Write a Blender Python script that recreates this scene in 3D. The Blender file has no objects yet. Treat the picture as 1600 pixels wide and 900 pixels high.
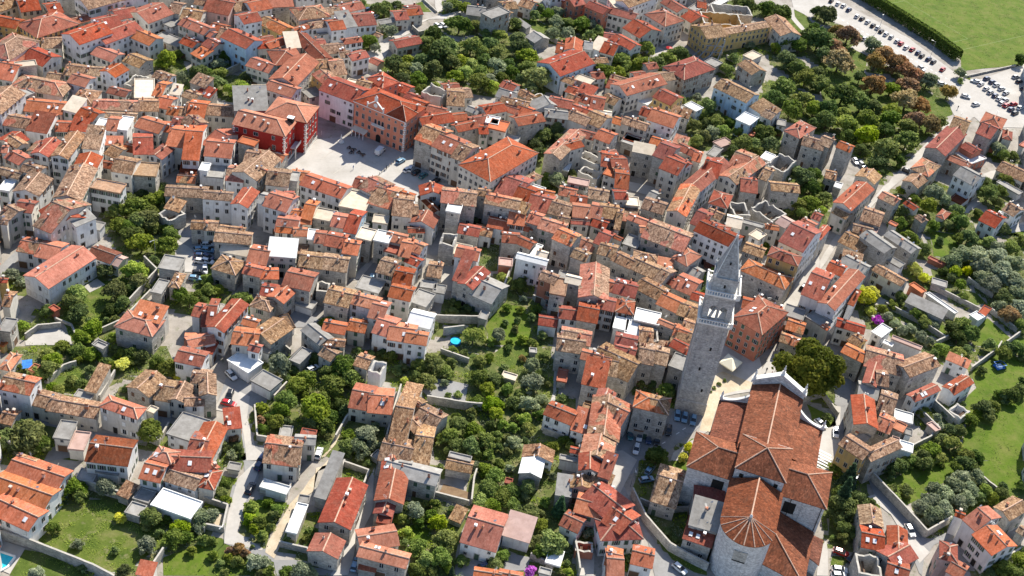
import bpy, bmesh, math, random
import numpy as np
from mathutils import Vector, Matrix, noise as mnoise
random.seed(7)
R = math.radians
SC = bpy.context.scene
COL = SC.collection
# ------------------------------------------------------------------ camera
H = 243.0
F = 2000.0
_n = np.array([400-800, 3000-450, F], float); _n /= np.linalg.norm(_n)
_f = np.array([0, 0, 1.]); CY = _f-_n*(_f@_n); CY /= np.linalg.norm(CY); CX = np.cross(CY, -_n)
def at(u, v, z=0.0):
    d = np.array([u-800, v-450, F]); p = d*((H-z)/(d@_n))
    return Vector((float(p@CX), float(p@CY), z))
def proj(x, y, z):
    p = CX*x+CY*y+_n*(H-z)
    return 800+F*p[0]/p[2], 450+F*p[1]/p[2]
cam = bpy.data.cameras.new('camera'); camo = bpy.data.objects.new('camera', cam); COL.objects.link(camo)
cam.sensor_width = 36; cam.lens = 36*F/1600; cam.clip_start = 1; cam.clip_end = 8000
right = Vector((CX[0], CY[0], -_n[0])); up = -Vector((CX[1], CY[1], -_n[1])); back = -Vector((CX[2], CY[2], -_n[2]))
m3 = Matrix((right, up, back)).transposed().to_4x4(); m3.translation = (0, 0, H)
camo.matrix_world = m3
SC.camera = camo
# ------------------------------------------------------------------ sky and sun
EL, AZ = R(41.5), R(22)
w = bpy.data.worlds.new("World"); SC.world = w; w.use_nodes = True
nt = w.node_tree; bg = nt.nodes['Background']; sky = nt.nodes.new('ShaderNodeTexSky')
sky.sky_type = 'NISHITA'; sky.sun_disc = False; sky.sun_elevation = EL; sky.sun_rotation = AZ; sky.ozone_density = 4.0
nt.links.new(sky.outputs[0], bg.inputs[0]); bg.inputs[1].default_value = 0.105
sl = bpy.data.lights.new('sun', 'SUN'); sl.energy = 5.0; sl.angle = R(0.5); sl.color = (1, .94, .83)
so = bpy.data.objects.new('sun', sl); COL.objects.link(so)
so.rotation_euler = Vector((math.sin(AZ)*math.cos(EL), math.cos(AZ)*math.cos(EL), math.sin(EL))).to_track_quat('Z', 'Y').to_euler()
SC.view_settings.view_transform = 'Standard'; SC.view_settings.look = 'None'
SC.view_settings.exposure = 0.8; SC.view_settings.gamma = 1; SC.view_settings.use_curve_mapping = False
SC.cycles.max_bounces = 5; SC.cycles.diffuse_bounces = 3; SC.cycles.transparent_max_bounces = 4
# ------------------------------------------------------------------ node helper
class NB:
    def __init__(s, name):
        s.m = bpy.data.materials.new(name); s.m.use_nodes = True; s.t = s.m.node_tree; s.b = s.t.nodes['Principled BSDF']
        s.b.inputs['Roughness'].default_value = .85; s.b.inputs['Specular IOR Level'].default_value = .08
    def n(s, typ, **k):
        nd = s.t.nodes.new(typ)
        for a, b in k.items(): setattr(nd, a, b)
        return nd
    def set(s, sock, v):
        if isinstance(v, bpy.types.NodeSocket): s.t.links.new(v, sock)
        elif v is not None:
            if isinstance(v, (tuple, list)) and len(v) == 3 and len(sock.default_value) == 4: v = (*v, 1)
            sock.default_value = v
    def math(s, op, a, b=None, c=None):
        nd = s.n('ShaderNodeMath', operation=op); s.set(nd.inputs[0], a)
        if b is not None: s.set(nd.inputs[1], b)
        if c is not None: s.set(nd.inputs[2], c)
        return nd.outputs[0]
    def pos(s): return s.n('ShaderNodeNewGeometry').outputs['Position']
    def noise(s, scale, det=4, rough=.6, vec=None, dist=0):
        nd = s.n('ShaderNodeTexNoise'); s.set(nd.inputs['Vector'], vec if vec is not None else s.pos())
        nd.inputs['Scale'].default_value = scale; nd.inputs['Detail'].default_value = det; nd.inputs['Roughness'].default_value = rough
        nd.inputs['Distortion'].default_value = dist
        return nd.outputs['Fac']
    def ramp(s, fac, stops, interp='LINEAR'):
        nd = s.n('ShaderNodeValToRGB'); s.set(nd.inputs[0], fac); e = nd.color_ramp.elements; nd.color_ramp.interpolation = interp
        while len(e) < len(stops): e.new(.5)
        for q, (p, c) in zip(e, stops):
            q.position = p; q.color = (*c, 1) if isinstance(c, tuple) else (c, c, c, 1)
        return nd.outputs[0]
    def mix(s, f, a, b, mode='MIX'):
        nd = s.n('ShaderNodeMix', data_type='RGBA', blend_type=mode); s.set(nd.inputs[0], f); s.set(nd.inputs[6], a); s.set(nd.inputs[7], b)
        return nd.outputs[2]
    def attr(s, name, out='Fac'): return s.n('ShaderNodeAttribute', attribute_name=name).outputs[out]
    def scale(s, col, f):
        nd = s.n('ShaderNodeVectorMath', operation='SCALE'); s.set(nd.inputs[0], col); s.set(nd.inputs[3], f); return nd.outputs[0]
    def hsv(s, col, h=.5, sa=1., v=1.):
        nd = s.n('ShaderNodeHueSaturation'); s.set(nd.inputs['Color'], col); s.set(nd.inputs['Hue'], h); s.set(nd.inputs['Saturation'], sa); s.set(nd.inputs['Value'], v)
        return nd.outputs[0]
    def bump(s, hgt, st=.4, d=.05):
        nd = s.n('ShaderNodeBump'); nd.inputs['Strength'].default_value = st; nd.inputs['Distance'].default_value = d
        s.set(nd.inputs['Height'], hgt); s.t.links.new(nd.outputs[0], s.b.inputs['Normal'])
    def col(s, c): s.set(s.b.inputs['Base Color'], c)
def plain(name, c, rough=.8, metal=0, spec=.3, var=.12, sc=3.):
    b = NB(name); n = b.noise(sc, 3)
    b.col(b.scale(tuple(c), b.math('MULTIPLY_ADD', n, var*2, 1-var)))
    b.b.inputs['Roughness'].default_value = rough; b.b.inputs['Metallic'].default_value = metal; b.b.inputs['Specular IOR Level'].default_value = spec
    return b.m
M = {}
# ------------------------------------------------------------------ roof tiles
def tile_mat(name, cols, contrast=.3, patch=None, stain=.5, lich=.35):
    b = NB(name)
    uv = b.n('ShaderNodeUVMap', uv_map='UVMap').outputs[0]
    sx = b.n('ShaderNodeSeparateXYZ'); b.set(sx.inputs[0], uv)
    u, v = sx.outputs[0], sx.outputs[1]
    rnd = b.attr('rnd')
    cx = b.n('ShaderNodeCombineXYZ')
    b.set(cx.inputs[0], b.math('FLOOR', b.math('DIVIDE', u, .24))); b.set(cx.inputs[1], b.math('FLOOR', b.math('DIVIDE', v, .38))); b.set(cx.inputs[2], b.math('MULTIPLY', rnd, 97))
    wn = b.n('ShaderNodeTexWhiteNoise', noise_dimensions='3D'); b.set(wn.inputs['Vector'], cx.outputs[0])
    # coarser cells, about three tiles each, as replaced and weathered groups
    cy = b.n('ShaderNodeCombineXYZ')
    b.set(cy.inputs[0], b.math('FLOOR', b.math('DIVIDE', u, .5))); b.set(cy.inputs[1], b.math('FLOOR', b.math('DIVIDE', v, .8))); b.set(cy.inputs[2], b.math('MULTIPLY', rnd, 57))
    wn2 = b.n('ShaderNodeTexWhiteNoise', noise_dimensions='3D'); b.set(wn2.inputs['Vector'], cy.outputs[0])
    t = b.math('ADD', b.math('MULTIPLY', wn.outputs['Value'], .45), b.math('MULTIPLY', wn2.outputs['Value'], .3))
    big = b.noise(.22, 3, .6)
    t = b.math('ADD', t, b.math('MULTIPLY', b.math('SUBTRACT', b.noise(1.3, 4, .7), .5), .9))
    t = b.math('ADD', b.math('MULTIPLY', b.math('SUBTRACT', t, .38), contrast*2.2), .5)
    c = b.ramp(t, cols)
    if patch:
        pz = b.noise(.16, 1, .5, dist=.4)
        msk = b.ramp(b.math('ADD', pz, b.math('MULTIPLY', b.math('SUBTRACT', rnd, .5), .12)), [(.49, 0.), (.505, 1.)])
        c2 = b.ramp(t, patch); c = b.mix(msk, c, c2)
    # streaks running down the slope
    mp = b.n('ShaderNodeCombineXYZ'); b.set(mp.inputs[0], b.math('MULTIPLY', u, 1.7)); b.set(mp.inputs[1], b.math('MULTIPLY', v, .22)); b.set(mp.inputs[2], b.math('MULTIPLY', rnd, 31))
    st = b.noise(1., 3, .6, vec=mp.outputs[0])
    c = b.scale(c, b.ramp(st, [(.3, 1-stain*.4), (.62, 1.08)]))
    # lichen and soot blotches
    lm = b.ramp(b.noise(.55, 5, .72), [(.5, 0.), (.68, lich)])
    c = b.mix(lm, c, (.20, .155, .115))
    lm2 = b.ramp(b.noise(2.6, 3, .7), [(.58, 0.), (.72, lich*.6)])
    c = b.mix(lm2, c, (.42, .35, .26))
    c = b.scale(c, b.ramp(big, [(.3, .78), (.7, 1.16)]))
    c = b.hsv(c, h=b.math('MULTIPLY_ADD', rnd, .014, .49), sa=b.math('MULTIPLY_ADD', b.math('FRACT', b.math('MULTIPLY', rnd, 7.3)), .22, .97), v=b.math('MULTIPLY_ADD', b.math('FRACT', b.math('MULTIPLY', rnd, 3.7)), .36, .76))
    b.col(c)
    rw = b.math('SINE', b.math('MULTIPLY', u, 2*math.pi/.24))
    b.bump(b.math('ADD', b.math('MULTIPLY', rw, .35), b.math('MULTIPLY', wn.outputs['Value'], .6)), .5, .05)
    return b.m
OR = [(.0, (.27, .10, .062)), (.35, (.42, .163, .097)), (.65, (.51, .218, .138)), (1., (.60, .31, .215))]
TA = [(.0, (.10, .062, .042)), (.3, (.23, .14, .088)), (.6, (.37, .235, .145)), (1., (.56, .40, .27))]
M['o'] = tile_mat('orange_tiles', OR, .30, None, .35, .1)
M['r'] = tile_mat('red_tiles', [(.0, (.17, .058, .04)), (.35, (.28, .09, .058)), (.65, (.37, .13, .085)), (1., (.47, .22, .15))], .32, None, .5, .28)
M['d'] = tile_mat('dark_red_tiles', [(.0, (.09, .035, .025)), (.35, (.17, .058, .036)), (.65, (.24, .085, .052)), (1., (.32, .14, .09))], .3, None, .5, .25)
M['t'] = tile_mat('weathered_tiles', TA, .6, None, .7, .5)
M['m'] = tile_mat('patched_tiles', TA, .55, OR, .6, .35)
M['K'] = tile_mat('church_tiles', [(.0, (.085, .042, .03)), (.4, (.165, .07, .043)), (.7, (.235, .10, .062)), (1., (.35, .16, .10))], .5, None, .5, .14)
b = NB('ridge_mortar'); b.col(b.ramp(b.noise(1.5, 3), [(.3, (.46, .27, .18)), (.7, (.66, .46, .34))])); M['ridge'] = b.m
def slab_mat(name, a, c, dark):
    b = NB(name); n = b.noise(.5, 6, .65); k = b.ramp(n, [(.3, a), (.7, c)])
    k = b.mix(b.ramp(b.noise(.9, 5, .75), [(.55, 0.), (.75, .5)]), k, dark)
    b.col(b.scale(k, b.math('MULTIPLY_ADD', b.attr('rnd'), .35, .8))); b.bump(b.noise(6, 3), .2); return b.m
M['k'] = slab_mat('grey_slab', (.22, .205, .185), (.36, .345, .32), (.10, .10, .09))
M['w'] = slab_mat('white_sheet', (.66, .65, .62), (.78, .77, .74), (.42, .40, .36))
M['y'] = slab_mat('pale_terrace', (.50, .42, .32), (.66, .57, .45), (.30, .25, .18))
M['p'] = slab_mat('pinkish_sheet', (.38, .25, .21), (.50, .35, .30), (.24, .16, .13))
M['c'] = M['k']
# ------------------------------------------------------------------ walls
def wall_mat(name, a, c, dirt=(.22, .19, .16), dm=.6, masonry=False):
    b = NB(name); n = b.noise(.45, 6, .65); k = b.ramp(n, [(.32, a), (.68, c)])
    mp = b.n('ShaderNodeVectorMath', operation='MULTIPLY'); b.set(mp.inputs[0], b.pos()); mp.inputs[1].default_value = (1.2, 1.2, .18)
    stn = b.noise(1., 5, .7, vec=mp.outputs[0]); k = b.mix(b.ramp(stn, [(.48, 0.), (.78, dm)]), k, dirt)
    if masonry:
        br = b.n('ShaderNodeTexVoronoi'); mv = b.n('ShaderNodeVectorMath', operation='MULTIPLY'); b.set(mv.inputs[0], b.pos()); mv.inputs[1].default_value = (1.5, 1.5, 3.)
        b.set(br.inputs['Vector'], mv.outputs[0]); br.inputs['Scale'].default_value = 1.3
        sp = b.n('ShaderNodeSeparateColor'); b.set(sp.inputs[0], br.outputs['Color'])
        k = b.scale(k, b.math('MULTIPLY_ADD', sp.outputs[0], .5, .74)); b.bump(br.outputs['Distance'], .5, .06)
    b.col(b.hsv(k, v=b.math('MULTIPLY_ADD', b.attr('rnd'), .3, .85))); return b.m
W = {}
W['w'] = wall_mat('white_plaster', (.64, .635, .62), (.78, .775, .76), dm=.45)
W['c'] = wall_mat('cream_plaster', (.54, .505, .44), (.68, .64, .57), dm=.5)
W['g'] = wall_mat('rubble_stone', (.32, .30, .265), (.50, .47, .42), (.17, .155, .135), .5, True)
W['p'] = wall_mat('pink_plaster', (.50, .33, .29), (.62, .44, .39))
W['o'] = wall_mat('ochre_plaster', (.55, .36, .13), (.68, .47, .20))
W['y'] = wall_mat('yellow_plaster', (.58, .50, .30), (.70, .62, .42))
W['r'] = wall_mat('brick_red_plaster', (.42, .15, .095), (.56, .23, .15), (.25, .12, .09), .35)
W['R'] = wall_mat('crimson_plaster', (.30, .025, .02), (.42, .045, .035), (.2, .04, .03), .3)
W['b'] = wall_mat('pale_blue_plaster', (.38, .52, .62), (.52, .64, .72))
W['G'] = wall_mat('pale_green_plaster', (.42, .52, .42), (.52, .62, .52))
W['u'] = wall_mat('pale_stone_ashlar', (.52, .50, .48), (.66, .645, .62), (.32, .31, .30), .55, True)
W['s'] = wall_mat('tower_stone', (.34, .325, .31), (.52, .50, .47), (.19, .185, .185), .6, True)
M['lime'] = plain('white_limestone', (.74, .72, .67), .7, var=.1)
M['glass'] = plain('window_glass', (.018, .022, .028), .12, spec=.6, var=.2)
M['dark'] = plain('dark_opening', (.02, .018, .016), .9)
M['frame'] = plain('stone_surround', (.46, .43, .39), .8)
M['shut_g'] = plain('green_shutter', (.06, .10, .065), .6); M['shut_b'] = plain('brown_shutter', (.12, .06, .035), .6); M['shut_w'] = plain('white_shutter', (.66, .66, .64), .5)
M['wood'] = plain('old_wood', (.13, .075, .045), .8); M['metal'] = plain('grey_metal', (.30, .31, .32), .45, .4)
M['white'] = plain('white_paint', (.8, .8, .79), .4, var=.05); M['black'] = plain('black_rubber', (.02, .02, .02), .8)
M['chim'] = plain('chimney_render', (.55, .46, .38), .9, var=.3, sc=1); M['clay'] = plain('clay_pot', (.40, .15, .08), .8)
M['stonecap'] = plain('wall_stone', (.42, .39, .34), .9, var=.35, sc=1.5)
M['lamp'] = plain('red_lens', (.4, .02, .02), .3); M['head'] = plain('headlight_glass', (.7, .7, .7), .15)
M['canvas'] = plain('cream_canvas', (.72, .66, .50), .8, var=.05)
M['darkslate'] = plain('spire_stone', (.25, .245, .25), .85, var=.3, sc=1.2)
# ------------------------------------------------------------------ ground
def ground_mat(name, stops, sc=.12, det=6, fine=3., fv=.25, tint=None, bumpv=.3):
    b = NB(name); k = b.ramp(b.noise(sc, det, .65), stops)
    k = b.scale(k, b.math('MULTIPLY_ADD', b.noise(fine, 4, .7), fv*2, 1-fv))
    if tint: k = b.mix(b.ramp(b.noise(tint[0], 5, .7), [(tint[1], 0.), (tint[2], tint[3])]), k, tint[4])
    b.col(k); b.bump(b.noise(fine, 4, .7), bumpv, .1); return b.m
M['base'] = ground_mat('town_ground', [(.3, (.19, .17, .145)), (.5, (.30, .27, .235)), (.7, (.37, .345, .31))], .15, tint=(.4, .56, .7, .7, (.10, .12, .05)))
M['V'] = ground_mat('pale_paving', [(.3, (.35, .325, .29)), (.7, (.48, .455, .42))], .1, fine=1.2, fv=.14, tint=(.6, .55, .78, .5, (.34, .31, .27)), bumpv=.1)
M['R'] = ground_mat('asphalt', [(.3, (.21, .205, .20)), (.7, (.30, .295, .29))], .12, fine=1.5, fv=.16, tint=(.3, .6, .66, .4, (.14, .14, .14)), bumpv=.1)
M['P'] = ground_mat('dirt_track', [(.3, (.38, .30, .20)), (.7, (.56, .48, .36))], .2, fine=2)
M['G'] = ground_mat('lawn', [(.3, (.05, .078, .014)), (.5, (.085, .12, .022)), (.7, (.15, .15, .05))], .25, fine=2.2, fv=.35)
M['F'] = ground_mat('meadow_grass', [(.3, (.055, .098, .008)), (.5, (.085, .135, .012)), (.7, (.12, .15, .024))], .12, fine=1.5, fv=.4, tint=(.25, .45, .66, .55, (.17, .165, .05)), bumpv=.6)
M['Z'] = ground_mat('rough_meadow', [(.28, (.045, .08, .01)), (.5, (.095, .125, .022)), (.72, (.20, .18, .075))], .16, fine=1.5, fv=.35, tint=(.35, .56, .7, .6, (.28, .23, .14)))
M['D'] = ground_mat('garden_soil', [(.3, (.06, .085, .02)), (.5, (.11, .13, .038)), (.7, (.22, .185, .10))], .3, fine=2, fv=.4)
M['B'] = ground_mat('vegetable_bed', [(.3, (.16, .10, .06)), (.6, (.22, .15, .09)), (.72, (.12, .17, .05))], .5, fine=2.5, fv=.3)
M['line'] = plain('white_line', (.72, .71, .68), .8, var=.15); M['faint'] = plain('worn_line', (.15, .20, .05), .8, var=.2)
b = NB('pool_water'); b.col(b.ramp(b.noise(.6, 2), [(.3, (.02, .36, .52)), (.7, (.04, .50, .64))])); b.b.inputs['Roughness'].default_value = .06; b.bump(b.noise(2, 2), .15, .05); M['water'] = b.m
b = NB('pool_blue_sheet'); b.col(b.ramp(b.noise(1., 3), [(.3, (.03, .12, .42)), (.7, (.07, .25, .62))])); b.b.inputs['Roughness'].default_value = .4; M['blue'] = b.m
# ------------------------------------------------------------------ foliage
def leaf_mat(name, dk, md, lt, hue=.03):
    b = NB(name); oi = b.n('ShaderNodeObjectInfo').outputs['Random']
    k = b.ramp(b.math('ADD', b.math('MULTIPLY', b.attr('lr'), .55), b.math('MULTIPLY', b.noise(.55, 4, .7), .5)), [(.22, dk), (.5, md), (.82, lt)])
    k = b.hsv(k, h=b.math('MULTIPLY_ADD', oi, hue, .5-hue/2), sa=b.math('MULTIPLY_ADD', b.math('FRACT', b.math('MULTIPLY', oi, 5.1)), .3, .8), v=b.math('MULTIPLY_ADD', b.math('FRACT', b.math('MULTIPLY', oi, 9.7)), .5, .75))
    b.col(k); b.b.inputs['Roughness'].default_value = .65
    tr = b.n('ShaderNodeBsdfTranslucent'); b.set(tr.inputs[0], k); ms = b.n('ShaderNodeMixShader'); ms.inputs[0].default_value = .42
    b.t.links.new(b.b.outputs[0], ms.inputs[1]); b.t.links.new(tr.outputs[0], ms.inputs[2]); b.t.links.new(ms.outputs[0], b.t.nodes['Material Output'].inputs[0]); return b.m
L = {'g': leaf_mat('green_leaves', (0.091, 0.131, 0.022), (0.195, 0.25, 0.0462), (0.377, 0.425, 0.099), .05),
     'd': leaf_mat('dark_green_leaves', (0.0546, 0.0875, 0.022), (0.124, 0.175, 0.0396), (0.247, 0.3, 0.077), .04),
     'y': leaf_mat('olive_green_leaves', (0.129, 0.193, 0.0238), (0.281, 0.36, 0.0436), (0.515, 0.562, 0.099)),
     'Y': leaf_mat('yellow_green_leaves', (0.328, 0.383, 0.0198), (0.7, 0.7, 0.0396), (0.7, 0.7, 0.119)),
     'o': leaf_mat('grey_green_leaves', (0.129, 0.168, 0.0891), (0.281, 0.325, 0.178), (0.515, 0.54, 0.326), .02),
     'b': leaf_mat('autumn_leaves', (0.164, 0.112, 0.0436), (0.374, 0.237, 0.0891), (0.608, 0.36, 0.158), .05),
     'A': leaf_mat('chestnut_leaves', (0.065, 0.0875, 0.0154), (0.143, 0.156, 0.0286), (0.312, 0.275, 0.055)),
     'C': leaf_mat('conifer_needles', (0.0328, 0.0765, 0.0356), (0.0702, 0.146, 0.0594), (0.14, 0.247, 0.099)),
     'V': leaf_mat('purple_blossom', (0.468, 0.045, 0.515), (0.7, 0.09, 0.7), (0.7, 0.27, 0.7), .01)}
M['bark'] = plain('bark', (.11, .085, .06), .95, var=.3, sc=4)
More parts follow.
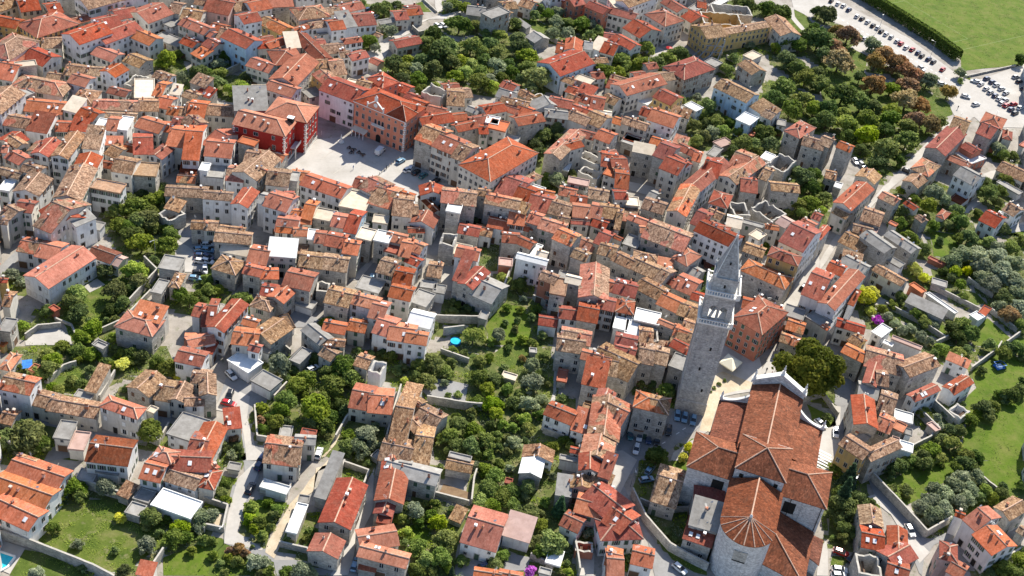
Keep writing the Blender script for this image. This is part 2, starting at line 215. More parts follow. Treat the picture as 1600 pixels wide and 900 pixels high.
# survey table: per block an origin and scale, then house eave corners with roof kind, height and colours; T trees, C cars, W walls, P ground patches
DATA = """
@ 0 0 5
0 105 130 30 40 -50 g7tc
185 82 335 80 250 -10 g8rc
385 115 480 92 440 10 g8rc
690 85 890 5 820 -80 g10tw
890 5 1150 -30 1080 -110 g9tw
140 185 300 290 600 190 h8ro
-100 400 75 480 265 325 h9mc
-40 180 125 235 160 160 g8ro
440 290 610 230 560 180 g6ro
330 370 480 370 480 290 g6tc
190 440 325 535 430 440 g7rc
0 545 200 450 130 410 g7rc
-20 600 100 640 190 500 g7oc
160 510 310 520 240 480 f9yg
115 670 490 758 545 660 h6mc
0 880 195 730 0 690 g11tw
200 860 480 890 520 800 g6op
500 850 600 880 670 810 m7yw
620 358 840 255 740 165 g10rw
830 358 1070 235 985 150 g8rw
800 250 930 200 870 100 g9rw
920 160 1015 130 960 55 g8rc
1170 205 1300 110 1180 0 g7rc
1320 90 1400 105 1450 30 g7tc
1420 150 1560 180 1600 90 g7tc
1030 285 1165 360 1250 300 g7ow
1260 170 1340 210 1450 160 f5kw
1220 290 1380 385 1440 320 f3kg
1415 190 1590 275 1660 220 g9oc
720 420 870 480 965 425 g6oc
800 555 900 608 985 545 G8rw
975 475 1090 530 1180 470 g5tg
480 585 640 590 720 510 g6tc
555 640 665 690 720 610 g7ow
660 580 810 600 800 530 g6tw
1215 600 1310 650 1350 590 g6tw
1055 755 1200 755 1200 620 f6yc
1205 740 1260 760 1330 650 g6oc
850 720 980 760 1010 710 g6rc
565 790 720 820 780 720 h6tc
735 850 1080 865 1090 790 g6mc
1085 860 1235 865 1240 780 g6tc
1235 830 1320 860 1370 770 g6oc
1440 750 1520 795 1565 740 g5tg
1330 730 1400 740 1430 690 m6yw
1300 890 1380 900 1420 840 g6oc
1480 900 1600 930 1620 800 g7oc
800 930 1060 950 1060 890 g6tc
630 900 760 930 790 880 g6oc
1385 890 1470 905 1500 850 g6tc
985 650 1080 690 1150 600 r5tg
T 1300 450 80 y
T 1260 500 50 g
T 1560 560 80 d
T 1540 650 70 d
T 960 480 40 d
T 1010 520 45 d
T 1400 600 60 o
T 470 540 40 y
T 1390 420 50 g
P D 1200 200 1400 380 1600 900 1400 700 1200 560
W 1390 380 1470 440 1600 440 2
@ 320 0 5
-150 880 215 905 245 825 g7tc
20 75 190 130 240 20 g7rp
240 90 350 70 300 0 g7tc
375 90 520 60 440 -10 g8rw
520 50 700 50 650 -20 g8og
245 120 305 190 430 155 G9rw
430 180 590 265 680 215 g7mo
730 165 950 120 910 30 h8mc
940 120 1050 100 1030 50 g7tc
1080 110 1225 60 1180 0 g7rc
1170 200 1340 190 1270 100 g7rw
1080 225 1170 200 1120 115 m8kw
985 245 1080 220 1050 140 g8rw
830 230 960 200 950 150 g7tw
890 270 985 250 960 220 f5kw
720 265 820 210 800 170 g7rw
-10 270 40 300 85 255 g8oc
0 350 50 400 145 340 g7rc
100 290 160 310 215 230 g7tc
165 290 315 395 410 315 g10rb
410 385 480 370 470 300 g8rc
470 330 560 320 500 280 g7rc
510 390 640 330 600 280 g8rc
640 375 740 365 720 285 m9yp
560 500 780 490 700 385 h9rc
570 600 750 700 830 500 G10rc
345 510 500 575 560 505 g8oc
735 300 850 500 940 440 g9dc
940 435 1070 400 1060 320 g7tc
1090 350 1215 320 1200 280 g8rw
850 540 960 520 940 450 g9tc
990 590 1090 570 1050 450 g8mc
1060 455 1135 440 1120 390 g7tw
1150 480 1265 440 1220 385 g7rw
870 590 945 690 1050 640 g9mo
1150 720 1250 740 1330 640 g10tc
940 700 1168 818 1255 700 g11rw
1280 610 1390 690 1500 640 h11rr
1490 160 1580 145 1550 75 g5rc
1580 130 1650 110 1630 50 g5rc
1370 200 1500 165 1480 125 g4kg
1500 388 1690 335 1640 265 g4rc
1280 480 1350 520 1400 480 g3rc
1310 270 1360 300 1390 270 g3tc
500 690 680 770 720 690 g10ow
260 850 510 870 450 740 m11kg
100 0 220 -10 200 -60 g6rc
780 -10 900 -20 880 -70 g6rc
1000 20 1130 0 1100 -60 g6tc
T 150 420 70 d
T 60 430 75 d
T 100 500 60 o
T 90 640 85 g
T 190 700 60 y
T 290 690 80 y
T 330 600 70 d
T 20 560 50 g
T 120 570 60 g
T 1290 320 75 g
T 1330 370 50 o
T 1400 70 75 g
T 1340 60 50 d
T 1500 40 60 d
T 1460 240 60 o
T 1390 210 50 o
T 880 0 80 d
T 960 10 60 d
T 1470 500 90 d
T 1560 540 80 g
T 1540 620 80 d
T 1210 20 50 g
T 1590 470 60 g
C 1255 80 1300 65 b
C 1310 140 1350 120 w
P V 1240 430 1460 270 1600 210 1600 260 1460 330 1420 430 1300 560
P G 1400 480 1600 400 1600 700 1450 600
W 160 600 330 520 3
W 1590 230 1490 220 1600 180 2
@ 640 0 5
0 125 85 105 50 30 g5rc
480 110 600 150 560 60 g5kg
580 100 640 150 760 90 f10gg
690 150 760 170 800 100 g6tg
740 80 830 60 800 0 g6tg
860 40 950 75 990 20 g5tc
900 45 925 80 1000 40 g4rc
1290 60 1350 30 1300 -30 g8rr
1380 50 1510 110 1570 70 g8rr
1215 10 1330 90 1360 60 f5rr
915 290 970 345 1085 300 g4kg
820 160 910 225 950 215 m3kg
1135 410 1190 415 1220 340 g5rc
1205 390 1330 400 1360 320 G7rc
1040 490 1180 605 1400 490 G8rb
1350 400 1400 390 1440 310 g7kc
1410 370 1480 390 1540 340 m7yw
1380 530 1500 480 1520 420 g7tc
1490 400 1590 430 1650 350 g7rc
1500 330 1600 330 1640 260 g7rc
680 675 790 700 885 665 g9rc
135 710 240 790 280 690 r9tc
280 830 400 820 430 690 g8tc
380 760 500 760 440 690 g7tc
560 830 600 900 740 860 G8rc
690 800 900 830 960 790 g8tc
670 750 790 780 850 720 g8kc
950 760 1030 830 1100 770 r7to
985 860 1200 840 1150 780 G7kw
1070 820 1240 840 1290 780 g8rc
1310 790 1400 810 1480 760 g7rc
1400 840 1500 850 1540 760 g7rc
1240 880 1370 930 1430 860 g7rc
1380 900 1560 920 1580 870 g6yc
1520 780 1600 830 1640 770 g6tc
1545 680 1620 710 1650 640 g5rc
130 870 260 900 290 850 g9rc
0 830 90 880 130 800 g9rr
400 870 500 880 600 850 g7kg
720 860 830 890 870 850 g7rc
850 880 930 930 960 850 g7oc
T 390 180 100 g
T 180 260 85 d
T 240 400 130 d
T 300 350 100 g
T 130 330 70 d
T 90 470 80 g
T 40 540 80 o
T 60 610 70 g
T 190 530 90 d
T 330 480 80 g
T 480 350 90 y
T 560 400 70 g
T 640 340 80 g
T 700 400 80 g
T 590 470 70 d
T 680 510 80 o
T 770 490 60 d
T 560 560 70 g
T 620 620 60 o
T 540 640 90 g
T 440 560 70 y
T 480 500 60 y
T 360 590 60 y
T 720 600 60 g
T 800 560 70 g
T 840 300 70 d
T 870 370 90 d
T 920 430 80 y
T 920 520 80 g
T 1010 600 120 g
T 960 680 70 d
T 880 620 60 d
T 440 60 60 g
T 340 20 60 g
T 300 50 50 o
T 980 120 50 g
T 1080 110 60 g
T 1150 90 60 o
T 1150 170 70 o
T 1240 180 70 g
T 1340 180 80 g
T 1430 190 60 o
T 1120 260 70 o
T 1230 260 70 o
T 1400 270 50 g
T 1010 60 50 g
T 830 180 60 d
T 770 120 40 d
T 1520 560 90 g
T 1470 530 60 g
T 1580 470 60 y
T 90 700 60 g
T 200 680 60 g
T 330 660 60 y
T 650 670 60 y
T 1480 240 50 g
T 530 200 60 g
T 600 260 50 g
T 700 270 60 y
T 1010 870 50 g
T 120 500 50 y
T 400 470 70 y
P G 780 60 840 40 1120 240 1080 300 960 230
P G 40 30 90 10 170 90 90 95
P V 0 180 420 80 410 110 300 150 150 150 20 220
P G 600 240 700 240 700 300 600 300
P V 1450 0 1600 0 1600 60 1500 20
P V 200 0 250 0 260 80 220 100 200 60
C 200 190 240 215 w
C 240 185 290 215 w
C 710 185 780 190 w
W 20 230 70 280 110 270 2
W 400 120 490 180 2
W 860 320 980 420 2
W 1085 310 1150 345 2
W 100 0 210 100 1
@ 960 0 5
30 110 160 200 110 100 g7rc
120 70 310 -30 240 -90 g9tw
0 60 100 50 60 -20 f8yw
240 110 400 200 540 160 h9rc
400 30 480 110 540 60 g7rc
540 130 600 180 720 140 g6rc
90 220 200 300 340 240 g8rc
0 310 120 400 180 350 g8rc
570 60 640 80 740 30 f5kr
735 40 780 65 890 0 f3wg
640 60 700 60 720 10 g5rc
1370 0 1440 20 1450 -30 f0kk
720 305 860 275 760 175 g9to
860 280 1180 205 1150 160 g8to
1190 150 1300 280 1440 270 g8tc
385 520 550 615 780 540 h8rg
340 650 480 610 440 540 g7tc
0 660 100 750 380 650 G8rc
330 760 440 835 510 760 g7ro
170 900 400 940 480 890 g7rc
800 680 1030 805 1110 740 g9tb
1060 830 1200 920 1290 890 m7tw
170 790 260 820 320 770 f4ww
990 510 1070 590 1160 550 g6tg
700 480 790 525 850 490 f4kg
1000 430 1080 470 1160 430 f3yw
440 860 540 890 580 830 f4kg
560 820 640 870 680 840 f5ww
1000 880 1100 920 1140 890 f5ww
1060 590 1160 560 1130 490 r5tg
720 160 1030 210 950 110 r8to
830 80 1140 150 1000 50 r7tg
T 1350 310 90 g
T 1450 350 80 g
T 1260 370 60 y
T 1510 280 90 d
T 1560 220 60 d
T 1300 100 90 d
T 1200 60 80 d
T 1040 40 90 d
T 970 20 60 g
T 1590 90 60 d
T 1350 460 90 d
T 1440 520 80 d
T 1500 600 90 g
T 1580 560 70 g
T 1320 680 110 g
T 1260 760 90 d
T 1480 780 90 g
T 1380 850 100 d
T 1560 850 80 y
T 60 470 90 y
T 150 440 70 g
T 240 370 80 g
T 40 560 70 y
T 220 510 90 g
T 320 500 80 g
T 410 450 70 g
T 510 410 80 g
T 730 820 80 g
T 650 760 50 o
T 940 450 50 g
T 530 780 40 g
T 880 540 60 y
T 1060 350 40 o
T 120 140 30 g
T 1590 660 60 g
T 700 890 50 g
T 800 900 50 g
P G 1250 120 1380 60 1500 120 1560 200 1500 260 1420 240
P V 1370 60 1400 60 1410 130 1500 240 1470 250 1380 150
P V 1380 0 1600 0 1600 50 1540 150 1400 70
P V 250 410 340 370 420 400 300 460
P D 720 420 900 400 1200 280 1280 300 1200 420 900 520
W 360 330 480 270 3
W 780 540 880 590 960 570 2
W 870 460 960 500 2
@ 1280 0 5
T 60 110 85 d
T 0 300 110 d
T 30 420 80 d
T 230 270 100 b
T 150 240 70 b
T 160 470 110 b
T 100 350 80 b
T 420 350 80 o
T 440 480 90 b
T 520 420 90 b
T 600 500 90 b
T 650 470 60 b
T 700 560 90 b
T 430 650 110 b
T 560 690 70 y
T 780 600 80 b
T 850 620 80 o
T 700 660 80 b
T 690 770 110 b
T 800 820 90 b
T 1010 710 70 b
T 20 650 90 g
T 190 720 110 d
T 60 840 100 d
T 330 800 100 g
T 420 830 90 g
T 560 870 90 g
T 200 880 60 y
T 1570 460 60 d
T 1110 570 50 o
T 1100 630 30 y
T 320 600 60 d
P F 380 0 480 60 650 150 900 310 1110 440 1100 560 1540 510 1600 500 1800 400 1800 -100 350 -100
P G 210 340 390 440 350 560 450 700 800 690 1000 800 1050 860 1040 900 700 1000 100 1000 0 700 0 300
H 280 -40 480 80 660 190 880 330 1080 480 50
L 1180 270
W 1130 610 1530 520 1
K 660 150 770 220
C 80 20 110 -10 k
C 130 45 165 10 w
C 170 60 210 25 w
C 210 90 255 60 b
C 280 140 310 110 w
C 320 155 350 135 k
C 360 185 400 155 w
C 405 210 435 185 k
C 440 230 475 200 w
C 470 255 500 230 k
C 505 280 540 250 w
C 545 305 580 270 s
C 580 340 640 300 w
C 620 355 660 325 r
C 660 385 700 355 w
C 705 400 750 370 r
C 755 425 790 395 b
C 790 445 815 425 k
C 830 475 880 445 b
C 875 495 910 470 k
C 940 560 990 520 r
C 340 310 370 290 w
C 780 520 820 550 w
C 930 650 990 660 w
C 1120 745 1170 760 w
C 1200 820 1250 810 w
C 1240 640 1200 630 w
C 1240 670 1290 640 w
C 1280 705 1330 675 w
C 1310 735 1365 705 s
C 1350 760 1400 730 b
C 1380 785 1435 755 w
C 1400 820 1450 790 w
C 1440 835 1480 810 r
C 1470 865 1530 840 b
C 1500 895 1560 870 k
C 1290 620 1330 605 b
C 1325 650 1380 630 b
C 1350 675 1420 650 w
C 1400 700 1450 685 w
C 1430 740 1490 710 w
C 1430 790 1480 770 w
C 1490 820 1550 805 r
C 1550 850 1590 830 w
C 1500 610 1570 590 s
C 1535 645 1590 625 k
C 1575 700 1620 680 k
P V 0 0 60 -40 700 300 1100 600 1200 640 1600 500 1800 500 1800 1000 1300 1000 1000 700 700 480 300 260 0 120
P V 1000 760 1060 740 1200 860 1240 900 1120 960 1050 900
P V 240 370 400 300 760 560 700 600
@ 0 180 5
-40 -60 40 150 60 0 f2kk
50 70 210 110 250 20 g7mc
230 110 370 150 415 40 m7dw
320 30 420 60 430 0 g7oc
620 0 720 60 790 -20 g8rc
420 130 540 120 590 40 g6rc
560 110 680 130 700 60 m7rw
0 190 100 120 200 190 g6rc
50 190 130 260 200 220 g7tc
270 290 380 330 460 215 G9rw
430 310 540 350 640 165 G11tw
640 255 770 260 830 140 m10tw
730 110 820 125 870 40 f9ww
830 110 910 120 950 20 g9ow
910 100 990 110 1040 20 f9ww
1040 90 1230 130 1340 60 g9oc
0 300 40 290 80 230 g7ow
30 330 150 380 260 330 g8oc
170 430 300 470 350 410 g9tc
0 450 140 510 160 450 g8tc
0 570 70 590 110 520 f7ww
120 590 300 630 395 500 G9tw
590 400 750 430 780 330 G10rc
450 630 640 670 730 430 G10tc
250 860 400 900 720 700 g10mc
400 900 650 790 600 650 G9rc
600 900 700 810 640 700 m9kw
-10 770 80 810 220 740 g9tc
130 740 250 770 280 680 g9rc
-20 870 20 850 100 790 g9tc
810 225 960 235 950 190 m7oc
960 270 1040 290 1080 240 g7rc
800 300 900 325 1040 260 g7tc
1055 295 1200 300 1180 150 g8rc
1190 305 1270 355 1345 260 G8rw
1330 230 1440 270 1480 100 g9oc
1440 330 1560 350 1600 90 g9ow
1340 80 1400 90 1430 20 g9rc
1240 120 1350 130 1380 60 g8oc
880 430 1030 460 1090 350 g9tc
1040 460 1210 470 1240 380 f8tg
710 560 930 600 980 540 f9tw
1410 440 1530 450 1540 400 m5dw
1310 620 1620 650 1610 570 g6tg
1240 760 1320 830 1440 760 r5tg
1300 720 1400 760 1440 700 m5tg
1500 880 1620 890 1620 830 g6tg
680 880 780 900 830 840 f4kw
790 400 870 420 890 370 g6dc
1560 420 1620 430 1640 380 f8ww
1400 50 1500 100 1640 60 g9tc
T 1060 720 110 g
T 1140 800 100 g
T 1080 830 90 g
T 900 740 70 g
T 1180 660 70 g
T 1250 640 70 y
T 1010 660 70 d
T 1290 740 60 d
T 930 850 70 g
T 1210 870 60 y
T 1180 750 80 g
T 1010 880 80 g
T 1320 660 40 g
T 1050 340 30 g
T 1310 880 60 g
T 1110 600 50 d
P D 820 560 1300 520 1400 700 1400 900 820 900
@ 320 180 5
170 500 300 520 330 410 g8mw
0 470 140 480 170 380 f6kw
0 310 200 330 240 200 g9ow
0 220 60 270 260 150 g8oc
240 210 370 225 440 190 f11og
410 520 560 350 400 270 g10tc
360 490 420 530 520 420 g9mc
300 400 400 420 450 280 g9tc
470 540 640 550 690 430 g10tc
480 600 600 640 620 560 g7tc
640 500 720 510 740 450 f10kg
755 540 1060 645 1140 560 g9ow
1160 555 1240 580 1280 500 g7rc
1300 680 1450 740 1530 580 g8mc
1190 570 1340 620 1500 540 g9mc
1060 700 1250 740 1300 620 f8yg
1480 770 1620 800 1620 640 g9tc
1490 640 1600 680 1640 620 g8oc
215 690 330 720 415 600 G9rw
-20 650 200 660 225 600 g9tw
420 680 480 700 520 620 g9kw
490 700 640 770 700 640 g10ow
630 650 700 660 690 600 g9rw
750 800 830 810 900 680 g8oc
670 790 750 800 760 740 g7oc
840 800 990 820 1040 750 f8yg
990 860 1090 880 1120 780 g8oc
1090 900 1180 920 1260 760 g8rb
550 900 710 920 750 800 g8oc
700 840 830 850 830 800 g7oc
1310 830 1420 840 1440 790 f7yw
1260 740 1350 760 1370 710 g6yc
0 890 100 900 100 830 g6tc
110 900 300 920 320 880 g6tc
1130 880 1250 900 1290 850 f5kw
C 1340 310 1400 255 V
C 1500 375 1560 340 B
C 1560 440 1610 405 w
P V 880 190 1400 150 1800 350 1800 700 1100 600 600 400 800 250
P V 350 870 430 700 440 900
@ 640 180 5
100 105 310 40 290 -50 g9rw
300 60 440 30 420 -30 g8rg
50 180 210 240 330 130 g11mg
210 240 350 330 440 210 g11rc
350 330 410 380 520 240 g11tc
410 380 640 510 980 300 h11rc
380 140 520 90 490 30 g9rg
500 80 620 50 580 -10 g8rc
540 150 600 140 600 70 g8rc
620 90 745 125 770 60 f9oc
600 50 690 70 700 20 f9ww
850 85 1040 40 990 -30 g9rg
1240 20 1380 90 1420 20 g8tc
1350 40 1480 90 1590 20 g8tc
1060 10 1230 30 1230 -30 g8kc
1070 295 1180 345 1360 160 G9mg
1250 290 1330 240 1290 170 g9rc
1310 160 1430 190 1460 140 g7rc
1450 175 1560 220 1620 150 g8oc
1500 320 1600 290 1600 260 g7oc
1500 390 1620 410 1620 300 g8rc
1360 320 1470 430 1490 340 r5tc
1350 440 1470 520 1480 440 r5tc
1240 520 1390 550 1400 510 f6pc
1400 640 1550 670 1550 590 g7tg
1250 680 1370 690 1390 630 g7rc
1560 470 1620 530 1620 420 f8oc
1170 420 1240 435 1280 360 f3wk
80 630 260 620 270 550 G9rw
240 680 500 700 530 590 g11mg
600 680 850 740 860 660 g11mg
530 620 620 640 630 590 g11tg
290 740 390 760 410 700 f11wg
700 600 860 680 940 510 g7rc
820 650 930 700 1000 580 g7rc
930 720 1090 770 1130 640 g7rc
1080 760 1230 800 1290 700 g8tg
1270 790 1400 800 1410 700 g8oc
1410 790 1490 810 1510 700 g8oc
1500 790 1640 820 1620 710 g8tc
870 500 940 530 1040 480 h6tc
980 620 1120 650 1130 600 g7oc
910 550 1040 600 1050 570 f6ww
750 720 900 770 940 720 m10tg
770 840 890 860 910 740 g8ow
920 830 1010 860 1050 780 g8og
1000 880 1180 930 1240 850 g9mg
1260 850 1390 850 1400 820 g7rc
1390 870 1500 880 1590 820 g7rc
1160 830 1240 850 1250 800 g9tc
20 830 190 890 210 800 G7rw
0 800 40 780 70 670 g8tg
80 640 190 760 230 740 g7dc
0 910 120 920 100 880 g6rc
930 880 960 900 970 850 f6oc
880 890 930 910 940 870 g6oc
T 1150 90 90 d
T 1050 150 80 d
T 980 220 70 d
T 1010 300 70 d
T 1180 180 60 d
T 1060 540 50 d
T 1070 480 50 y
T 1150 500 70 o
T 1270 450 40 g
T 570 880 50 d
T 520 820 40 d
P D 860 260 1060 60 1300 180 1050 300 1240 560 1100 640 900 480
W 1080 520 1220 600 1230 680 3
C 35 460 70 430 k
C 85 485 130 455 G
C 190 525 225 500 k
C 0 430 15 400 w
@ 960 180 5
60 60 240 120 270 70 g8tc
270 30 460 100 510 10 g8ow
60 200 170 240 210 190 f5kg
70 180 180 210 210 170 f5rc
145 280 300 310 310 260 m10yg
300 310 420 350 520 250 g11rg
350 410 490 460 590 370 g11rc
430 320 560 410 590 380 g11rc
600 350 660 360 700 290 g8oc
520 270 600 350 620 270 g8rc
570 530 680 600 880 390 G9rw
660 470 780 480 870 350 g9rc
820 470 950 530 1180 380 G9mc
860 420 980 450 1120 310 g8mg
1120 490 1190 520 1260 430 g8tc
975 600 1110 610 1110 480 g8rg
720 690 860 710 940 620 h9rw
1210 600 1430 600 1440 520 g9tg
1220 380 1330 460 1400 340 r8tg
1340 120 1450 180 1560 100 h9og
1470 230 1640 290 1640 200 g9tg
1150 330 1220 370 1250 310 f5ww
1270 70 1330 80 1340 40 f5kw
1140 0 1220 30 1290 -10 g7tc
1050 150 1080 170 1120 130 f3or
780 210 830 260 920 210 f3pk
720 300 790 330 850 260 f4kg
970 30 1060 80 1110 20 f7wb
440 740 570 800 640 590 G11mc
200 690 260 700 400 600 g5kg
230 720 380 780 400 690 g8tg
50 830 250 850 370 820 g9og
90 700 180 700 190 640 f8yg
0 560 100 570 110 440 g9rc
0 670 80 650 90 570 g9rc
-10 430 110 430 60 320 g8rc
0 470 60 460 50 400 g8tc
0 880 40 890 70 740 g9tg
200 920 420 930 430 880 g9oc
600 840 700 880 780 770 g8rc
700 900 860 960 900 880 h8rc
740 770 830 830 840 770 g8tc
860 790 930 710 1100 650 r8yg
1100 720 1240 840 1320 750 r8tg
870 860 980 880 1000 800 g8yc
990 840 1160 880 1180 850 f7kc
1240 840 1330 880 1430 830 g8pc
1430 850 1540 900 1600 850 g8oc
1530 800 1600 830 1640 780 g8rc
1170 890 1280 900 1290 860 g8oc
T 620 70 60 g
T 700 160 70 g
T 770 130 70 o
T 850 130 70 g
T 800 40 70 g
T 980 120 60 g
T 900 60 50 d
T 1000 210 90 g
T 1080 220 70 g
T 1180 140 90 d
T 1150 60 70 d
T 1220 220 80 d
T 930 270 60 g
T 580 40 50 g
T 1470 480 100 d
T 1540 560 80 d
T 1430 700 80 g
T 1520 680 90 g
T 1580 780 70 g
T 1460 760 60 g
T 20 30 40 g
T 720 60 50 g
T 650 200 60 g
T 1120 270 50 g
T 1560 460 70 d
T 1350 760 40 g
T 1260 120 50 d
T 1560 60 60 d
P D 560 0 1200 0 1300 280 1100 300 850 320 640 240
P V 110 520 300 560 430 640 420 700 240 620 120 590
@ 1280 180 5
T 210 60 100 y
T 370 150 100 y
T 520 260 130 y
T 380 40 100 g
T 530 110 80 d
T 690 190 90 g
T 690 80 90 g
T 560 20 90 g
T 60 30 90 d
T 230 160 70 d
T 330 260 60 d
T 470 370 80 d
T 760 30 90 b
T 860 60 90 b
T 940 40 60 g
T 620 350 60 d
T 0 560 50 g
T 40 640 60 g
T 670 740 80 g
T 850 700 80 g
T 740 650 60 g
T 900 600 80 o
T 980 660 60 o
T 1080 740 60 g
T 1110 830 80 d
T 1330 600 90 d
T 1290 520 60 g
T 1240 760 50 g
T 1400 260 70 o
T 1440 300 60 g
T 1400 680 50 g
T 1520 310 40 g
T 730 820 60 g
T 1460 500 60 g
T 640 840 60 g
T 1000 850 60 g
T 1420 590 60 g
T 1060 800 60 g
T 640 590 50 g
T 1440 880 50 g
T 890 860 60 g
T 440 460 50 y
T 20 740 50 y
-10 220 80 260 130 190 g10tg
110 250 230 285 300 240 g11og
40 490 130 510 140 440 g5tg
250 470 430 530 520 480 G7tg
100 560 160 570 200 530 f4wg
120 680 260 760 420 580 G9rc
-120 940 50 900 160 890 g9rc
100 760 210 820 260 770 g7tc
840 250 980 310 1140 150 G9rg
980 130 1100 150 1210 40 g9tg
1160 170 1260 170 1480 70 g9rg
1240 60 1400 100 1480 30 h9rg
1420 190 1480 190 1520 120 h6rc
1120 250 1200 310 1250 270 g6rr
1080 300 1190 390 1290 330 f4wr
990 340 1160 410 1190 380 g6og
1080 480 1200 580 1270 470 g9kw
1020 650 1110 700 1160 650 f3dw
730 420 860 500 930 390 h7mg
640 510 770 570 860 510 G6tg
410 650 560 690 690 650 g8mg
660 690 740 750 780 720 g6rc
310 820 470 870 520 760 g8tg
540 840 600 870 620 850 f6ow
750 800 800 850 850 820 g5tg
920 790 980 830 1020 760 h4rc
1230 820 1370 880 1480 800 g6rw
1430 740 1520 800 1600 740 g6tw
1400 430 1600 540 1640 450 g4tc
1560 230 1600 250 1640 220 f4ow
1380 520 1560 620 1600 600 f3kw
300 880 440 920 480 880 f7pw
1310 210 1380 230 1390 200 f4wr
C 270 340 300 380 w
C 320 375 350 400 s
C 675 430 700 440 k
P G 780 30 900 20 960 80 860 160 680 320 640 340 700 240
P V 1060 0 1250 0 1180 30 1060 60
P V 1070 0 830 220 500 560 200 900 280 900 430 690 560 580 700 450 840 300 1000 120 1200 30 1100 0
P D 570 600 830 480 1080 580 1160 760 1000 900 560 900
P V 1120 760 1230 640 1260 690 1150 770
P V 1280 460 1400 420 1380 500 1290 500
P V 1500 880 1640 820 1640 900 1500 920
P R 1300 -20 1600 -10 1600 70 1480 60 1460 30 1280 10
@ 0 360 5
140 155 270 180 340 80 g6mw
285 195 430 235 520 110 g6ow
215 350 380 450 720 215 G7ow
700 190 860 260 930 180 g5dw
860 260 920 300 990 210 g4pc
0 600 60 590 150 470 g7tc
0 770 80 790 120 700 f7kg
935 740 1190 840 1250 710 h7og
1030 670 1240 720 1310 630 m8oc
1190 470 1260 490 1310 400 f5kg
1310 440 1390 440 1460 340 h5tg
1450 890 1600 895 1600 810 g5ow
1510 660 1560 680 1600 580 g6rw
700 890 800 920 870 880 f3kg
1580 740 1620 750 1640 600 g6rg
390 600 430 640 460 610 f3rr
0 400 60 420 40 380 g8ro
0 880 30 900 40 880 f3oo
T 1100 90 110 g
T 1030 30 90 d
T 1300 110 90 g
T 1330 30 80 g
T 1200 230 50 g
T 1050 310 100 y
T 1080 400 80 g
T 830 310 70 d
T 600 480 90 y
T 560 560 80 g
T 620 640 80 d
T 890 460 100 g
T 960 560 80 g
T 860 620 60 d
T 720 760 90 y
T 640 830 80 y
T 900 700 50 g
T 370 620 60 g
T 180 740 60 y
T 90 340 60 o
T 170 400 50 o
T 1130 570 50 y
T 650 390 40 g
T 1400 500 80 g
T 1480 550 70 g
T 1560 500 60 g
T 1360 250 40 y
T 890 830 50 y
T 1010 460 60 d
T 830 700 30 g
T 1100 690 0 g
P G 480 540 700 400 1000 380 1100 500 900 700 700 900 560 860 480 680
P V 1390 80 1540 180 1500 330 1340 320
P R 1390 0 1520 0 1600 0 1600 400 1480 400 1540 200 1420 150
P V 200 870 300 780 430 740 560 830 560 900 200 900
P R 0 290 150 130 140 230 0 370
P V 660 440 760 380 820 420 700 490
W 430 700 560 750 590 820 1
W 200 850 300 780 480 760 2
W 1010 600 1230 360 1130 260 3
W 800 800 960 730 1180 500 2
C 1525 150 1600 140 B
C 1530 195 1610 200 b
C 1530 235 1610 245 w
C 1510 330 1600 330 k
C 1490 370 1560 375 B
@ 320 360 5
80 80 350 105 370 20 g7tg
140 155 340 210 360 130 g5yw
70 290 240 350 300 250 h6tg
340 240 480 270 520 140 g7oc
300 330 430 360 470 290 g7og
500 190 710 210 720 110 m8wc
715 170 790 190 800 120 f6tg
560 10 690 20 700 -30 g8oc
690 40 790 40 800 -20 g9oc
810 60 880 70 880 0 f8wc
870 90 940 110 940 10 g8rc
940 110 1080 140 1120 40 g8rc
1080 170 1190 190 1220 90 g9oc
1180 50 1290 70 1340 0 f9yg
1320 70 1430 90 1470 20 f9wg
1420 70 1560 110 1580 40 g8og
1410 150 1510 180 1550 110 f7rc
1520 190 1600 210 1640 80 g8oc
740 270 910 300 930 190 g8tg
925 290 1110 330 1120 210 g8tg
440 370 580 380 560 300 g6og
620 420 820 470 875 340 g8rg
440 500 540 520 560 430 g6rc
510 510 620 580 680 490 G7og
340 590 500 620 580 550 h6tg
0 740 60 730 130 530 g8rw
60 740 160 810 300 590 G9rw
280 730 390 750 440 700 g7oc
210 880 400 900 440 780 g7oc
400 790 520 900 650 770 G6tg
-100 900 100 880 30 810 g6ow
760 780 900 890 1000 840 g6kg
900 890 1080 900 1100 850 g6tc
925 560 1110 590 1190 470 g8tg
1130 570 1330 610 1390 530 g8mw
1280 670 1390 700 1450 570 g8oc
1340 320 1460 350 1530 240 g8tc
1470 420 1600 450 1640 310 g8rc
1440 510 1600 550 1640 450 g8oc
1320 790 1450 835 1520 700 g7ow
1450 840 1640 890 1640 750 g7ow
870 460 970 470 980 400 r6kg
700 570 840 620 880 560 f3kw
1000 880 1090 900 1100 860 f4tc
580 670 620 780 700 750 f3tw
100 140 160 150 170 100 f4kg
T 290 530 70 g
T 970 710 70 y
T 30 460 70 g
T 100 460 60 g
T 110 360 60 g
T 20 380 60 y
T 990 770 50 y
T 1000 690 40 g
T 0 540 50 g
T 440 400 0 g
T 1060 760 40 g
C 0 110 40 110 w
C 0 195 50 220 b
C 0 235 40 245 w
C 0 150 40 155 B
C 0 290 0 320 w
C 1310 350 1300 400 B
P R 1190 400 1330 220 1370 240 1330 420 1200 460
P V 1120 400 1290 230 1330 240 1210 380
P R 620 640 700 600 900 700 800 760 680 760
P R -80 60 60 60 60 220 0 260
P G 0 230 100 200 60 400 0 500
@ 640 360 5
350 200 520 230 560 150 g9ow
415 405 505 480 590 335 G8rg
340 380 420 400 505 235 m8rg
515 500 640 600 730 430 g6kg
720 90 850 95 860 20 g7rg
850 95 940 165 960 90 g7rg
690 270 800 280 810 220 f4pr
835 215 1060 270 1080 230 g9ww
940 190 980 200 1040 120 f6ww
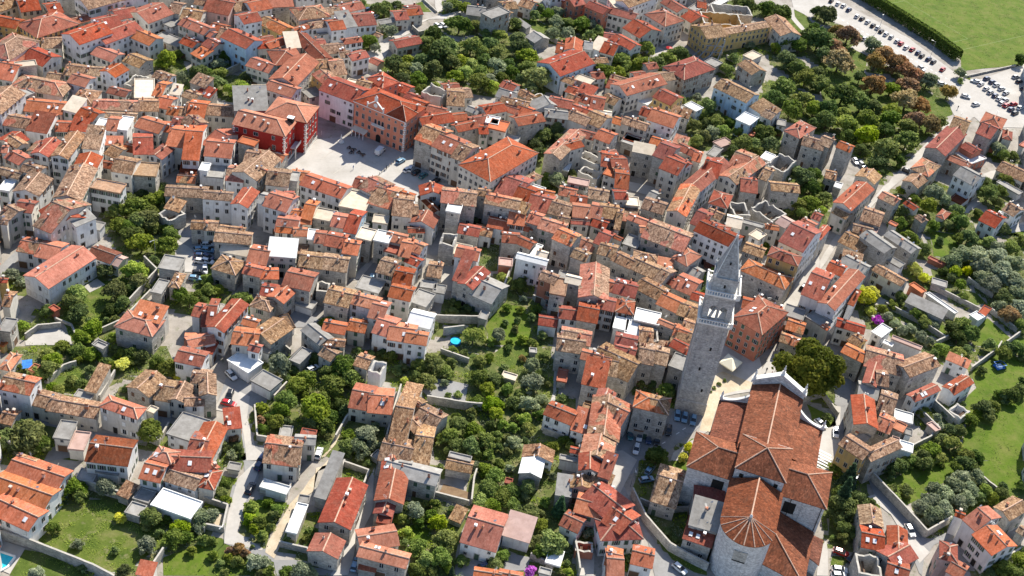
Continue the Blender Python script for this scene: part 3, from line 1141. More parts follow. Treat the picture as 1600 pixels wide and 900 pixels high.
1120 60 1260 120 1340 40 g10mg
1260 200 1370 240 1420 180 g9tg
1000 380 1120 410 1180 350 g9tr
1110 480 1220 510 1220 390 f9tg
1220 400 1330 430 1340 370 g9yg
1320 520 1530 540 1560 300 G9mg
1310 690 1460 720 1480 590 g8rg
1480 600 1600 640 1600 540 g8rw
1170 680 1305 695 1305 605 g6rw
1000 740 1150 760 1160 670 g4rw
1160 870 1380 880 1440 780 g8mg
0 150 70 220 100 100 g8mw
-20 240 60 290 90 230 g7rw
140 350 240 370 260 260 g5tg
80 440 210 460 220 400 f4kw
180 480 280 500 290 430 f4kw
30 550 130 610 170 500 f5kg
0 720 160 770 190 660 g7ww
-40 870 120 890 150 800 g8ow
240 80 350 110 370 20 r9kg
530 680 600 700 630 640 f4kg
1450 90 1530 130 1600 30 g8rg
1500 180 1600 240 1600 120 g8tg
1560 470 1620 500 1620 400 g8rw
980 200 1060 215 1090 170 g7yw
1380 400 1400 410 1420 380 f9tg
T 500 820 110 y
T 690 810 80 o
T 330 640 60 g
T 340 560 50 g
T 450 610 60 d
T 380 580 50 d
T 720 370 60 y
T 900 330 70 d
T 860 420 80 d
T 870 270 50 d
T 1000 620 60 g
T 960 680 60 g
T 840 700 40 g
T 820 770 50 g
T 760 610 50 g
T 860 620 50 g
T 750 720 40 g
T 880 850 60 g
T 960 880 60 g
T 1040 820 60 g
T 620 870 60 y
T 200 740 50 g
T 510 660 50 d
T 480 560 40 d
T 890 530 40 o
T 1160 500 30 g
T 560 770 40 y
T 780 880 50 g
T 1040 650 40 o
P F 700 560 920 600 960 900 620 900 600 720
P D 720 500 1000 540 1100 700 1000 900 600 900 640 680
P D 560 100 700 120 680 320 600 320 520 260
P R 180 0 240 0 250 200 180 200 140 180
P V 240 330 340 210 340 480 250 470
W 600 700 700 560 790 320 820 240 3
W 180 720 600 730 3
W 960 540 1060 590 2
W 260 820 420 800 3
B 360 865 40
@ 960 360 5
-100 20 40 70 75 60 g8oc
200 50 520 150 640 30 g9mg
630 0 920 130 1000 50 g11dw
1000 160 1160 220 1190 140 g9tg
1010 310 1345 490 1370 370 h9mg
460 210 570 275 670 200 h8og
450 440 600 500 690 400 g7og
560 330 640 370 710 320 g5kg
400 410 460 430 500 390 g6rg
0 230 120 310 165 230 g8tg
130 290 310 380 370 290 g8tg
310 390 360 430 470 320 g8tg
190 450 340 560 400 460 g8tg
340 570 500 650 570 560 g8og
510 650 660 720 680 600 g8tg
600 530 720 570 740 510 g7rg
0 480 160 530 180 420 g8rc
10 630 140 650 160 560 h8rc
160 690 340 730 360 650 f8wg
340 720 510 790 530 760 g8og
80 820 180 840 200 700 f7wg
200 860 300 880 290 770 g7tg
270 840 360 860 330 770 r7tg
0 900 160 930 180 830 g8rc
470 860 640 950 660 800 g8mg
540 760 660 810 670 730 g8tg
1170 200 1420 270 1490 200 h13ro
1310 90 1480 200 1600 0 g13rw
1000 600 1160 640 1170 560 g10rc
960 680 1160 820 1320 640 h11rr
1180 620 1300 660 1320 600 g10rw
150 220 330 250 340 190 h6tg
700 290 820 300 820 220 f2dg
1000 40 1100 60 1240 20 f7yw
90 100 180 150 200 60 f6kw
0 750 100 780 110 700 f7ww
T 780 320 50 y
T 700 380 40 y
T 740 430 40 o
T 40 110 50 g
T 1060 480 40 d
T 720 460 40 g
T 1180 100 50 d
P D 640 340 820 300 800 480 700 470
P V 1360 520 1600 130 1600 300 1480 460 1380 700 1230 920 1150 900 1240 700
P R 960 820 1240 820 1200 900 900 900
C 1460 460 1500 420 k
@ 1280 360 5
190 100 340 220 380 80 g6tg
240 20 400 40 440 -30 g7tg
380 80 470 240 540 100 g9kg
510 40 720 190 790 140 g7kg
480 220 620 280 700 260 f5kw
410 310 640 440 700 390 g6tc
700 420 800 490 840 470 f4or
660 560 960 690 1010 640 m4kg
850 210 980 270 990 260 f2or
1240 640 1300 670 1350 610 f4rw
880 410 1000 450 1000 400 f3kg
820 490 1060 640 1100 640 f3ww
0 560 130 640 350 360 G10rw
-160 500 0 550 140 340 g10rw
40 310 170 360 230 280 g9rw
150 250 340 340 420 280 g7kw
170 200 330 240 350 200 m6tw
230 580 270 610 310 500 m7rw
90 770 310 790 400 720 g7rw
180 860 280 900 410 860 g7mo
390 790 480 830 590 770 f5ww
540 850 780 920 830 900 f5pw
480 880 560 900 600 880 f4ww
0 750 60 780 100 760 g6oc
1180 660 1240 710 1290 670 f4ww
T 370 520 90 Y
T 410 480 70 Y
T 330 470 60 Y
T 400 630 50 Y
T 750 300 60 Y
T 820 370 50 Y
T 870 390 40 Y
T 700 60 90 d
T 820 140 60 d
T 1170 50 80 d
T 1040 230 80 o
T 1130 180 90 o
T 1230 190 100 o
T 1300 290 100 o
T 1400 200 90 o
T 1430 330 110 o
T 1520 260 100 o
T 1360 420 90 o
T 1300 370 80 o
T 1530 400 90 o
T 1560 500 80 o
T 1440 520 80 d
T 1400 130 70 o
T 1500 140 70 y
T 1060 320 60 y
T 1160 310 50 Y
T 1100 420 60 g
T 980 320 50 d
T 1040 370 50 d
T 1130 520 50 g
T 1330 90 60 y
T 640 520 60 g
T 570 580 50 g
T 690 600 50 g
T 760 650 60 g
T 820 640 60 g
T 820 710 60 g
T 760 590 50 g
T 1040 760 80 d
T 1120 740 80 y
T 1180 800 80 d
T 1090 830 70 d
T 900 740 50 o
T 540 670 60 o
T 490 610 50 g
T 600 730 50 o
T 650 780 60 o
T 720 770 50 o
T 790 830 60 o
T 860 860 50 o
T 460 700 45 V
T 1570 600 80 o
T 1500 650 80 b
T 1420 590 60 o
T 1580 740 60 g
T 550 340 0 g
T 1200 180 60 o
T 940 80 40 d
T 1100 60 60 d
T 1590 70 50 g
P F 860 0 1040 30 1110 80 1080 220 900 200 880 100
P F 1210 740 1320 690 1500 840 1460 900 1180 900
P F 1400 60 1540 20 1600 60 1600 0 1480 0
P F 800 740 980 740 990 860 840 800
P G 1120 460 1220 490 1300 560 1180 590
P D 480 540 1000 740 960 860 500 640 440 660
P V 0 320 60 230 200 30 260 -20 200 -20 100 80 0 240
P V 470 520 550 560 430 700 400 680
W 510 600 760 720 970 860 2
W 900 900 1110 800 2
W 1330 640 1560 820 1450 900 2
W 1150 400 1350 530 2
W 900 470 1240 640 2
@ 0 540 5
0 330 230 380 310 260 g9mw
240 450 400 495 480 390 g5tc
410 490 755 585 770 460 g5tc
760 480 1060 550 1160 480 h8oc
0 590 90 620 150 520 g5tg
420 710 540 720 600 600 f5kc
540 800 660 830 700 680 f4pc
660 900 980 920 1080 740 g7dw
0 170 80 190 160 80 h5og
215 190 260 200 320 150 f3oo
650 350 750 370 880 200 m4tg
580 390 710 430 740 370 f3kg
1010 320 1160 400 1290 270 G7tg
1220 410 1330 440 1380 290 g6tc
1310 420 1450 450 1510 320 G6tc
1460 460 1600 470 1580 390 g6tw
1400 110 1580 180 1600 60 g7rw
1310 680 1520 740 1640 590 f5kw
1530 280 1640 330 1620 200 g6tw
1480 850 1600 890 1640 700 g5rc
1170 880 1330 910 1410 830 h7oc
110 900 250 940 300 890 g6tw
1040 410 1130 440 1160 410 f3kr
1160 500 1200 530 1220 490 f5yw
710 0 800 20 860 -10 f4kg
T 380 170 90 y
T 420 110 80 y
T 300 210 70 y
T 380 70 60 y
T 100 170 70 g
T 460 60 40 d
T 600 30 80 g
T 720 70 80 g
T 820 130 60 d
T 620 110 50 g
T 900 30 60 g
T 970 140 80 Y
T 1330 160 80 g
T 1390 220 50 Y
T 1100 80 70 d
T 1220 130 70 d
T 460 340 60 g
T 560 270 60 g
T 620 290 60 g
T 700 190 60 g
T 1180 660 110 g
T 1120 620 60 g
T 240 700 140 g
T 200 640 100 g
T 330 760 90 g
T 40 720 90 g
T 130 790 80 d
T 60 600 40 g
T 1070 340 60 b
T 1060 120 40 g
T 400 320 50 y
T 780 230 30 g
T 870 150 50 g
T 50 800 50 g
T 950 60 60 g
T 1030 60 70 d
T 680 400 0 g
T 1580 600 0 g
T 990 330 40 g
T 480 0 60 g
P D 0 0 1300 0 1400 250 1000 240 700 400 500 380 400 300 200 200
P G 480 230 620 170 680 300 540 370 400 320
P R 0 450 240 530 480 580 620 640 760 680 1080 720 1100 760 1060 780 700 720 430 640 300 600 0 520
P R 1200 460 1330 480 1390 500 1300 640 1280 720 1080 780 1060 720 1180 600
P R 420 770 520 780 560 870 400 900 340 900
P G 520 870 620 880 600 900 500 900
W 700 380 780 430 900 230 2
W 1080 700 1180 760 1240 780 1320 640 2
C 1330 530 1370 480 B
B2 150 190 240 90
W 0 790 140 860 4
W 380 300 500 190 600 160 2
@ 320 540 5
190 110 335 230 440 130 f4ww
345 270 510 350 620 265 f4kw
-120 420 60 340 160 200 G8tg
430 40 500 60 550 0 f4kw
670 110 740 160 830 40 f4kg
340 30 420 50 450 0 g7rw
880 70 980 110 1080 50 g5tc
1190 150 1270 200 1300 90 g5tc
1270 190 1370 210 1430 120 r7tw
1140 470 1290 510 1330 330 g5rc
1280 510 1460 530 1470 350 g5oc
470 890 740 920 760 740 g6mc
710 760 860 775 860 710 g6kc
580 700 680 715 690 630 f2kg
740 700 860 720 880 660 f3rg
-130 860 40 900 165 645 G5rc
165 645 285 635 265 520 m5rc
1390 930 1520 950 1700 330 g5tc
1620 900 1750 920 1800 640 g6tc
1300 860 1350 900 1400 840 f2kg
0 40 60 60 90 -20 f5rc
T 590 140 110 o
T 520 90 50 o
T 860 90 60 g
T 1080 160 120 g
T 1140 250 90 g
T 1000 300 110 g
T 950 200 80 d
T 800 250 90 g
T 720 320 90 g
T 850 490 130 y
T 900 440 100 g
T 640 420 100 g
T 600 500 80 g
T 550 590 80 g
T 620 600 60 d
T 440 490 60 y
T 450 650 60 g
T 500 560 50 y
T 440 580 50 b
T 1050 450 70 d
T 1080 500 60 d
T 980 560 70 d
T 940 620 80 d
T 830 600 80 d
T 1260 700 130 o
T 1200 800 90 o
T 1320 640 70 o
T 1320 780 70 o
T 1120 790 80 g
T 1080 840 60 g
T 1130 700 60 g
T 1560 270 40 Y
T 1500 190 60 g
T 1560 170 50 g
T 1460 70 70 g
T 1200 40 40 g
T 1300 60 40 g
T 1380 60 60 d
T 220 680 70 b
T 260 800 60 d
T 140 780 60 g
T 210 850 50 o
T 70 880 40 g
T 650 250 40 g
T 960 690 50 g
T 680 190 60 d
T 1420 190 40 g
P D 540 440 620 260 700 100 1250 120 1200 540 940 830 920 900 700 700 520 720 400 680 390 500
P D 1050 640 1150 500 1420 580 1380 880 960 880
P P 1120 500 1140 560 1010 770 940 880 900 900 1020 700
P R 170 250 260 260 520 400 390 470 330 560 400 780 490 790 470 900 240 900 310 900 270 540 80 500
P V 70 500 180 320 350 400 330 560 280 600 230 520
P V 300 700 270 540 330 480 350 620 400 800 470 850 450 900 320 900
P D 100 740 300 640 310 860 80 900
W 390 500 410 740 520 760 2
W 1130 560 1100 600 1020 740 2
W 1530 340 1470 540 1400 800 2
W 540 430 640 320 2
W 580 0 670 70 2
C 170 195 240 265 w
C 200 370 190 400 k
C 140 440 230 460 r
C 440 890 470 850 b
C 880 870 900 810 w
C 820 190 860 170 w
@ 640 540 5
-170 560 60 620 250 660 g6tg
0 470 50 500 130 440 g7tc
60 570 190 680 260 540 g6tg
-220 880 0 950 30 760 g6tg
880 870 1100 900 1130 820 G5tw
1070 530 1260 625 1300 520 g6rw
1265 650 1400 690 1445 560 m5ow
1350 500 1440 530 1455 480 f5tg
1420 690 1640 760 1640 450 G8mc
1430 450 1560 470 1620 370 G8rc
1340 295 1510 320 1560 170 m8rg
1340 100 1560 150 1580 80 g9og
1150 30 1360 60 1370 -60 g8tg
1540 220 1620 250 1620 90 g8tg
1330 860 1560 900 1610 750 G8mg
1160 890 1320 910 1340 870 f4kw
1150 270 1230 290 1240 190 f3rg
725 240 830 285 835 230 f2yk
290 870 470 900 500 860 f4kg
0 840 60 860 70 800 f5ww
1240 840 1330 840 1370 800 g5rc
940 50 1000 60 990 20 f2kg
T 180 130 110 g
T 80 150 80 g
T 280 200 80 g
T 50 230 70 g
T 140 280 90 g
T 320 130 60 d
T 540 120 70 y
T 540 240 100 g
T 630 90 60 g
T 660 260 90 g
T 610 340 90 g
T 760 340 80 g
T 950 150 90 o
T 880 100 50 b
T 1050 90 60 g
T 960 290 120 o
T 860 380 80 g
T 930 450 90 o
T 1030 420 70 o
T 820 440 80 g
T 1010 230 60 g
T 530 440 80 g
T 650 450 90 y
T 680 530 90 y
T 720 610 60 y
T 900 570 80 y
T 920 650 80 g
T 830 560 60 g
T 800 640 60 g
T 640 620 70 g
T 500 660 110 g
T 380 620 100 g
T 300 700 100 g
T 350 780 90 g
T 480 780 110 g
T 590 740 100 g
T 680 700 70 g
T 690 790 60 g
T 820 760 80 o
T 760 830 60 g
T 240 640 50 g
T 620 850 70 g
T 530 860 60 g
T 1130 790 70 g
T 1220 740 60 g
T 1190 410 40 g
T 1250 780 50 g
T 300 390 40 g
T 380 380 40 y
T 270 290 50 o
T 370 550 50 d
T 480 560 50 d
T 430 60 50 d
T 730 180 60 g
T 1080 300 50 g
T 720 470 50 y
T 480 520 60 g
T 1010 540 60 d
T 760 720 50 g
T 900 740 40 d
T 1330 730 40 d
T 340 40 60 y
T 1020 890 60 y
T 780 20 50 g
P G 660 60 760 -20 960 0 880 170 720 180 640 130
P D 0 60 480 60 680 120 1100 0 1140 300 1060 700 1240 740 1200 900 200 900 180 600 100 380 0 330
P D 1150 420 1300 420 1300 500 1150 440
W 130 450 430 500 560 510 3
W 240 60 460 140 2
W 1040 680 1200 740 2
P R 100 360 220 260 460 300 430 480 170 430
P V 1140 60 1160 60 1130 460 1110 440
@ 960 540 5
-120 150 110 330 160 100 g8tg
0 60 150 100 170 20 g8rc
-60 620 10 740 100 430 g8mc
180 130 290 140 320 0 g9tg
300 130 400 150 430 30 g9tg
430 150 570 200 620 110 f8kg
450 0 620 100 660 30 g8rg
140 480 400 520 450 410 h11mg
150 660 380 690 390 520 f3tg
T 210 290 50 g
T 400 340 70 g
T 440 380 60 g
T 310 280 60 d
T 330 860 90 d
T 590 800 60 Y
T 540 870 50 Y
T 90 570 40 o
T 780 330 18 g
T 820 300 20 g
T 860 270 18 g
T 755 360 12 g
T 1545 165 172 A
C 120 650 125 740 G
C 200 660 190 750 w
C 270 680 265 770 b
C 335 690 330 780 k
C 180 770 165 840 w
C 430 610 420 710 k
C 495 510 490 580 B
C 555 530 545 590 B
C 625 540 610 620 B
C 1320 10 1290 30 w
U 910 130
P R 20 440 110 380 150 660 400 700 460 500 720 480 740 560 640 660 420 830 380 880 250 900 0 900
P P 850 200 1100 300 1060 340 830 380 740 680 660 670 720 420 790 210
P V 480 0 1100 0 1160 200 1080 360 830 400 760 560 720 680 640 720 560 900 430 900 460 840 640 720 700 540 760 200 820 0
P F 640 740 600 740 480 830 430 900 560 900
P V 1380 -60 1260 0 1100 300 1060 700 1150 340 1280 160 1360 0
P F 1500 460 1740 560 1740 640 1600 700
W 1460 450 1620 400 1740 560 2
@ 1280 540 5
170 50 340 140 390 60 g8og
340 160 640 240 660 70 g8mg
570 135 710 245 960 160 G9tg
670 380 750 440 960 350 G7rw
970 320 1060 400 1200 290 G5rw
970 110 1150 170 1200 130 m5ow
1010 500 1110 570 1180 510 r3ww
290 290 430 300 540 160 G9rg
430 330 520 320 540 170 g9tg
280 400 440 420 480 300 g7kg
240 625 440 630 460 410 G9rg
450 500 580 560 610 380 g8tg
450 650 560 720 580 560 g8mg
580 570 730 610 740 530 f5wg
580 640 660 690 680 620 f5og
660 690 720 700 740 650 f4kw
560 770 620 790 630 720 f4pg
610 810 720 830 750 760 f4wb
370 830 420 960 600 790 G9tg
180 780 340 930 400 800 g10to
240 700 340 800 400 700 g5kg
860 620 900 690 930 640 f3pg
T 50 160 150 A
T 60 330 100 A
T 60 560 50 g
T 1270 190 50 d
T 1100 660 60 g
T 1190 580 70 g
T 1040 760 80 g
T 970 730 60 g
T 880 820 80 g
T 820 860 70 g
T 780 900 60 g
T 930 880 60 g
T 1080 830 50 g
T 1150 860 70 g
T 1230 870 70 d
T 1030 650 60 d
T 1290 480 80 d
T 1360 470 60 g
T 1450 400 60 d
T 1500 380 70 d
T 1570 350 60 g
T 1590 280 50 d
T 1400 380 50 d
T 1320 550 60 g
T 1240 520 50 g
T 1000 530 50 o
T 920 560 40 o
T 950 630 40 o
T 1440 60 80 g
T 1480 20 60 d
T 1560 20 70 d
T 1090 60 70 g
T 1160 30 50 g
T 960 20 60 y
T 820 520 60 g
T 850 560 50 g
T 1330 -10 60 g
T 1600 100 40 d
T 240 880 40 g
T 680 870 40 g
T 1130 460 30 g
T 900 60 40 g
P F 1200 0 1400 0 1400 60 1200 190 1220 330 1120 440 1160 560 1060 900 1640 900 1640 160 1500 60 1640 -20 1640 -60 1200 -60
P F 930 0 1060 0 1060 60 960 60
P V 110 470 170 480 160 620 80 640 0 640 0 900 120 900 160 740 140 650
P R 120 460 130 240 190 100 260 180 240 440 210 620 160 760 240 900 120 900 110 740 130 640 170 490
P D 880 480 1060 440 1180 560 900 720
W 1180 200 1380 50 1410 0 2
W 870 470 1030 620 3
W 760 540 920 700 3
W 620 860 860 740 920 640 2
K2 1410 150
C 130 635 130 720 w
C 0 600 20 620 w
P G 1060 640 1300 500 1640 340 1640 500 1200 600
@ 0 720 5
-60 390 220 560 330 400 g6ow
-60 220 340 380 440 230 g6ow
60 90 440 225 545 85 g6ow
1100 125 1250 165 1330 10 g6ow
1290 150 1520 220 1600 110 g5tw
1180 340 1490 460 1580 320 f4ww
1350 60 1640 90 1640 -60 g6rw
970 400 1090 440 1150 350 f3kg
1040 290 1160 340 1220 240 f3kw
900 260 1000 300 1090 210 m3tg
1050 890 1190 910 1240 810 m4oc
600 140 730 180 760 80 f3kw
750 80 930 120 960 20 f4kw
T 570 200 90 g
T 620 260 70 g
T 520 160 50 y
T 400 520 70 g
T 830 200 90 o
T 1180 430 90 g
T 1150 500 60 g
T 1300 460 50 g
T 1400 520 80 y
T 1360 600 90 g
T 1440 590 70 g
T 1150 650 80 o
T 1560 440 80 o
T 1540 520 60 o
T 970 860 70 d
T 280 880 70 o
T 640 840 40 d
T 930 450 50 Y
T 1500 700 50 g
T 1580 620 60 g
T 760 450 0 o
T 360 490 40 g
T 450 300 60 g
T 1240 560 40 g
T 600 650 50 o
T 900 700 40 g
P Z 260 600 420 360 560 340 800 360 1240 520 1240 700 1080 800 1020 860 760 860 540 760 360 680
P G 60 900 200 700 340 720 640 860 700 900
P F 1280 760 1640 620 1640 900 1280 900
P G 640 300 1000 330 1300 520 1280 700 1200 700 1100 480 700 400
P V -20 610 200 690 70 890 0 850
S 0 710 120 750 60 830 -120 800
W -60 590 250 680 730 870 900 960 3
W 1280 740 1200 860 1180 900 3
W 690 220 840 270 1000 320 3
W 1300 450 1600 560 2
W 600 140 720 190 2
C 1280 760 1270 765 n
@ 320 720 5
590 -130 300 -20 300 30 f0kk
-60 200 60 210 140 80 h5rc
470 0 720 40 760 -160 g6mc
430 200 640 270 670 200 f3ww
860 280 950 320 1080 10 m4kg
910 470 1130 530 1250 200 G6rg
820 700 1030 760 1080 630 G5rg
630 550 720 570 810 340 f4wg
720 320 810 330 830 270 f3kg
1380 75 1510 80 1530 -20 G6rg
1350 295 1550 340 1570 120 G6rg
1320 410 1450 430 1490 340 G5rg
1350 470 1450 490 1460 430 f5dr
1210 720 1480 640 1480 480 g5oc
1200 740 1560 830 1600 730 g6og
1200 840 1340 880 1350 800 m3rg
1510 80 1600 100 1620 0 g6kg
-60 40 40 60 160 40 g5rc
170 60 270 80 290 20 f2kc
T 150 170 70 g
T 110 250 70 g
T 160 310 60 g
T 40 420 70 o
T 360 360 60 y
T 350 450 60 y
T 380 530 60 y
T 450 590 60 y
T 420 480 70 g
T 560 380 70 g
T 540 430 60 d
T 500 330 50 g
T 510 520 50 g
T 650 610 40 g
T 820 560 60 g
T 800 610 50 g
T 800 680 40 g
T 200 700 50 b
T 260 690 60 b
T 320 720 50 b
T 370 670 20 g
T 400 790 80 o
T 470 800 70 o
T 500 870 60 g
T 430 880 50 g
T 250 780 60 g
T 640 870 70 g
T 760 850 90 o
T 830 880 60 o
T 50 620 50 g
T 150 880 50 g
T 60 740 50 g
T 1070 580 30 g
T 1270 20 40 g
T 1400 830 50 d
T 1530 450 70 g
T 1580 370 80 d
T 1570 560 60 y
T 1560 640 40 g
T 180 760 50 g
T 120 800 40 g
T 1380 880 30 g
P F 300 380 420 300 640 330 600 440 460 640 320 560
P G 0 580 130 620 320 740 540 800 540 900 0 900
P R 300 0 400 0 420 120 360 290 260 420 260 560 300 640 460 690 560 660 580 700 540 780 700 780 1000 870 980 900 560 900 540 800 370 720 150 650 160 420 220 200 310 100
P V 400 0 260 140 180 420 150 650 440 700 460 690 260 560 310 330 340 280 430 60
P P 1000 -20 960 0 740 240 480 660 460 720 540 770 640 540 720 330 830 240 870 60 1060 0
P V 1220 260 1330 60 1310 400 1180 640 1120 900 980 900 1080 700 1120 560
P D 690 680 880 480 900 400 740 420 620 560
P P 60 420 160 420 120 540 40 520
C 330 260 380 170 k
C 410 60 450 0 b
C 1160 850 1190 770 B
C 10 140 20 150 n
W 580 670 800 720 820 780 2
W 0 320 180 380 140 560 0 530 2
W 1080 40 1280 110 1240 210 2
W 1030 160 1090 30 2
W 430 260 640 300 670 210 2
W 1150 540 1230 300 2
P D 1100 60 1270 120 1240 200 1060 170
@ 640 720 5
-200 90 190 180 250 70 g6kg
400 625 665 690 770 430 g5ow
725 580 940 650 990 480 m4pw
1295 390 1530 460 1560 320 g6op
1175 495 1310 555 1380 450 g5rw
1320 75 1470 80 1490 -40 G8rg
1480 110 1560 140 1610 0 m8rg
1260 210 1410 210 1420 120 G6tp
1410 200 1530 285 1560 150 m6tp
1140 260 1250 270 1270 150 m5kg
1540 480 1640 600 1760 420 g7rp
1530 800 1640 830 1660 700 g6ow
1540 890 1640 900 1640 810 f6oc
500 910 700 930 720 860 g5oc
700 920 870 950 880 880 g5oc
1290 700 1430 710 1440 630 r3rr
740 170 800 185 810 140 f2rr
310 450 400 500 450 400 m2tg
1060 790 1180 830 1210 710 f3wg
870 90 1020 130 1040 0 G5wg
1000 870 1100 890 1120 850 f3kc
270 60 480 100 510 0 g3tg
T 580 60 80 g
T 660 120 90 g
T 610 220 100 g
T 560 320 80 y
T 640 340 80 y
T 720 280 80 g
T 790 230 70 g
T 800 330 70 g
T 930 200 80 g
T 900 280 50 d
T 940 400 90 g
T 880 450 50 d
T 1040 500 70 g
T 1180 350 90 C
T 1130 640 120 g
T 1050 690 90 d
T 1010 640 70 g
T 730 740 70 g
T 670 810 70 g
T 270 620 110 g
T 240 740 100 g
T 130 760 90 y
T 60 670 90 g
T 50 850 80 d
T 290 820 60 g
T 40 380 90 o
T 220 470 80 y
T 160 430 70 g
T 120 340 50 g
T 330 380 40 g
T 200 340 60 g
T 340 250 0 g
T 1070 60 70 g
T 1120 120 50 o
T 330 860 40 C
T 410 780 60 g
T 940 860 55 V
T 1410 560 60 o
T 700 20 60 g
T 780 60 50 o
T 1060 320 60 g
T 1020 420 50 g
T 1150 850 50 g
T 1240 870 50 y
T 850 380 50 g
T 1230 800 30 g
T 240 40 30 g
T 520 30 50 o
T 70 480 60 d
T 180 860 60 g
T 440 60 0 g
T 540 400 0 g
P D 500 0 1160 0 1140 260 1280 380 1200 620 1060 820 760 700 990 500 760 420 500 360 480 200
P D 0 280 460 400 400 600 340 900 0 900
P F 690 200 850 220 870 340 700 340
P F 0 500 160 540 150 660 0 620
P B 220 260 260 180 480 250 470 340
P R 380 640 650 700 600 900 360 900 360 740
P V 1290 720 1440 720 1440 900 1310 900
P R 740 720 940 760 920 860 740 860
C 560 830 630 800 b
C 1555 280 1580 190 w
W 1270 620 1300 760 1320 900 3
W 480 340 500 160 520 100 2
W 190 280 460 350 2
W 940 760 1100 840 2
@ 960 720 5
-180 330 -60 560 70 310 g7rp
-60 590 260 640 130 470 h6rw
150 790 300 850 290 700 g5ow
-60 900 60 900 60 700 g6ow
285 300 475 355 550 90 g5tg
610 350 830 360 860 250 m8rg
540 600 750 665 790 540 m6rg
590 490 800 550 830 380 m8kg
T 100 680 45 g
T 120 760 40 g
T 470 610 40 d
T 600 710 40 d
T 680 730 40 d
T 420 560 40 d
P R -100 -100 200 0 160 100 40 120 120 300 220 500 330 650 500 830 620 960 330 960 260 640 220 540 60 320 0 200 -60 100
P V -140 -60 60 -80 180 0 40 260 60 320 -20 260 -80 100
P D 200 0 400 0 560 100 580 400 560 600 760 700 720 860 400 700 130 280
P F 480 -30 560 -30 560 90 440 60
P G 360 640 720 860 720 900 620 880 440 760
W 130 270 230 480 420 700 560 780 720 860 3
W 190 330 290 370 400 410 600 390 2
C 460 800 560 880 w
C 260 90 290 50 B
C 220 150 280 140 B
@ 1280 720 5
310 500 500 520 490 370 G7tg
310 690 490 700 510 520 g7rg
520 690 690 720 700 540 G7rg
480 700 620 900 740 760 G7rg
300 880 480 880 480 720 r7tg
500 900 680 940 720 800 g7rg
920 780 1060 790 1100 640 h9rp
960 870 1090 920 1200 820 g8rp
1120 460 1220 560 1420 440 g8ow
1220 590 1340 770 1520 650 g8ow
1040 440 1120 450 1160 400 g7rw
1360 360 1490 475 1640 380 G7tg
1540 550 1600 600 1640 540 g5tg
T 240 120 110 C
T 200 250 120 C
T 300 300 90 d
T 200 360 120 d
T 170 450 80 d
T 150 60 70 g
T 210 530 80 g
T 190 600 60 g
T 400 320 50 g
T 160 250 80 d
T 840 20 80 d
T 640 30 70 g
T 720 0 60 g
T 560 40 70 d
T 1140 20 90 d
T 1080 60 70 g
T 1200 40 60 d
T 900 220 80 o
T 980 260 90 o
T 880 320 90 o
T 800 360 80 o
T 1060 200 90 o
T 1120 130 80 o
T 1180 230 80 o
T 1160 300 80 o
T 1080 320 90 o
T 980 380 90 o
T 900 420 90 o
T 860 470 60 o
T 1020 430 60 o
T 1230 120 70 o
T 1300 230 70 y
T 1250 280 60 g
T 1350 290 60 g
T 1200 180 60 d
T 1430 250 60 g
T 1440 200 40 d
T 1570 190 50 g
T 580 220 50 g
T 680 230 60 g
T 600 280 40 y
T 560 130 30 g
T 1440 840 90 d
T 1560 780 80 g
T 1520 870 70 g
T 1470 870 50 Y
T 1580 700 40 g
T 1340 880 60 d
T 110 600 30 y
T 1410 640 0 g
P F 500 170 740 60 900 -40 1060 0 1100 100 1000 160 780 300 680 360 540 240
P F 1240 0 1640 -40 1640 180 1420 240 1260 120
P D 80 100 340 60 420 340 300 480 280 680 80 680
P G 90 740 240 760 220 830 80 810
P G 780 300 1250 100 1640 200 1640 240 1500 300 1100 440 900 520
P R 100 0 330 0 440 130 620 340 800 590 860 620 1000 560 1060 590 900 660 820 760 800 900 780 880 680 600 560 400 440 300 380 140 250 60 110 60
P V 380 280 440 260 860 720 780 800 560 420
P V 640 360 700 360 880 560 800 580
W 400 150 600 360 820 600 1010 490 3
W 1250 120 1400 240 1
W 1480 760 1600 690 2
C 680 490 740 600 w
C 100 690 240 740 r
C 90 840 230 860 w
C 90 890 220 900 w
C 240 770 280 740 k
C 1110 60 1180 45 z
P V 0 700 60 620 70 900 -20 900
P V -60 60 100 60 60 100 -20 80
@ 0 0 1
-30 -11 -2 -11 -6 -33 g6rc
-25 -35 -2 -37 3 -55 g7rw
0 -9 30 -5 36 -31 g7rw
32 -6 67 -8 66 -28 g8og
37 -30 67 -32 73 -50 g8tg
69 -10 99 -11 97 -32 g8tw
101 -5 133 -1 134 -27 g7tg
106 -29 133 -31 139 -49 g6rc
135 -6 162 -9 163 -28 g7mc
140 -30 162 -32 168 -50 g6ow
164 -5 189 -3 190 -27 g6tc
169 -29 189 -31 195 -49 g7og
191 -9 218 -5 222 -31 g7mc
196 -33 218 -35 224 -53 g6tc
220 -9 245 -12 252 -31 g7og
225 -33 245 -35 251 -53 g7tw
247 -9 281 -3 284 -31 g6tc
283 -10 311 -8 308 -32 g8rg
288 -34 311 -36 317 -54 g6tc
313 -7 351 -7 348 -29 g6rw
318 -31 351 -33 357 -51 g8rg
353 -10 387 -14 388 -32 g6tw
358 -34 387 -36 393 -54 g8tc
389 -10 422 -12 422 -32 g7rc
394 -34 422 -36 428 -54 g6oc
424 -8 460 -12 457 -30 g6mc
429 -32 460 -34 466 -52 g7tw
462 -5 490 -6 486 -27 g8tw
467 -29 490 -31 496 -49 g6tw
492 -7 529 -2 526 -29 g7oc
497 -31 529 -33 535 -51 g8tc
531 -7 563 -4 560 -29 g7tw
1000 -6 1030 -10 1026 -26 g7tg
1040 -12 1070 -16 1066 -32 g7rw
900 -10 930 -14 926 -30 g7rc
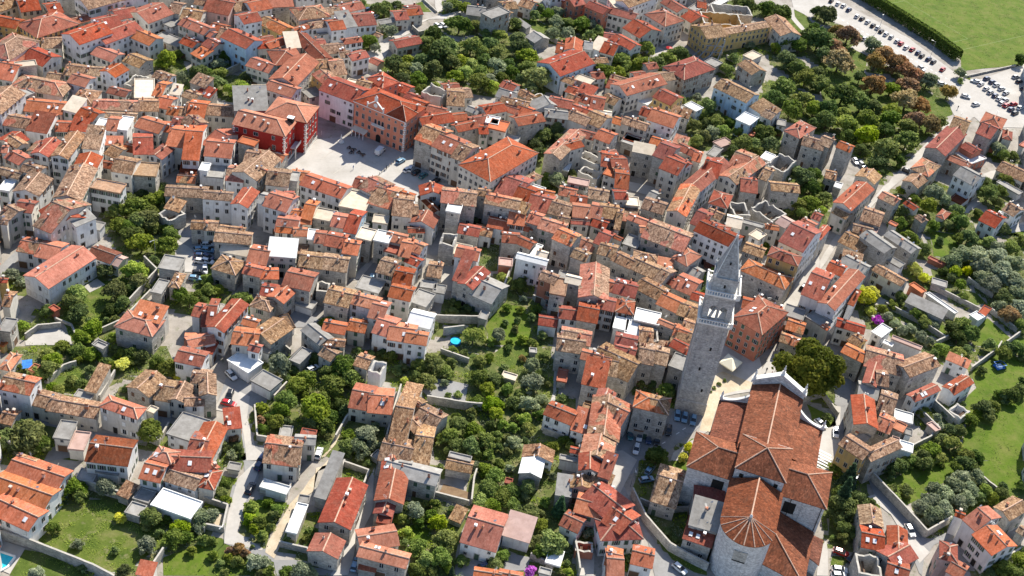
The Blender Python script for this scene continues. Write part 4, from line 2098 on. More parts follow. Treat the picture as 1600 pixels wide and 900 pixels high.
860 -4 890 -8 886 -24 g7rw
1085 -16 1115 -20 1111 -36 g7tg
960 -14 990 -18 986 -34 g7rw
760 -8 790 -12 786 -28 g7rg
720 -14 750 -18 746 -34 g7tg
-44 60 -10 64 -4 40 g7og
-44 94 -10 98 -4 74 g7oc
-44 128 -10 132 -4 108 g7tw
-44 162 -10 166 -4 142 g7tw
-44 196 -10 200 -4 176 g7rg
-44 230 -10 234 -4 210 g7mw
-44 264 -10 268 -4 244 g7oc
-44 298 -10 302 -4 278 g7tg
-44 332 -10 336 -4 312 g7rw
-44 366 -10 370 -4 346 g7tg
-44 400 -10 404 -4 380 g7mg
-44 434 -10 438 -4 414 g7og
-44 468 -10 472 -4 448 g7ow
-44 502 -10 506 -4 482 g7rw
-44 536 -10 540 -4 516 g7rc
-44 570 -10 574 -4 550 g7mg
-44 604 -10 608 -4 584 g7tw
-44 638 -10 642 -4 618 g7mw
-44 672 -10 676 -4 652 g7rc
-44 706 -10 710 -4 686 g7mw
-44 740 -10 744 -4 720 g7rg
-44 774 -10 778 -4 754 g7oc
-44 808 -10 812 -4 788 g7tc
-44 842 -10 846 -4 822 g7ow
-44 876 -10 880 -4 856 g7oc
1606 120 1640 124 1644 100 g6rw
1606 150 1640 154 1644 130 g6rg
1606 210 1640 214 1644 190 g6tg
1606 250 1640 254 1644 230 g6tc
1606 290 1640 294 1644 270 g6mc
1606 330 1640 334 1644 310 g6rg
1606 700 1640 704 1644 680 g6rg
1606 740 1640 744 1644 720 g6tc
"""
# ------------------------------------------------------------------ mesh helpers
class MB:
    """collects polygons with uv, material slot and a random value, links them as ONE mesh object"""
    def __init__(s): s.v = []; s.f = []; s.uv = []; s.mi = []; s.r = []; s.rv = 0.5
    def face(s, pts, mi=0, uv=None):
        i = len(s.v); s.v += [tuple(p) for p in pts]; s.f.append(tuple(range(i, i+len(pts)))); s.mi.append(mi); s.r.append(s.rv)
        s.uv += uv if uv else [(0, 0)]*len(pts)
    def box(s, x0, x1, y0, y1, z0, z1, mi=0, M4=None, bottom=True):
        P = [Vector(p) for p in ((x0, y0, z0), (x1, y0, z0), (x1, y1, z0), (x0, y1, z0), (x0, y0, z1), (x1, y0, z1), (x1, y1, z1), (x0, y1, z1))]
        if M4: P = [M4@p for p in P]
        for q in ([(3, 2, 1, 0)] if bottom else [])+[(4, 5, 6, 7), (0, 1, 5, 4), (1, 2, 6, 5), (2, 3, 7, 6), (3, 0, 4, 7)]: s.face([P[k] for k in q], mi)
    def prism(s, base, z0, z1, mi=0, top=True, mt=None):
        n = len(base)
        for i in range(n):
            a, c = base[i], base[(i+1) % n]; s.face([(a[0], a[1], z0), (c[0], c[1], z0), (c[0], c[1], z1), (a[0], a[1], z1)], mi)
        if top: s.face([(p[0], p[1], z1) for p in base], mi if mt is None else mt)
    def tube(s, a, b_, r0, r1, n=8, mi=0, cap=True):
        a, b_ = Vector(a), Vector(b_); d = (b_-a).normalized(); u = d.orthogonal().normalized(); w_ = d.cross(u)
        A = [a+(u*math.cos(t)+w_*math.sin(t))*r0 for t in [2*math.pi*k/n for k in range(n)]]
        B = [b_+(u*math.cos(t)+w_*math.sin(t))*r1 for t in [2*math.pi*k/n for k in range(n)]]
        for k in range(n): s.face([A[k], A[(k+1) % n], B[(k+1) % n], B[k]], mi)
        if cap: s.face(B, mi); s.face(A[::-1], mi)
    def mesh(s, name, mats):
        me = bpy.data.meshes.new(name); me.from_pydata(s.v, [], s.f)
        for m in mats: me.materials.append(m)
        me.polygons.foreach_set('material_index', s.mi)
        uv = me.uv_layers.new(name='UVMap'); uv.data.foreach_set('uv', [c for p in s.uv for c in p])
        a = me.attributes.new('rnd', 'FLOAT', 'FACE'); a.data.foreach_set('value', s.r)
        me.update(); return me
    def build(s, name, mats, parent=None, loc=(0, 0, 0), rz=0):
        return link(name, s.mesh(name, mats), parent, loc, rz)
def link(name, me, parent=None, loc=(0, 0, 0), rz=0, sc=None):
    o = bpy.data.objects.new(name, me); COL.objects.link(o); o.location = loc; o.rotation_euler = (0, 0, rz)
    if sc: o.scale = sc
    if parent: o.parent = parent
    return o
def empty(name, loc=(0, 0, 0), rz=0): 
    o = link(name, None, None, loc, rz); o.empty_display_size = .5; return o
THINGS = []   # (obj, category, look phrase, position vector, group, priority)
def tag(o, cat, look, p, group=None, fixed=None):
    o['category'] = cat
    if group: o['group'] = group
    THINGS.append([o, cat, look, Vector(p), fixed])
    return o
def struct(o): o['kind'] = 'structure'; return o
def stuff(o, label=None, cat=None):
    o['kind'] = 'stuff'
    if label: o['label'] = label
    if cat: o['category'] = cat
    return o
def pip(x, y, poly):
    c = False; j = len(poly)-1
    for i in range(len(poly)):
        xi, yi = poly[i][0], poly[i][1]; xj, yj = poly[j][0], poly[j][1]
        if (yi > y) != (yj > y) and x < (xj-xi)*(y-yi)/(yj-yi)+xi: c = not c
        j = i
    return c
# ------------------------------------------------------------------ parse the survey table
houses, trees, cars, walls, polys, misc = [], [], [], [], [], []
ox = oy = 0; sc_ = 5
for ln in DATA.strip().split('\n'):
    t = ln.split()
    if not t: continue
    if t[0] == '@': ox, oy, sc_ = float(t[1]), float(t[2]), float(t[3]); continue
    fx = lambda a: ox+float(a)/sc_
    fy = lambda a: oy+float(a)/sc_
    if t[0] == 'T':
        if float(t[3]) > 5: trees.append((fx(t[1]), fy(t[2]), float(t[3])/sc_, t[4]))
    elif t[0] == 'C': cars.append((fx(t[1]), fy(t[2]), fx(t[3]), fy(t[4]), t[5]))
    elif t[0] == 'W':
        n = [float(q) for q in t[1:]]; walls.append(([(ox+n[i]/sc_, oy+n[i+1]/sc_) for i in range(0, len(n)-1, 2)], n[-1]))
    elif t[0] == 'P':
        n = [float(q) for q in t[2:]]; polys.append((t[1], [(ox+n[i]/sc_, oy+n[i+1]/sc_) for i in range(0, len(n), 2)]))
    elif t[0][0] in 'HLKBUS' and not t[0][0].isdigit():
        n = [float(q) for q in t[1:]]; misc.append((t[0], [(ox+n[i]/sc_, oy+n[i+1]/sc_) for i in range(0, len(n)-1, 2)], n[-1]/sc_))
    else:
        n = [float(q) for q in t[:6]]; k = t[6]
        houses.append(dict(p=[(ox+n[i]/sc_, oy+n[i+1]/sc_) for i in (0, 2, 4)], t=k[0], h=float(k[1:-2]), rc=k[-2], wc=k[-1]))
# ------------------------------------------------------------------ ground sheets
g_ = MB(); g_.face([(-1500, -400, 0), (1500, -400, 0), (1500, 2400, 0), (-1500, 2400, 0)])
struct(g_.build('ground', [M['base']]))
order = {'D': 1, 'G': 2, 'Z': 2, 'F': 3, 'B': 4, 'R': 5, 'V': 6, 'P': 7}
pname = {'D': 'garden_ground', 'G': 'grass_ground', 'Z': 'rough_meadow', 'F': 'meadow', 'B': 'vegetable_bed_ground', 'R': 'road', 'V': 'paving', 'P': 'dirt_path'}
wpoly = []
lev = {}
for k, ps in sorted(polys, key=lambda q: order[q[0]]):
    wp = [at(u, v, 0) for u, v in ps]
    # soften the outline: subdivide and jitter
    out = []
    for i in range(len(wp)):
        a, c = wp[i], wp[(i+1) % len(wp)]; n = max(1, int((c-a).length/4))
        for j in range(n):
            q = a.lerp(c, j/n); s_ = .5 if k in 'RV' else 1.1
            q = q+Vector((mnoise.noise(q*.3)*s_, mnoise.noise(q*.3+Vector((9, 9, 9)))*s_, 0)); out.append(q)
    lev[k] = lev.get(k, 0)+1
    z = .02*order[k]+.0006*lev[k]
    bm = bmesh.new(); vs = [bm.verts.new((q.x, q.y, z)) for q in out]; f = bm.faces.new(vs); bmesh.ops.triangulate(bm, faces=[f])
    for f in bm.faces:
        f.normal_update()
        if f.normal.z < 0: f.normal_flip()
    me = bpy.data.meshes.new(pname[k]); bm.to_mesh(me); bm.free(); me.materials.append(M[k])
    struct(link(pname[k], me)); wpoly.append((k, wp))
def on(kinds, x, y): return any(k in kinds and pip(x, y, p) for k, p in wpoly)
# ------------------------------------------------------------------ window, door, chimney prototypes (shared meshes)
def win_mesh(w_, h_, frame, sh=None, closed=False, arch=False):
    b = MB(); t = .1
    if arch:
        n = 8; r = w_/2
        def ring(rr, y): return [(-rr, y, 0)]+[(-rr*math.cos(math.pi*k/n), y, h_-r+rr*math.sin(math.pi*k/n)) for k in range(n+1)]+[(rr, y, 0)]
        b.face(ring(r+t, -.05), 0); b.face(ring(r, -.06), 1)
        A, B = ring(r+t, -.05), ring(r+t, .0)
        for i in range(len(A)-1): b.face([A[i], A[i+1], B[i+1], B[i]], 0)
        return b
    for x0, x1, z0, z1 in ((-w_/2-t, -w_/2, -t, h_+t), (w_/2, w_/2+t, -t, h_+t), (-w_/2, w_/2, h_, h_+t), (-w_/2-.05, w_/2+.05, -t, 0)):
        b.box(x0, x1, -.06 if z1 > 0 else -.12, 0, z0, z1, 0)
    b.face([(-w_/2, -.015, 0), (w_/2, -.015, 0), (w_/2, -.015, h_), (-w_/2, -.015, h_)], 1)
    b.box(-.025, .025, -.03, 0, 0, h_, 3)
    return b
def shut_mesh(w_, h_, closed):
    b = MB()
    if closed: b.box(-w_/2, 0, -.10, -.045, .02, h_-.02, 0)
    else: b.box(-w_-.1, -w_/2-.12, -.07, -.02, 0, h_, 0)
    return b
WM = [M['frame'], M['glass'], M['dark'], M['white']]
WIN = {}
for nm, (w_, h_, fr) in {'std': (.95, 1.45, 0), 'sq': (.7, .8, 0), 'tall': (1., 1.8, 0), 'wide': (1.5, 1.3, 0)}.items():
    WIN[nm] = win_mesh(w_, h_, fr).mesh('window', WM)
WIN['arch'] = win_mesh(.9, 1.9, 0, arch=True).mesh('window', WM)
SHUT = {}
for nm, (w_, h_) in {'std': (.95, 1.45), 'tall': (1., 1.8)}.items():
    for c_ in 'gbw':
        for cl in (0, 1): SHUT[nm, c_, cl] = shut_mesh(w_, h_, cl).mesh('shutter', [M['shut_'+c_]])
def door_mesh(w_, h_, mat):
    b = MB()
    for x0, x1, z0, z1 in ((-w_/2-.18, -w_/2, 0, h_+.18), (w_/2, w_/2+.18, 0, h_+.18), (-w_/2, w_/2, h_, h_+.18)): b.box(x0, x1, -.09, 0, z0, z1, 0)
    b.box(-w_/2, w_/2, -.04, 0, 0, h_, 1); return b.mesh('door', [M['frame'], mat])
DOORS = [door_mesh(1.0, 2.1, M['wood']), door_mesh(1.1, 2.2, M['shut_g']), door_mesh(2.4, 2.3, M['wood']), door_mesh(1.3, 2.2, M['dark'])]
def chim_mesh(kind):
    b = MB(); s = .3
    if kind == 0:
        b.box(-s, s, -s, s, -1, .9, 0); b.box(-s-.1, s+.1, -s-.1, s+.1, .9, 1.02, 1)
        for a in (-1, 1): b.box(a*.2-.06, a*.2+.06, -.25, .25, 1.02, 1.22, 0)
        b.box(-s-.08, s+.08, -s-.08, s+.08, 1.22, 1.3, 1)
    elif kind == 1:
        b.box(-.45, .45, -.28, .28, -1, .75, 0); b.box(-.52, .52, -.35, .35, .75, .85, 1)
        b.face([(-.5, -.33, .95), (.5, -.33, .95), (.5, 0, 1.25), (-.5, 0, 1.25)], 2); b.face([(.5, .33, .95), (-.5, .33, .95), (-.5, 0, 1.25), (.5, 0, 1.25)], 2)
        for x in (-.4, .4): b.box(x-.06, x+.06, -.2, .2, .85, 1.05, 0)
    else:
        b.box(-.25, .25, -.25, .25, -1, .6, 0); b.tube((0, 0, .6), (0, 0, 1.25), .15, .13, 8, 2); b.tube((0, 0, 1.25), (0, 0, 1.4), .24, .02, 8, 2)
    return b
CH = [chim_mesh(i).mesh('chimney', m) for i in range(3) for m in ([M['chim'], M['clay'], M['clay']], [M['clay'], M['frame'], M['clay']])]+[chim_mesh(0).mesh('chimney', [M['clay'], M['white'], M['clay']])]+[chim_mesh(i).mesh('chimney', [M['clay'], M['chim'], M['clay']]) for i in range(2)]
CHB = [chim_mesh(i) for i in range(3)]
def sky_mesh():
    b = MB(); b.box(-.45, .45, -.6, .6, 0, .14, 0); b.face([(-.36, -.5, .15), (.36, -.5, .15), (.36, .5, .15), (-.36, .5, .15)], 1); return b.mesh('skylight', [M['white'], M['head']])
SKY = sky_mesh()
def dish_mesh():
    b = MB(); n = 10
    for k in range(n):
        a0, a1 = 2*math.pi*k/n, 2*math.pi*(k+1)/n
        b.face([(0, 0, 1.0), (.42*math.cos(a0), -.18, 1+.42*math.sin(a0)), (.42*math.cos(a1), -.18, 1+.42*math.sin(a1))], 0)
    b.tube((0, 0, 1), (0, .05, -.2), .03, .03, 5, 1); b.tube((0, 0, .8), (0, -.4, 1), .02, .02, 4, 1); return b.mesh('satellite_dish', [M['white'], M['metal']])
DISH = dish_mesh()
def ant_mesh():
    b = MB(); b.tube((0, 0, -.3), (0, 0, 2.3), .035, .03, 5)
    for z in (1.7, 2.2): b.tube((-.6, 0, z), (.6, 0, z), .02, .02, 4)
    for k in range(6): b.tube((-.55+k*.22, -.3, 2.22), (-.55+k*.22, .3, 2.22), .012, .012, 4)
    return b.mesh('antenna', [M['metal']])
ANT = ant_mesh()
# ------------------------------------------------------------------ roofs
def jit(p, a, seed): return a*(mnoise.noise(Vector((p[0]*.45+seed*3.1, p[1]*.45, seed)))+.5*mnoise.noise(Vector((p[0]*1.3, p[1]*1.3+seed, 2.))))
def slope(b, A, B, C, D, mi, amp, seed, t=.16, ridge=None):
    """roof plane: A-B the low edge, D-C the high edge; a grid with a slightly uneven surface and real thickness"""
    A, B, C, D = map(Vector, (A, B, C, D)); nu = max(1, min(14, int((B-A).length/1.4))); nv = max(1, min(8, int(((D-A).length+(C-B).length)/2/1.2)))
    lu = (B-A).length; up_ = (D+C-A-B).normalized() if (D+C-A-B).length > 1e-4 else Vector((0, 0, 1)); un = (B-A).normalized()
    g = []
    for j in range(nv+1):
        row = []
        for i in range(nu+1):
            p = A.lerp(B, i/nu).lerp(D.lerp(C, i/nu), j/nv); q = p.copy()
            if 0 < i < nu or True: q.z += jit(p, amp, seed)*(1 if j < nv else .4)
            row.append((q, ((p-A).dot(un)+seed*11, (p-A).dot(up_))))
        g.append(row)
    for j in range(nv):
        for i in range(nu):
            a, c, d, e = g[j][i], g[j][i+1], g[j+1][i+1], g[j+1][i]
            b.face([a[0], c[0], d[0], e[0]], mi, [a[1], c[1], d[1], e[1]])
    dn = Vector((0, 0, -t))
    edge = [g[0][i][0] for i in range(nu+1)]+[g[j][nu][0] for j in range(1, nv+1)]+[g[nv][i][0] for i in range(nu-1, -1, -1)]+[g[j][0][0] for j in range(nv-1, 0, -1)]
    for i in range(len(edge)):
        p, q = edge[i], edge[(i+1) % len(edge)]
        if (p-q).length > 1e-4: b.face([p+dn, q+dn, q, p], mi, [(0, 0)]*4)
    b.face([A+dn, D+dn, C+dn, B+dn], mi)
def capline(b, P, Q, mi, r=.18):
    P, Q = Vector(P), Vector(Q); d = (Q-P).normalized(); s = d.cross(Vector((0, 0, 1))).normalized()*r; u = Vector((0, 0, r*.8))
    b.face([P-s, Q-s, Q+u, P+u], mi); b.face([P+u, Q+u, Q+s, P+s], mi)
PITCH = .38
def roof(b, typ, L_, W_, h, mi, mr, seed, amp):
    """footprint L_ x W_ at the eaves, ridge along x unless the plan says otherwise. returns a function giving roof height"""
    l, w_ = L_/2, W_/2
    if typ == 'g':
        r = w_*PITCH
        slope(b, (-l, -w_, h), (l, -w_, h), (l, 0, h+r), (-l, 0, h+r), mi, amp, seed)
        slope(b, (l, w_, h), (-l, w_, h), (-l, 0, h+r), (l, 0, h+r), mi, amp, seed+5)
        capline(b, (-l, 0, h+r+.03), (l, 0, h+r+.03), mr)
        return lambda x, y: h+r*(1-abs(y)/w_)
    if typ == 'h':
        r = w_*PITCH*1.05; k = max(0.05, l-w_)
        R0, R1 = (-k, 0, h+r), (k, 0, h+r)
        slope(b, (-l, -w_, h), (l, -w_, h), R1, R0, mi, amp*.5, seed); slope(b, (l, w_, h), (-l, w_, h), R0, R1, mi, amp*.5, seed+3)
        slope(b, (l, -w_, h), (l, w_, h), R1, R1, mi, amp*.5, seed+6); slope(b, (-l, w_, h), (-l, -w_, h), R0, R0, mi, amp*.5, seed+8)
        for s1, c1 in ((-1, R0), (1, R1)):
            for s2 in (-1, 1): capline(b, (s1*l, s2*w_, h+.05), (c1[0], c1[1], c1[2]+.05), mr)
        capline(b, (R0[0], 0, h+r+.04), (R1[0], 0, h+r+.04), mr)
        return lambda x, y: h+max(0, r*min(1-abs(y)/w_, (l-abs(x))/w_))
    if typ == 'm':
        r = W_*.24
        slope(b, (-l, -w_, h), (l, -w_, h), (l, w_, h+r), (-l, w_, h+r), mi, amp, seed)
        return lambda x, y: h+r*(y+w_)/W_
PLACED = []  # house footprints for overlap tests: (cx, cy, ux, uy, L, W, h)
def inside_other(x, y, z, skip):
    for q in PLACED:
        if q[7] is skip: continue
        dx, dy = x-q[0], y-q[1]
        if abs(dx)+abs(dy) > 60: continue
        if abs(dx*q[2]+dy*q[3]) < q[4]/2-.1 and abs(-dx*q[3]+dy*q[2]) < q[5]/2-.1 and z < q[6]+.2: return True
    return False
def prep(hs):
    h = hs['h']; A, B, C = [at(u, v, h) for u, v in hs['p']]
    if hs['t'] == 'G': A, B, C = B, C, A+(C-B)
    ab, bc = (B-A), (C-B); ctr = (A+C)/2
    a = math.atan2(ab.y, ab.x); c = math.atan2(bc.y, bc.x); cr = ab.x*bc.y-ab.y*bc.x; s = 1 if cr > 0 else -1
    e = (c-s*math.pi/2)-a; e = (e+math.pi) % (2*math.pi)-math.pi
    la, lb = ab.length, bc.length
    th = a+e*(lb/(la+lb)); L_, W_ = la, lb*max(.55, math.cos(e))
    if s < 0: th += math.pi
    # local +y must point away from the eave A-B for mono roofs
    if h > 4 and hs['t'] != 'r' and (ctr.x < 75 or ctr.y > 420): L_, W_ = L_*1.05+.4, W_*1.08+.6
    hs.update(ctr=ctr, th=th, L=max(2., L_), W=max(2., W_), e=math.degrees(e))
    if hs['t'] == 'h' and hs['W'] > hs['L']: hs['th'] += math.pi/2; hs['L'], hs['W'] = hs['W'], hs['L']
    d = Vector((ctr.x, ctr.y, h-H)).length
    hs['area'] = hs['L']*hs['W']/d/d
    ux, uy = math.cos(hs['th']), math.sin(hs['th'])
    PLACED.append((ctr.x, ctr.y, ux, uy, hs['L']-.7, hs['W']-.7, h, hs))
ROOFN = {'g': 'grey', 'b': 'grey', 'o': 'orange', 'r': 'red', 'd': 'dark red', 't': 'brown', 'm': 'patchy orange-brown', 'k': 'grey', 'w': 'white', 'y': 'pale', 'p': 'pinkish', 'c': 'grey'}
WALLN = {'w': 'white', 'c': 'cream', 'g': 'grey stone', 'p': 'pink', 'o': 'ochre', 'y': 'yellow', 'r': 'brick red', 'b': 'pale blue', 'G': 'pale green', 'k': 'grey'}
def wall_shell(b, typ, L_, W_, h, mi, mg):
    """outer walls up to the eaves with gable ends"""
    l, w_ = L_/2-.3, W_/2-.3
    if l < .6: l = L_/2
    if w_ < .6: w_ = W_/2
    zt = h-.1
    ztop = {}
    def quad(x0, y0, x1, y1, zA, zB): b.face([(x0, y0, -.3), (x1, y1, -.3), (x1, y1, zB), (x0, y0, zA)], mi)
    if typ in 'gG':
        r = (W_/2)*PITCH; e = .3*PITCH; zs = zt+e*.9
        quad(-l, -w_, l, -w_, zs, zs); quad(l, w_, -l, w_, zs, zs)
        for s in (-1, 1):
            P = [(s*l, -s*w_, -.3), (s*l, s*w_, -.3), (s*l, s*w_, zs), (s*l, 0, h+r-.12), (s*l, -s*w_, zs)]; b.face(P, mi)
    elif typ == 'm':
        r = W_*.24; za, zb = h-.1+.06, h+r-.18
        quad(-l, -w_, l, -w_, za, za); quad(l, w_, -l, w_, zb, zb)
        b.face([(l, -w_, -.3), (l, w_, -.3), (l, w_, zb), (l, -w_, za)], mi); b.face([(-l, w_, -.3), (-l, -w_, -.3), (-l, -w_, za), (-l, w_, zb)], mi)
    else:
        quad(-l, -w_, l, -w_, zt, zt); quad(l, -w_, l, w_, zt, zt); quad(l, w_, -l, w_, zt, zt); quad(-l, w_, -l, -w_, zt, zt)
    return l, w_
def raise_roof(rb, typ, L_, W_, h, rc, seed):
    amp = .13 if rc in 'tm' else .05
    if typ in 'gG': return roof(rb, 'g', L_, W_, h, 0, 1, seed, amp)
    if typ in 'hm': return roof(rb, typ, L_, W_, h, 0, 1, seed, amp)
    l, w_ = L_/2, W_/2   # flat roof with a low parapet
    rb.face([(-l+.2, -w_+.2, h-.25), (l-.2, -w_+.2, h-.25), (l-.2, w_-.2, h-.25), (-l+.2, w_-.2, h-.25)], 0)
    for x0, x1, y0, y1 in ((-l, l, -w_, -w_+.22), (-l, l, w_-.22, w_), (-l, -l+.22, -w_+.22, w_-.22), (l-.22, l, -w_+.22, w_-.22)): rb.box(x0, x1, y0, y1, h-.45, h+.05, 0)
    return lambda x, y: h-.25
def rmats(rc): return [M[rc], M['ridge'] if rc in 'ordmt' else M[rc]]
# ------------------------------------------------------------------ houses
for hs in houses: prep(hs)
# cells of planted ground: near a tree, not paved and not built on
GC = 1.5
gx0, gy0, gnx, gny = -260., 150., 370, 330
cell = np.zeros((gnx, gny), bool); treew = []
CXg, CYg = np.meshgrid(gx0+(np.arange(gnx)+.5)*GC, gy0+(np.arange(gny)+.5)*GC, indexing='ij')
for (u, v, r, k) in trees:
    p = at(u, v, 2.0); Rm = r*(Vector((p.x, p.y, 2-H)).length)/F; treew.append((p.x, p.y, Rm))
    rad = Rm*1.25+1.3; i0, i1, j0, j1 = [int(q) for q in ((p.x-rad-gx0)/GC, (p.x+rad-gx0)/GC+2, (p.y-rad-gy0)/GC, (p.y+rad-gy0)/GC+2)]
    i0, j0 = max(i0, 0), max(j0, 0); sl_ = (slice(i0, i1), slice(j0, j1))
    if i1 > 0 and j1 > 0: cell[sl_] |= (CXg[sl_]-p.x)**2+(CYg[sl_]-p.y)**2 < rad*rad
def pipv(X, Y, poly):
    c = np.zeros(X.shape, bool); j = len(poly)-1
    for i in range(len(poly)):
        xi, yi, xj, yj = poly[i][0], poly[i][1], poly[j][0], poly[j][1]
        m = ((yi > Y) != (yj > Y))
        with np.errstate(all='ignore'): c ^= m & (X < (xj-xi)*(Y-yi)/(yj-yi+1e-12)+xi)
        j = i
    return c
paved = np.zeros_like(cell); green = np.zeros_like(cell)
for k, p in wpoly:
    if k in 'RVPB': paved |= pipv(CXg, CYg, p)
    else: green |= pipv(CXg, CYg, p)
cell &= ~paved & ~green
b = MB()
for i, j in zip(*np.nonzero(cell)):
    x, y = gx0+i*GC, gy0+j*GC; b.face([(x, y, .012), (x+GC, y, .012), (x+GC, y+GC, .012), (x, y+GC, .012)])
struct(b.build('garden_ground', [M['D']]))
# narrow gaps left inside the rows are closed by small infill houses
def covered(X, Y, grow):
    c = np.zeros(X.shape, bool)
    for q in PLACED:
        dx, dy = X-q[0], Y-q[1]; c |= (abs(dx*q[2]+dy*q[3]) < q[4]/2+grow) & (abs(-dx*q[3]+dy*q[2]) < q[5]/2+grow)
    return c
wl = np.zeros_like(cell)
open_ = ~(cell | paved | green | covered(CXg, CYg, 2.0))
near = covered(CXg, CYg, 6.5)
ii, jj = np.nonzero(open_ & near); rI = random.Random(77); od = list(range(len(ii))); rI.shuffle(od); ninf = 0
for q_ in od:
    x, y = gx0+(ii[q_]+.5)*GC, gy0+(jj[q_]+.5)*GC; u, v = proj(x, y, 4)
    if not (-30 < u < 1280 and -30 < v < 560) or ninf >= 70: continue
    if 485 < u < 670 and 165 < v < 310: continue
    if u > 560 and v < 110 or (u > 1080 and v < 420) or (u < 330 and v > 430): continue
    if any((x-a)**2+(y-c_)**2 < 20 for a, c_ in [(h_['ctr'].x, h_['ctr'].y) for h_ in houses if h_.get('inf')]): continue
    nb = min(PLACED, key=lambda q: (q[0]-x)**2+(q[1]-y)**2); th = math.atan2(nb[3], nb[2]); s1, s2 = rI.uniform(5.2, 7.5), rI.uniform(5., 6.8)
    hs = dict(p=[], t=rI.choice('gggmf'), h=rI.choice([4.6, 5.5, 6.2]), rc=rI.choice('rrttmmo'), wc=rI.choice('gcwg'), ctr=Vector((x, y, 5)), th=th, L=s1, W=s2, e=0, area=s1*s2/200000, inf=True)
    if hs['t'] == 'f': hs['rc'] = rI.choice('ky')
    houses.append(hs); PLACED.append((x, y, math.cos(th), math.sin(th), s1-.7, s2-.7, hs['h'], hs)); ninf += 1
print('infill', ninf)
def spots(hs, l, w_):
    """window and door places on the walls that can be seen: (x, y, angle, width)"""
    th = hs['th']; c = hs['ctr']; out = []
    for (x, y, ang, wd) in ((0, -w_, 0, 2*l), (l, 0, math.pi/2, 2*w_), (0, w_, math.pi, 2*l), (-l, 0, -math.pi/2, 2*w_)):
        nx, ny = math.sin(th+ang), -math.cos(th+ang)
        px, py = c.x+x*math.cos(th)-y*math.sin(th), c.y+x*math.sin(th)+y*math.cos(th)
        vx, vy = -px, -py; q = (nx*vx+ny*vy)/math.hypot(vx, vy)
        if q > -.22: out.append((x, y, ang, wd, nx, ny, q))
    return out
def openings(hs, l, w_, rng):
    """list of (kind, x, y, z, ang)"""
    h = hs['h']; n = max(1, round(h/2.9)); fh = h/n; res = []; th = hs['th']; c = hs['ctr']; door = False
    if hs['t'] == 'r': n = max(1, n)
    for x, y, ang, wd, nx, ny, q in spots(hs, l, w_):
        cols = int((wd-.6)/(2.1 if hs['wc'] in 'wcpoyr' else 2.8))
        if cols < 1: continue
        cols = min(cols, 11)
        for k in range(n):
            for i in range(cols):
                t = (i+.5)/cols*wd-wd/2+rng.uniform(-.15, .15)*(hs['wc'] == 'g')
                lx, ly = x+t*math.cos(ang), y+t*math.sin(ang)
                gx, gy = c.x+lx*math.cos(th)-ly*math.sin(th)+nx*.5, c.y+lx*math.sin(th)+ly*math.cos(th)+ny*.5
                p = rng.random()
                if k == 0 and not door and q > .1 and abs(i-cols/2) < 1.2 and not inside_other(gx, gy, 1.2, hs): res.append(('door', lx, ly, 0, ang)); door = True; continue
                if p > (.82 if hs['wc'] in 'wcpoyrb' else .58): continue
                z = k*fh+.95
                small = k == n-1 and n > 2 and hs['rnd'] > .4
                hh = .8 if small or fh < 2.6 else 1.45
                if z+hh > h-.3: z = h-.35-hh
                if z < .4 or inside_other(gx, gy, z, hs): continue
                res.append(('sq' if hh < 1 else ('wide' if p > .76 and hs['wc'] in 'wc' else 'std'), lx, ly, z, ang))
    return res
ALLM = []; AIX = {}
def mid(m):
    if m.name not in AIX: AIX[m.name] = len(ALLM); ALLM.append(m)
    return AIX[m.name]
def kind_of(hs):
    if hs['t'] == 'r': return 'ruin'
    if hs['h'] <= 4: return 'shed' if hs['L']*hs['W'] < 70 else 'outbuilding'
    if hs['t'] == 'f': return 'flat_roofed_building'
    return 'townhouse' if hs['h'] >= 8 else 'house'
CAT = {'ruin': 'ruin', 'shed': 'shed', 'outbuilding': 'outbuilding', 'flat_roofed_building': 'building', 'townhouse': 'townhouse', 'house': 'house'}
GRP = {'ruin': 'roofless ruins among the houses', 'shed': 'sheds and lean-tos in the yards', 'outbuilding': 'outbuildings in the yards', 'flat_roofed_building': 'flat roofed buildings in the old town', 'townhouse': 'tall houses in the rows of the old town', 'house': 'low houses of the old town'}
def seen(hs):
    u, v = proj(hs['ctr'].x, hs['ctr'].y, hs['h']); return -5 < u < 1605 and -5 < v < 905
houses.sort(key=lambda q: -q['area']*(1 if seen(q) else .01))
cnt = {}
FAR = MB(); FARM = []
def far_add(mb, mats, M4):
    for f, mi, r_ in zip(mb.f, mb.mi, mb.r):
        FAR.rv = r_; m = mats[mi]
        if m not in FARM: FARM.append(m)
        FAR.face([M4@Vector(mb.v[i]) for i in f], FARM.index(m), [mb.uv[i] for i in f])
WSTD = win_mesh(.95, 1.45, 0)
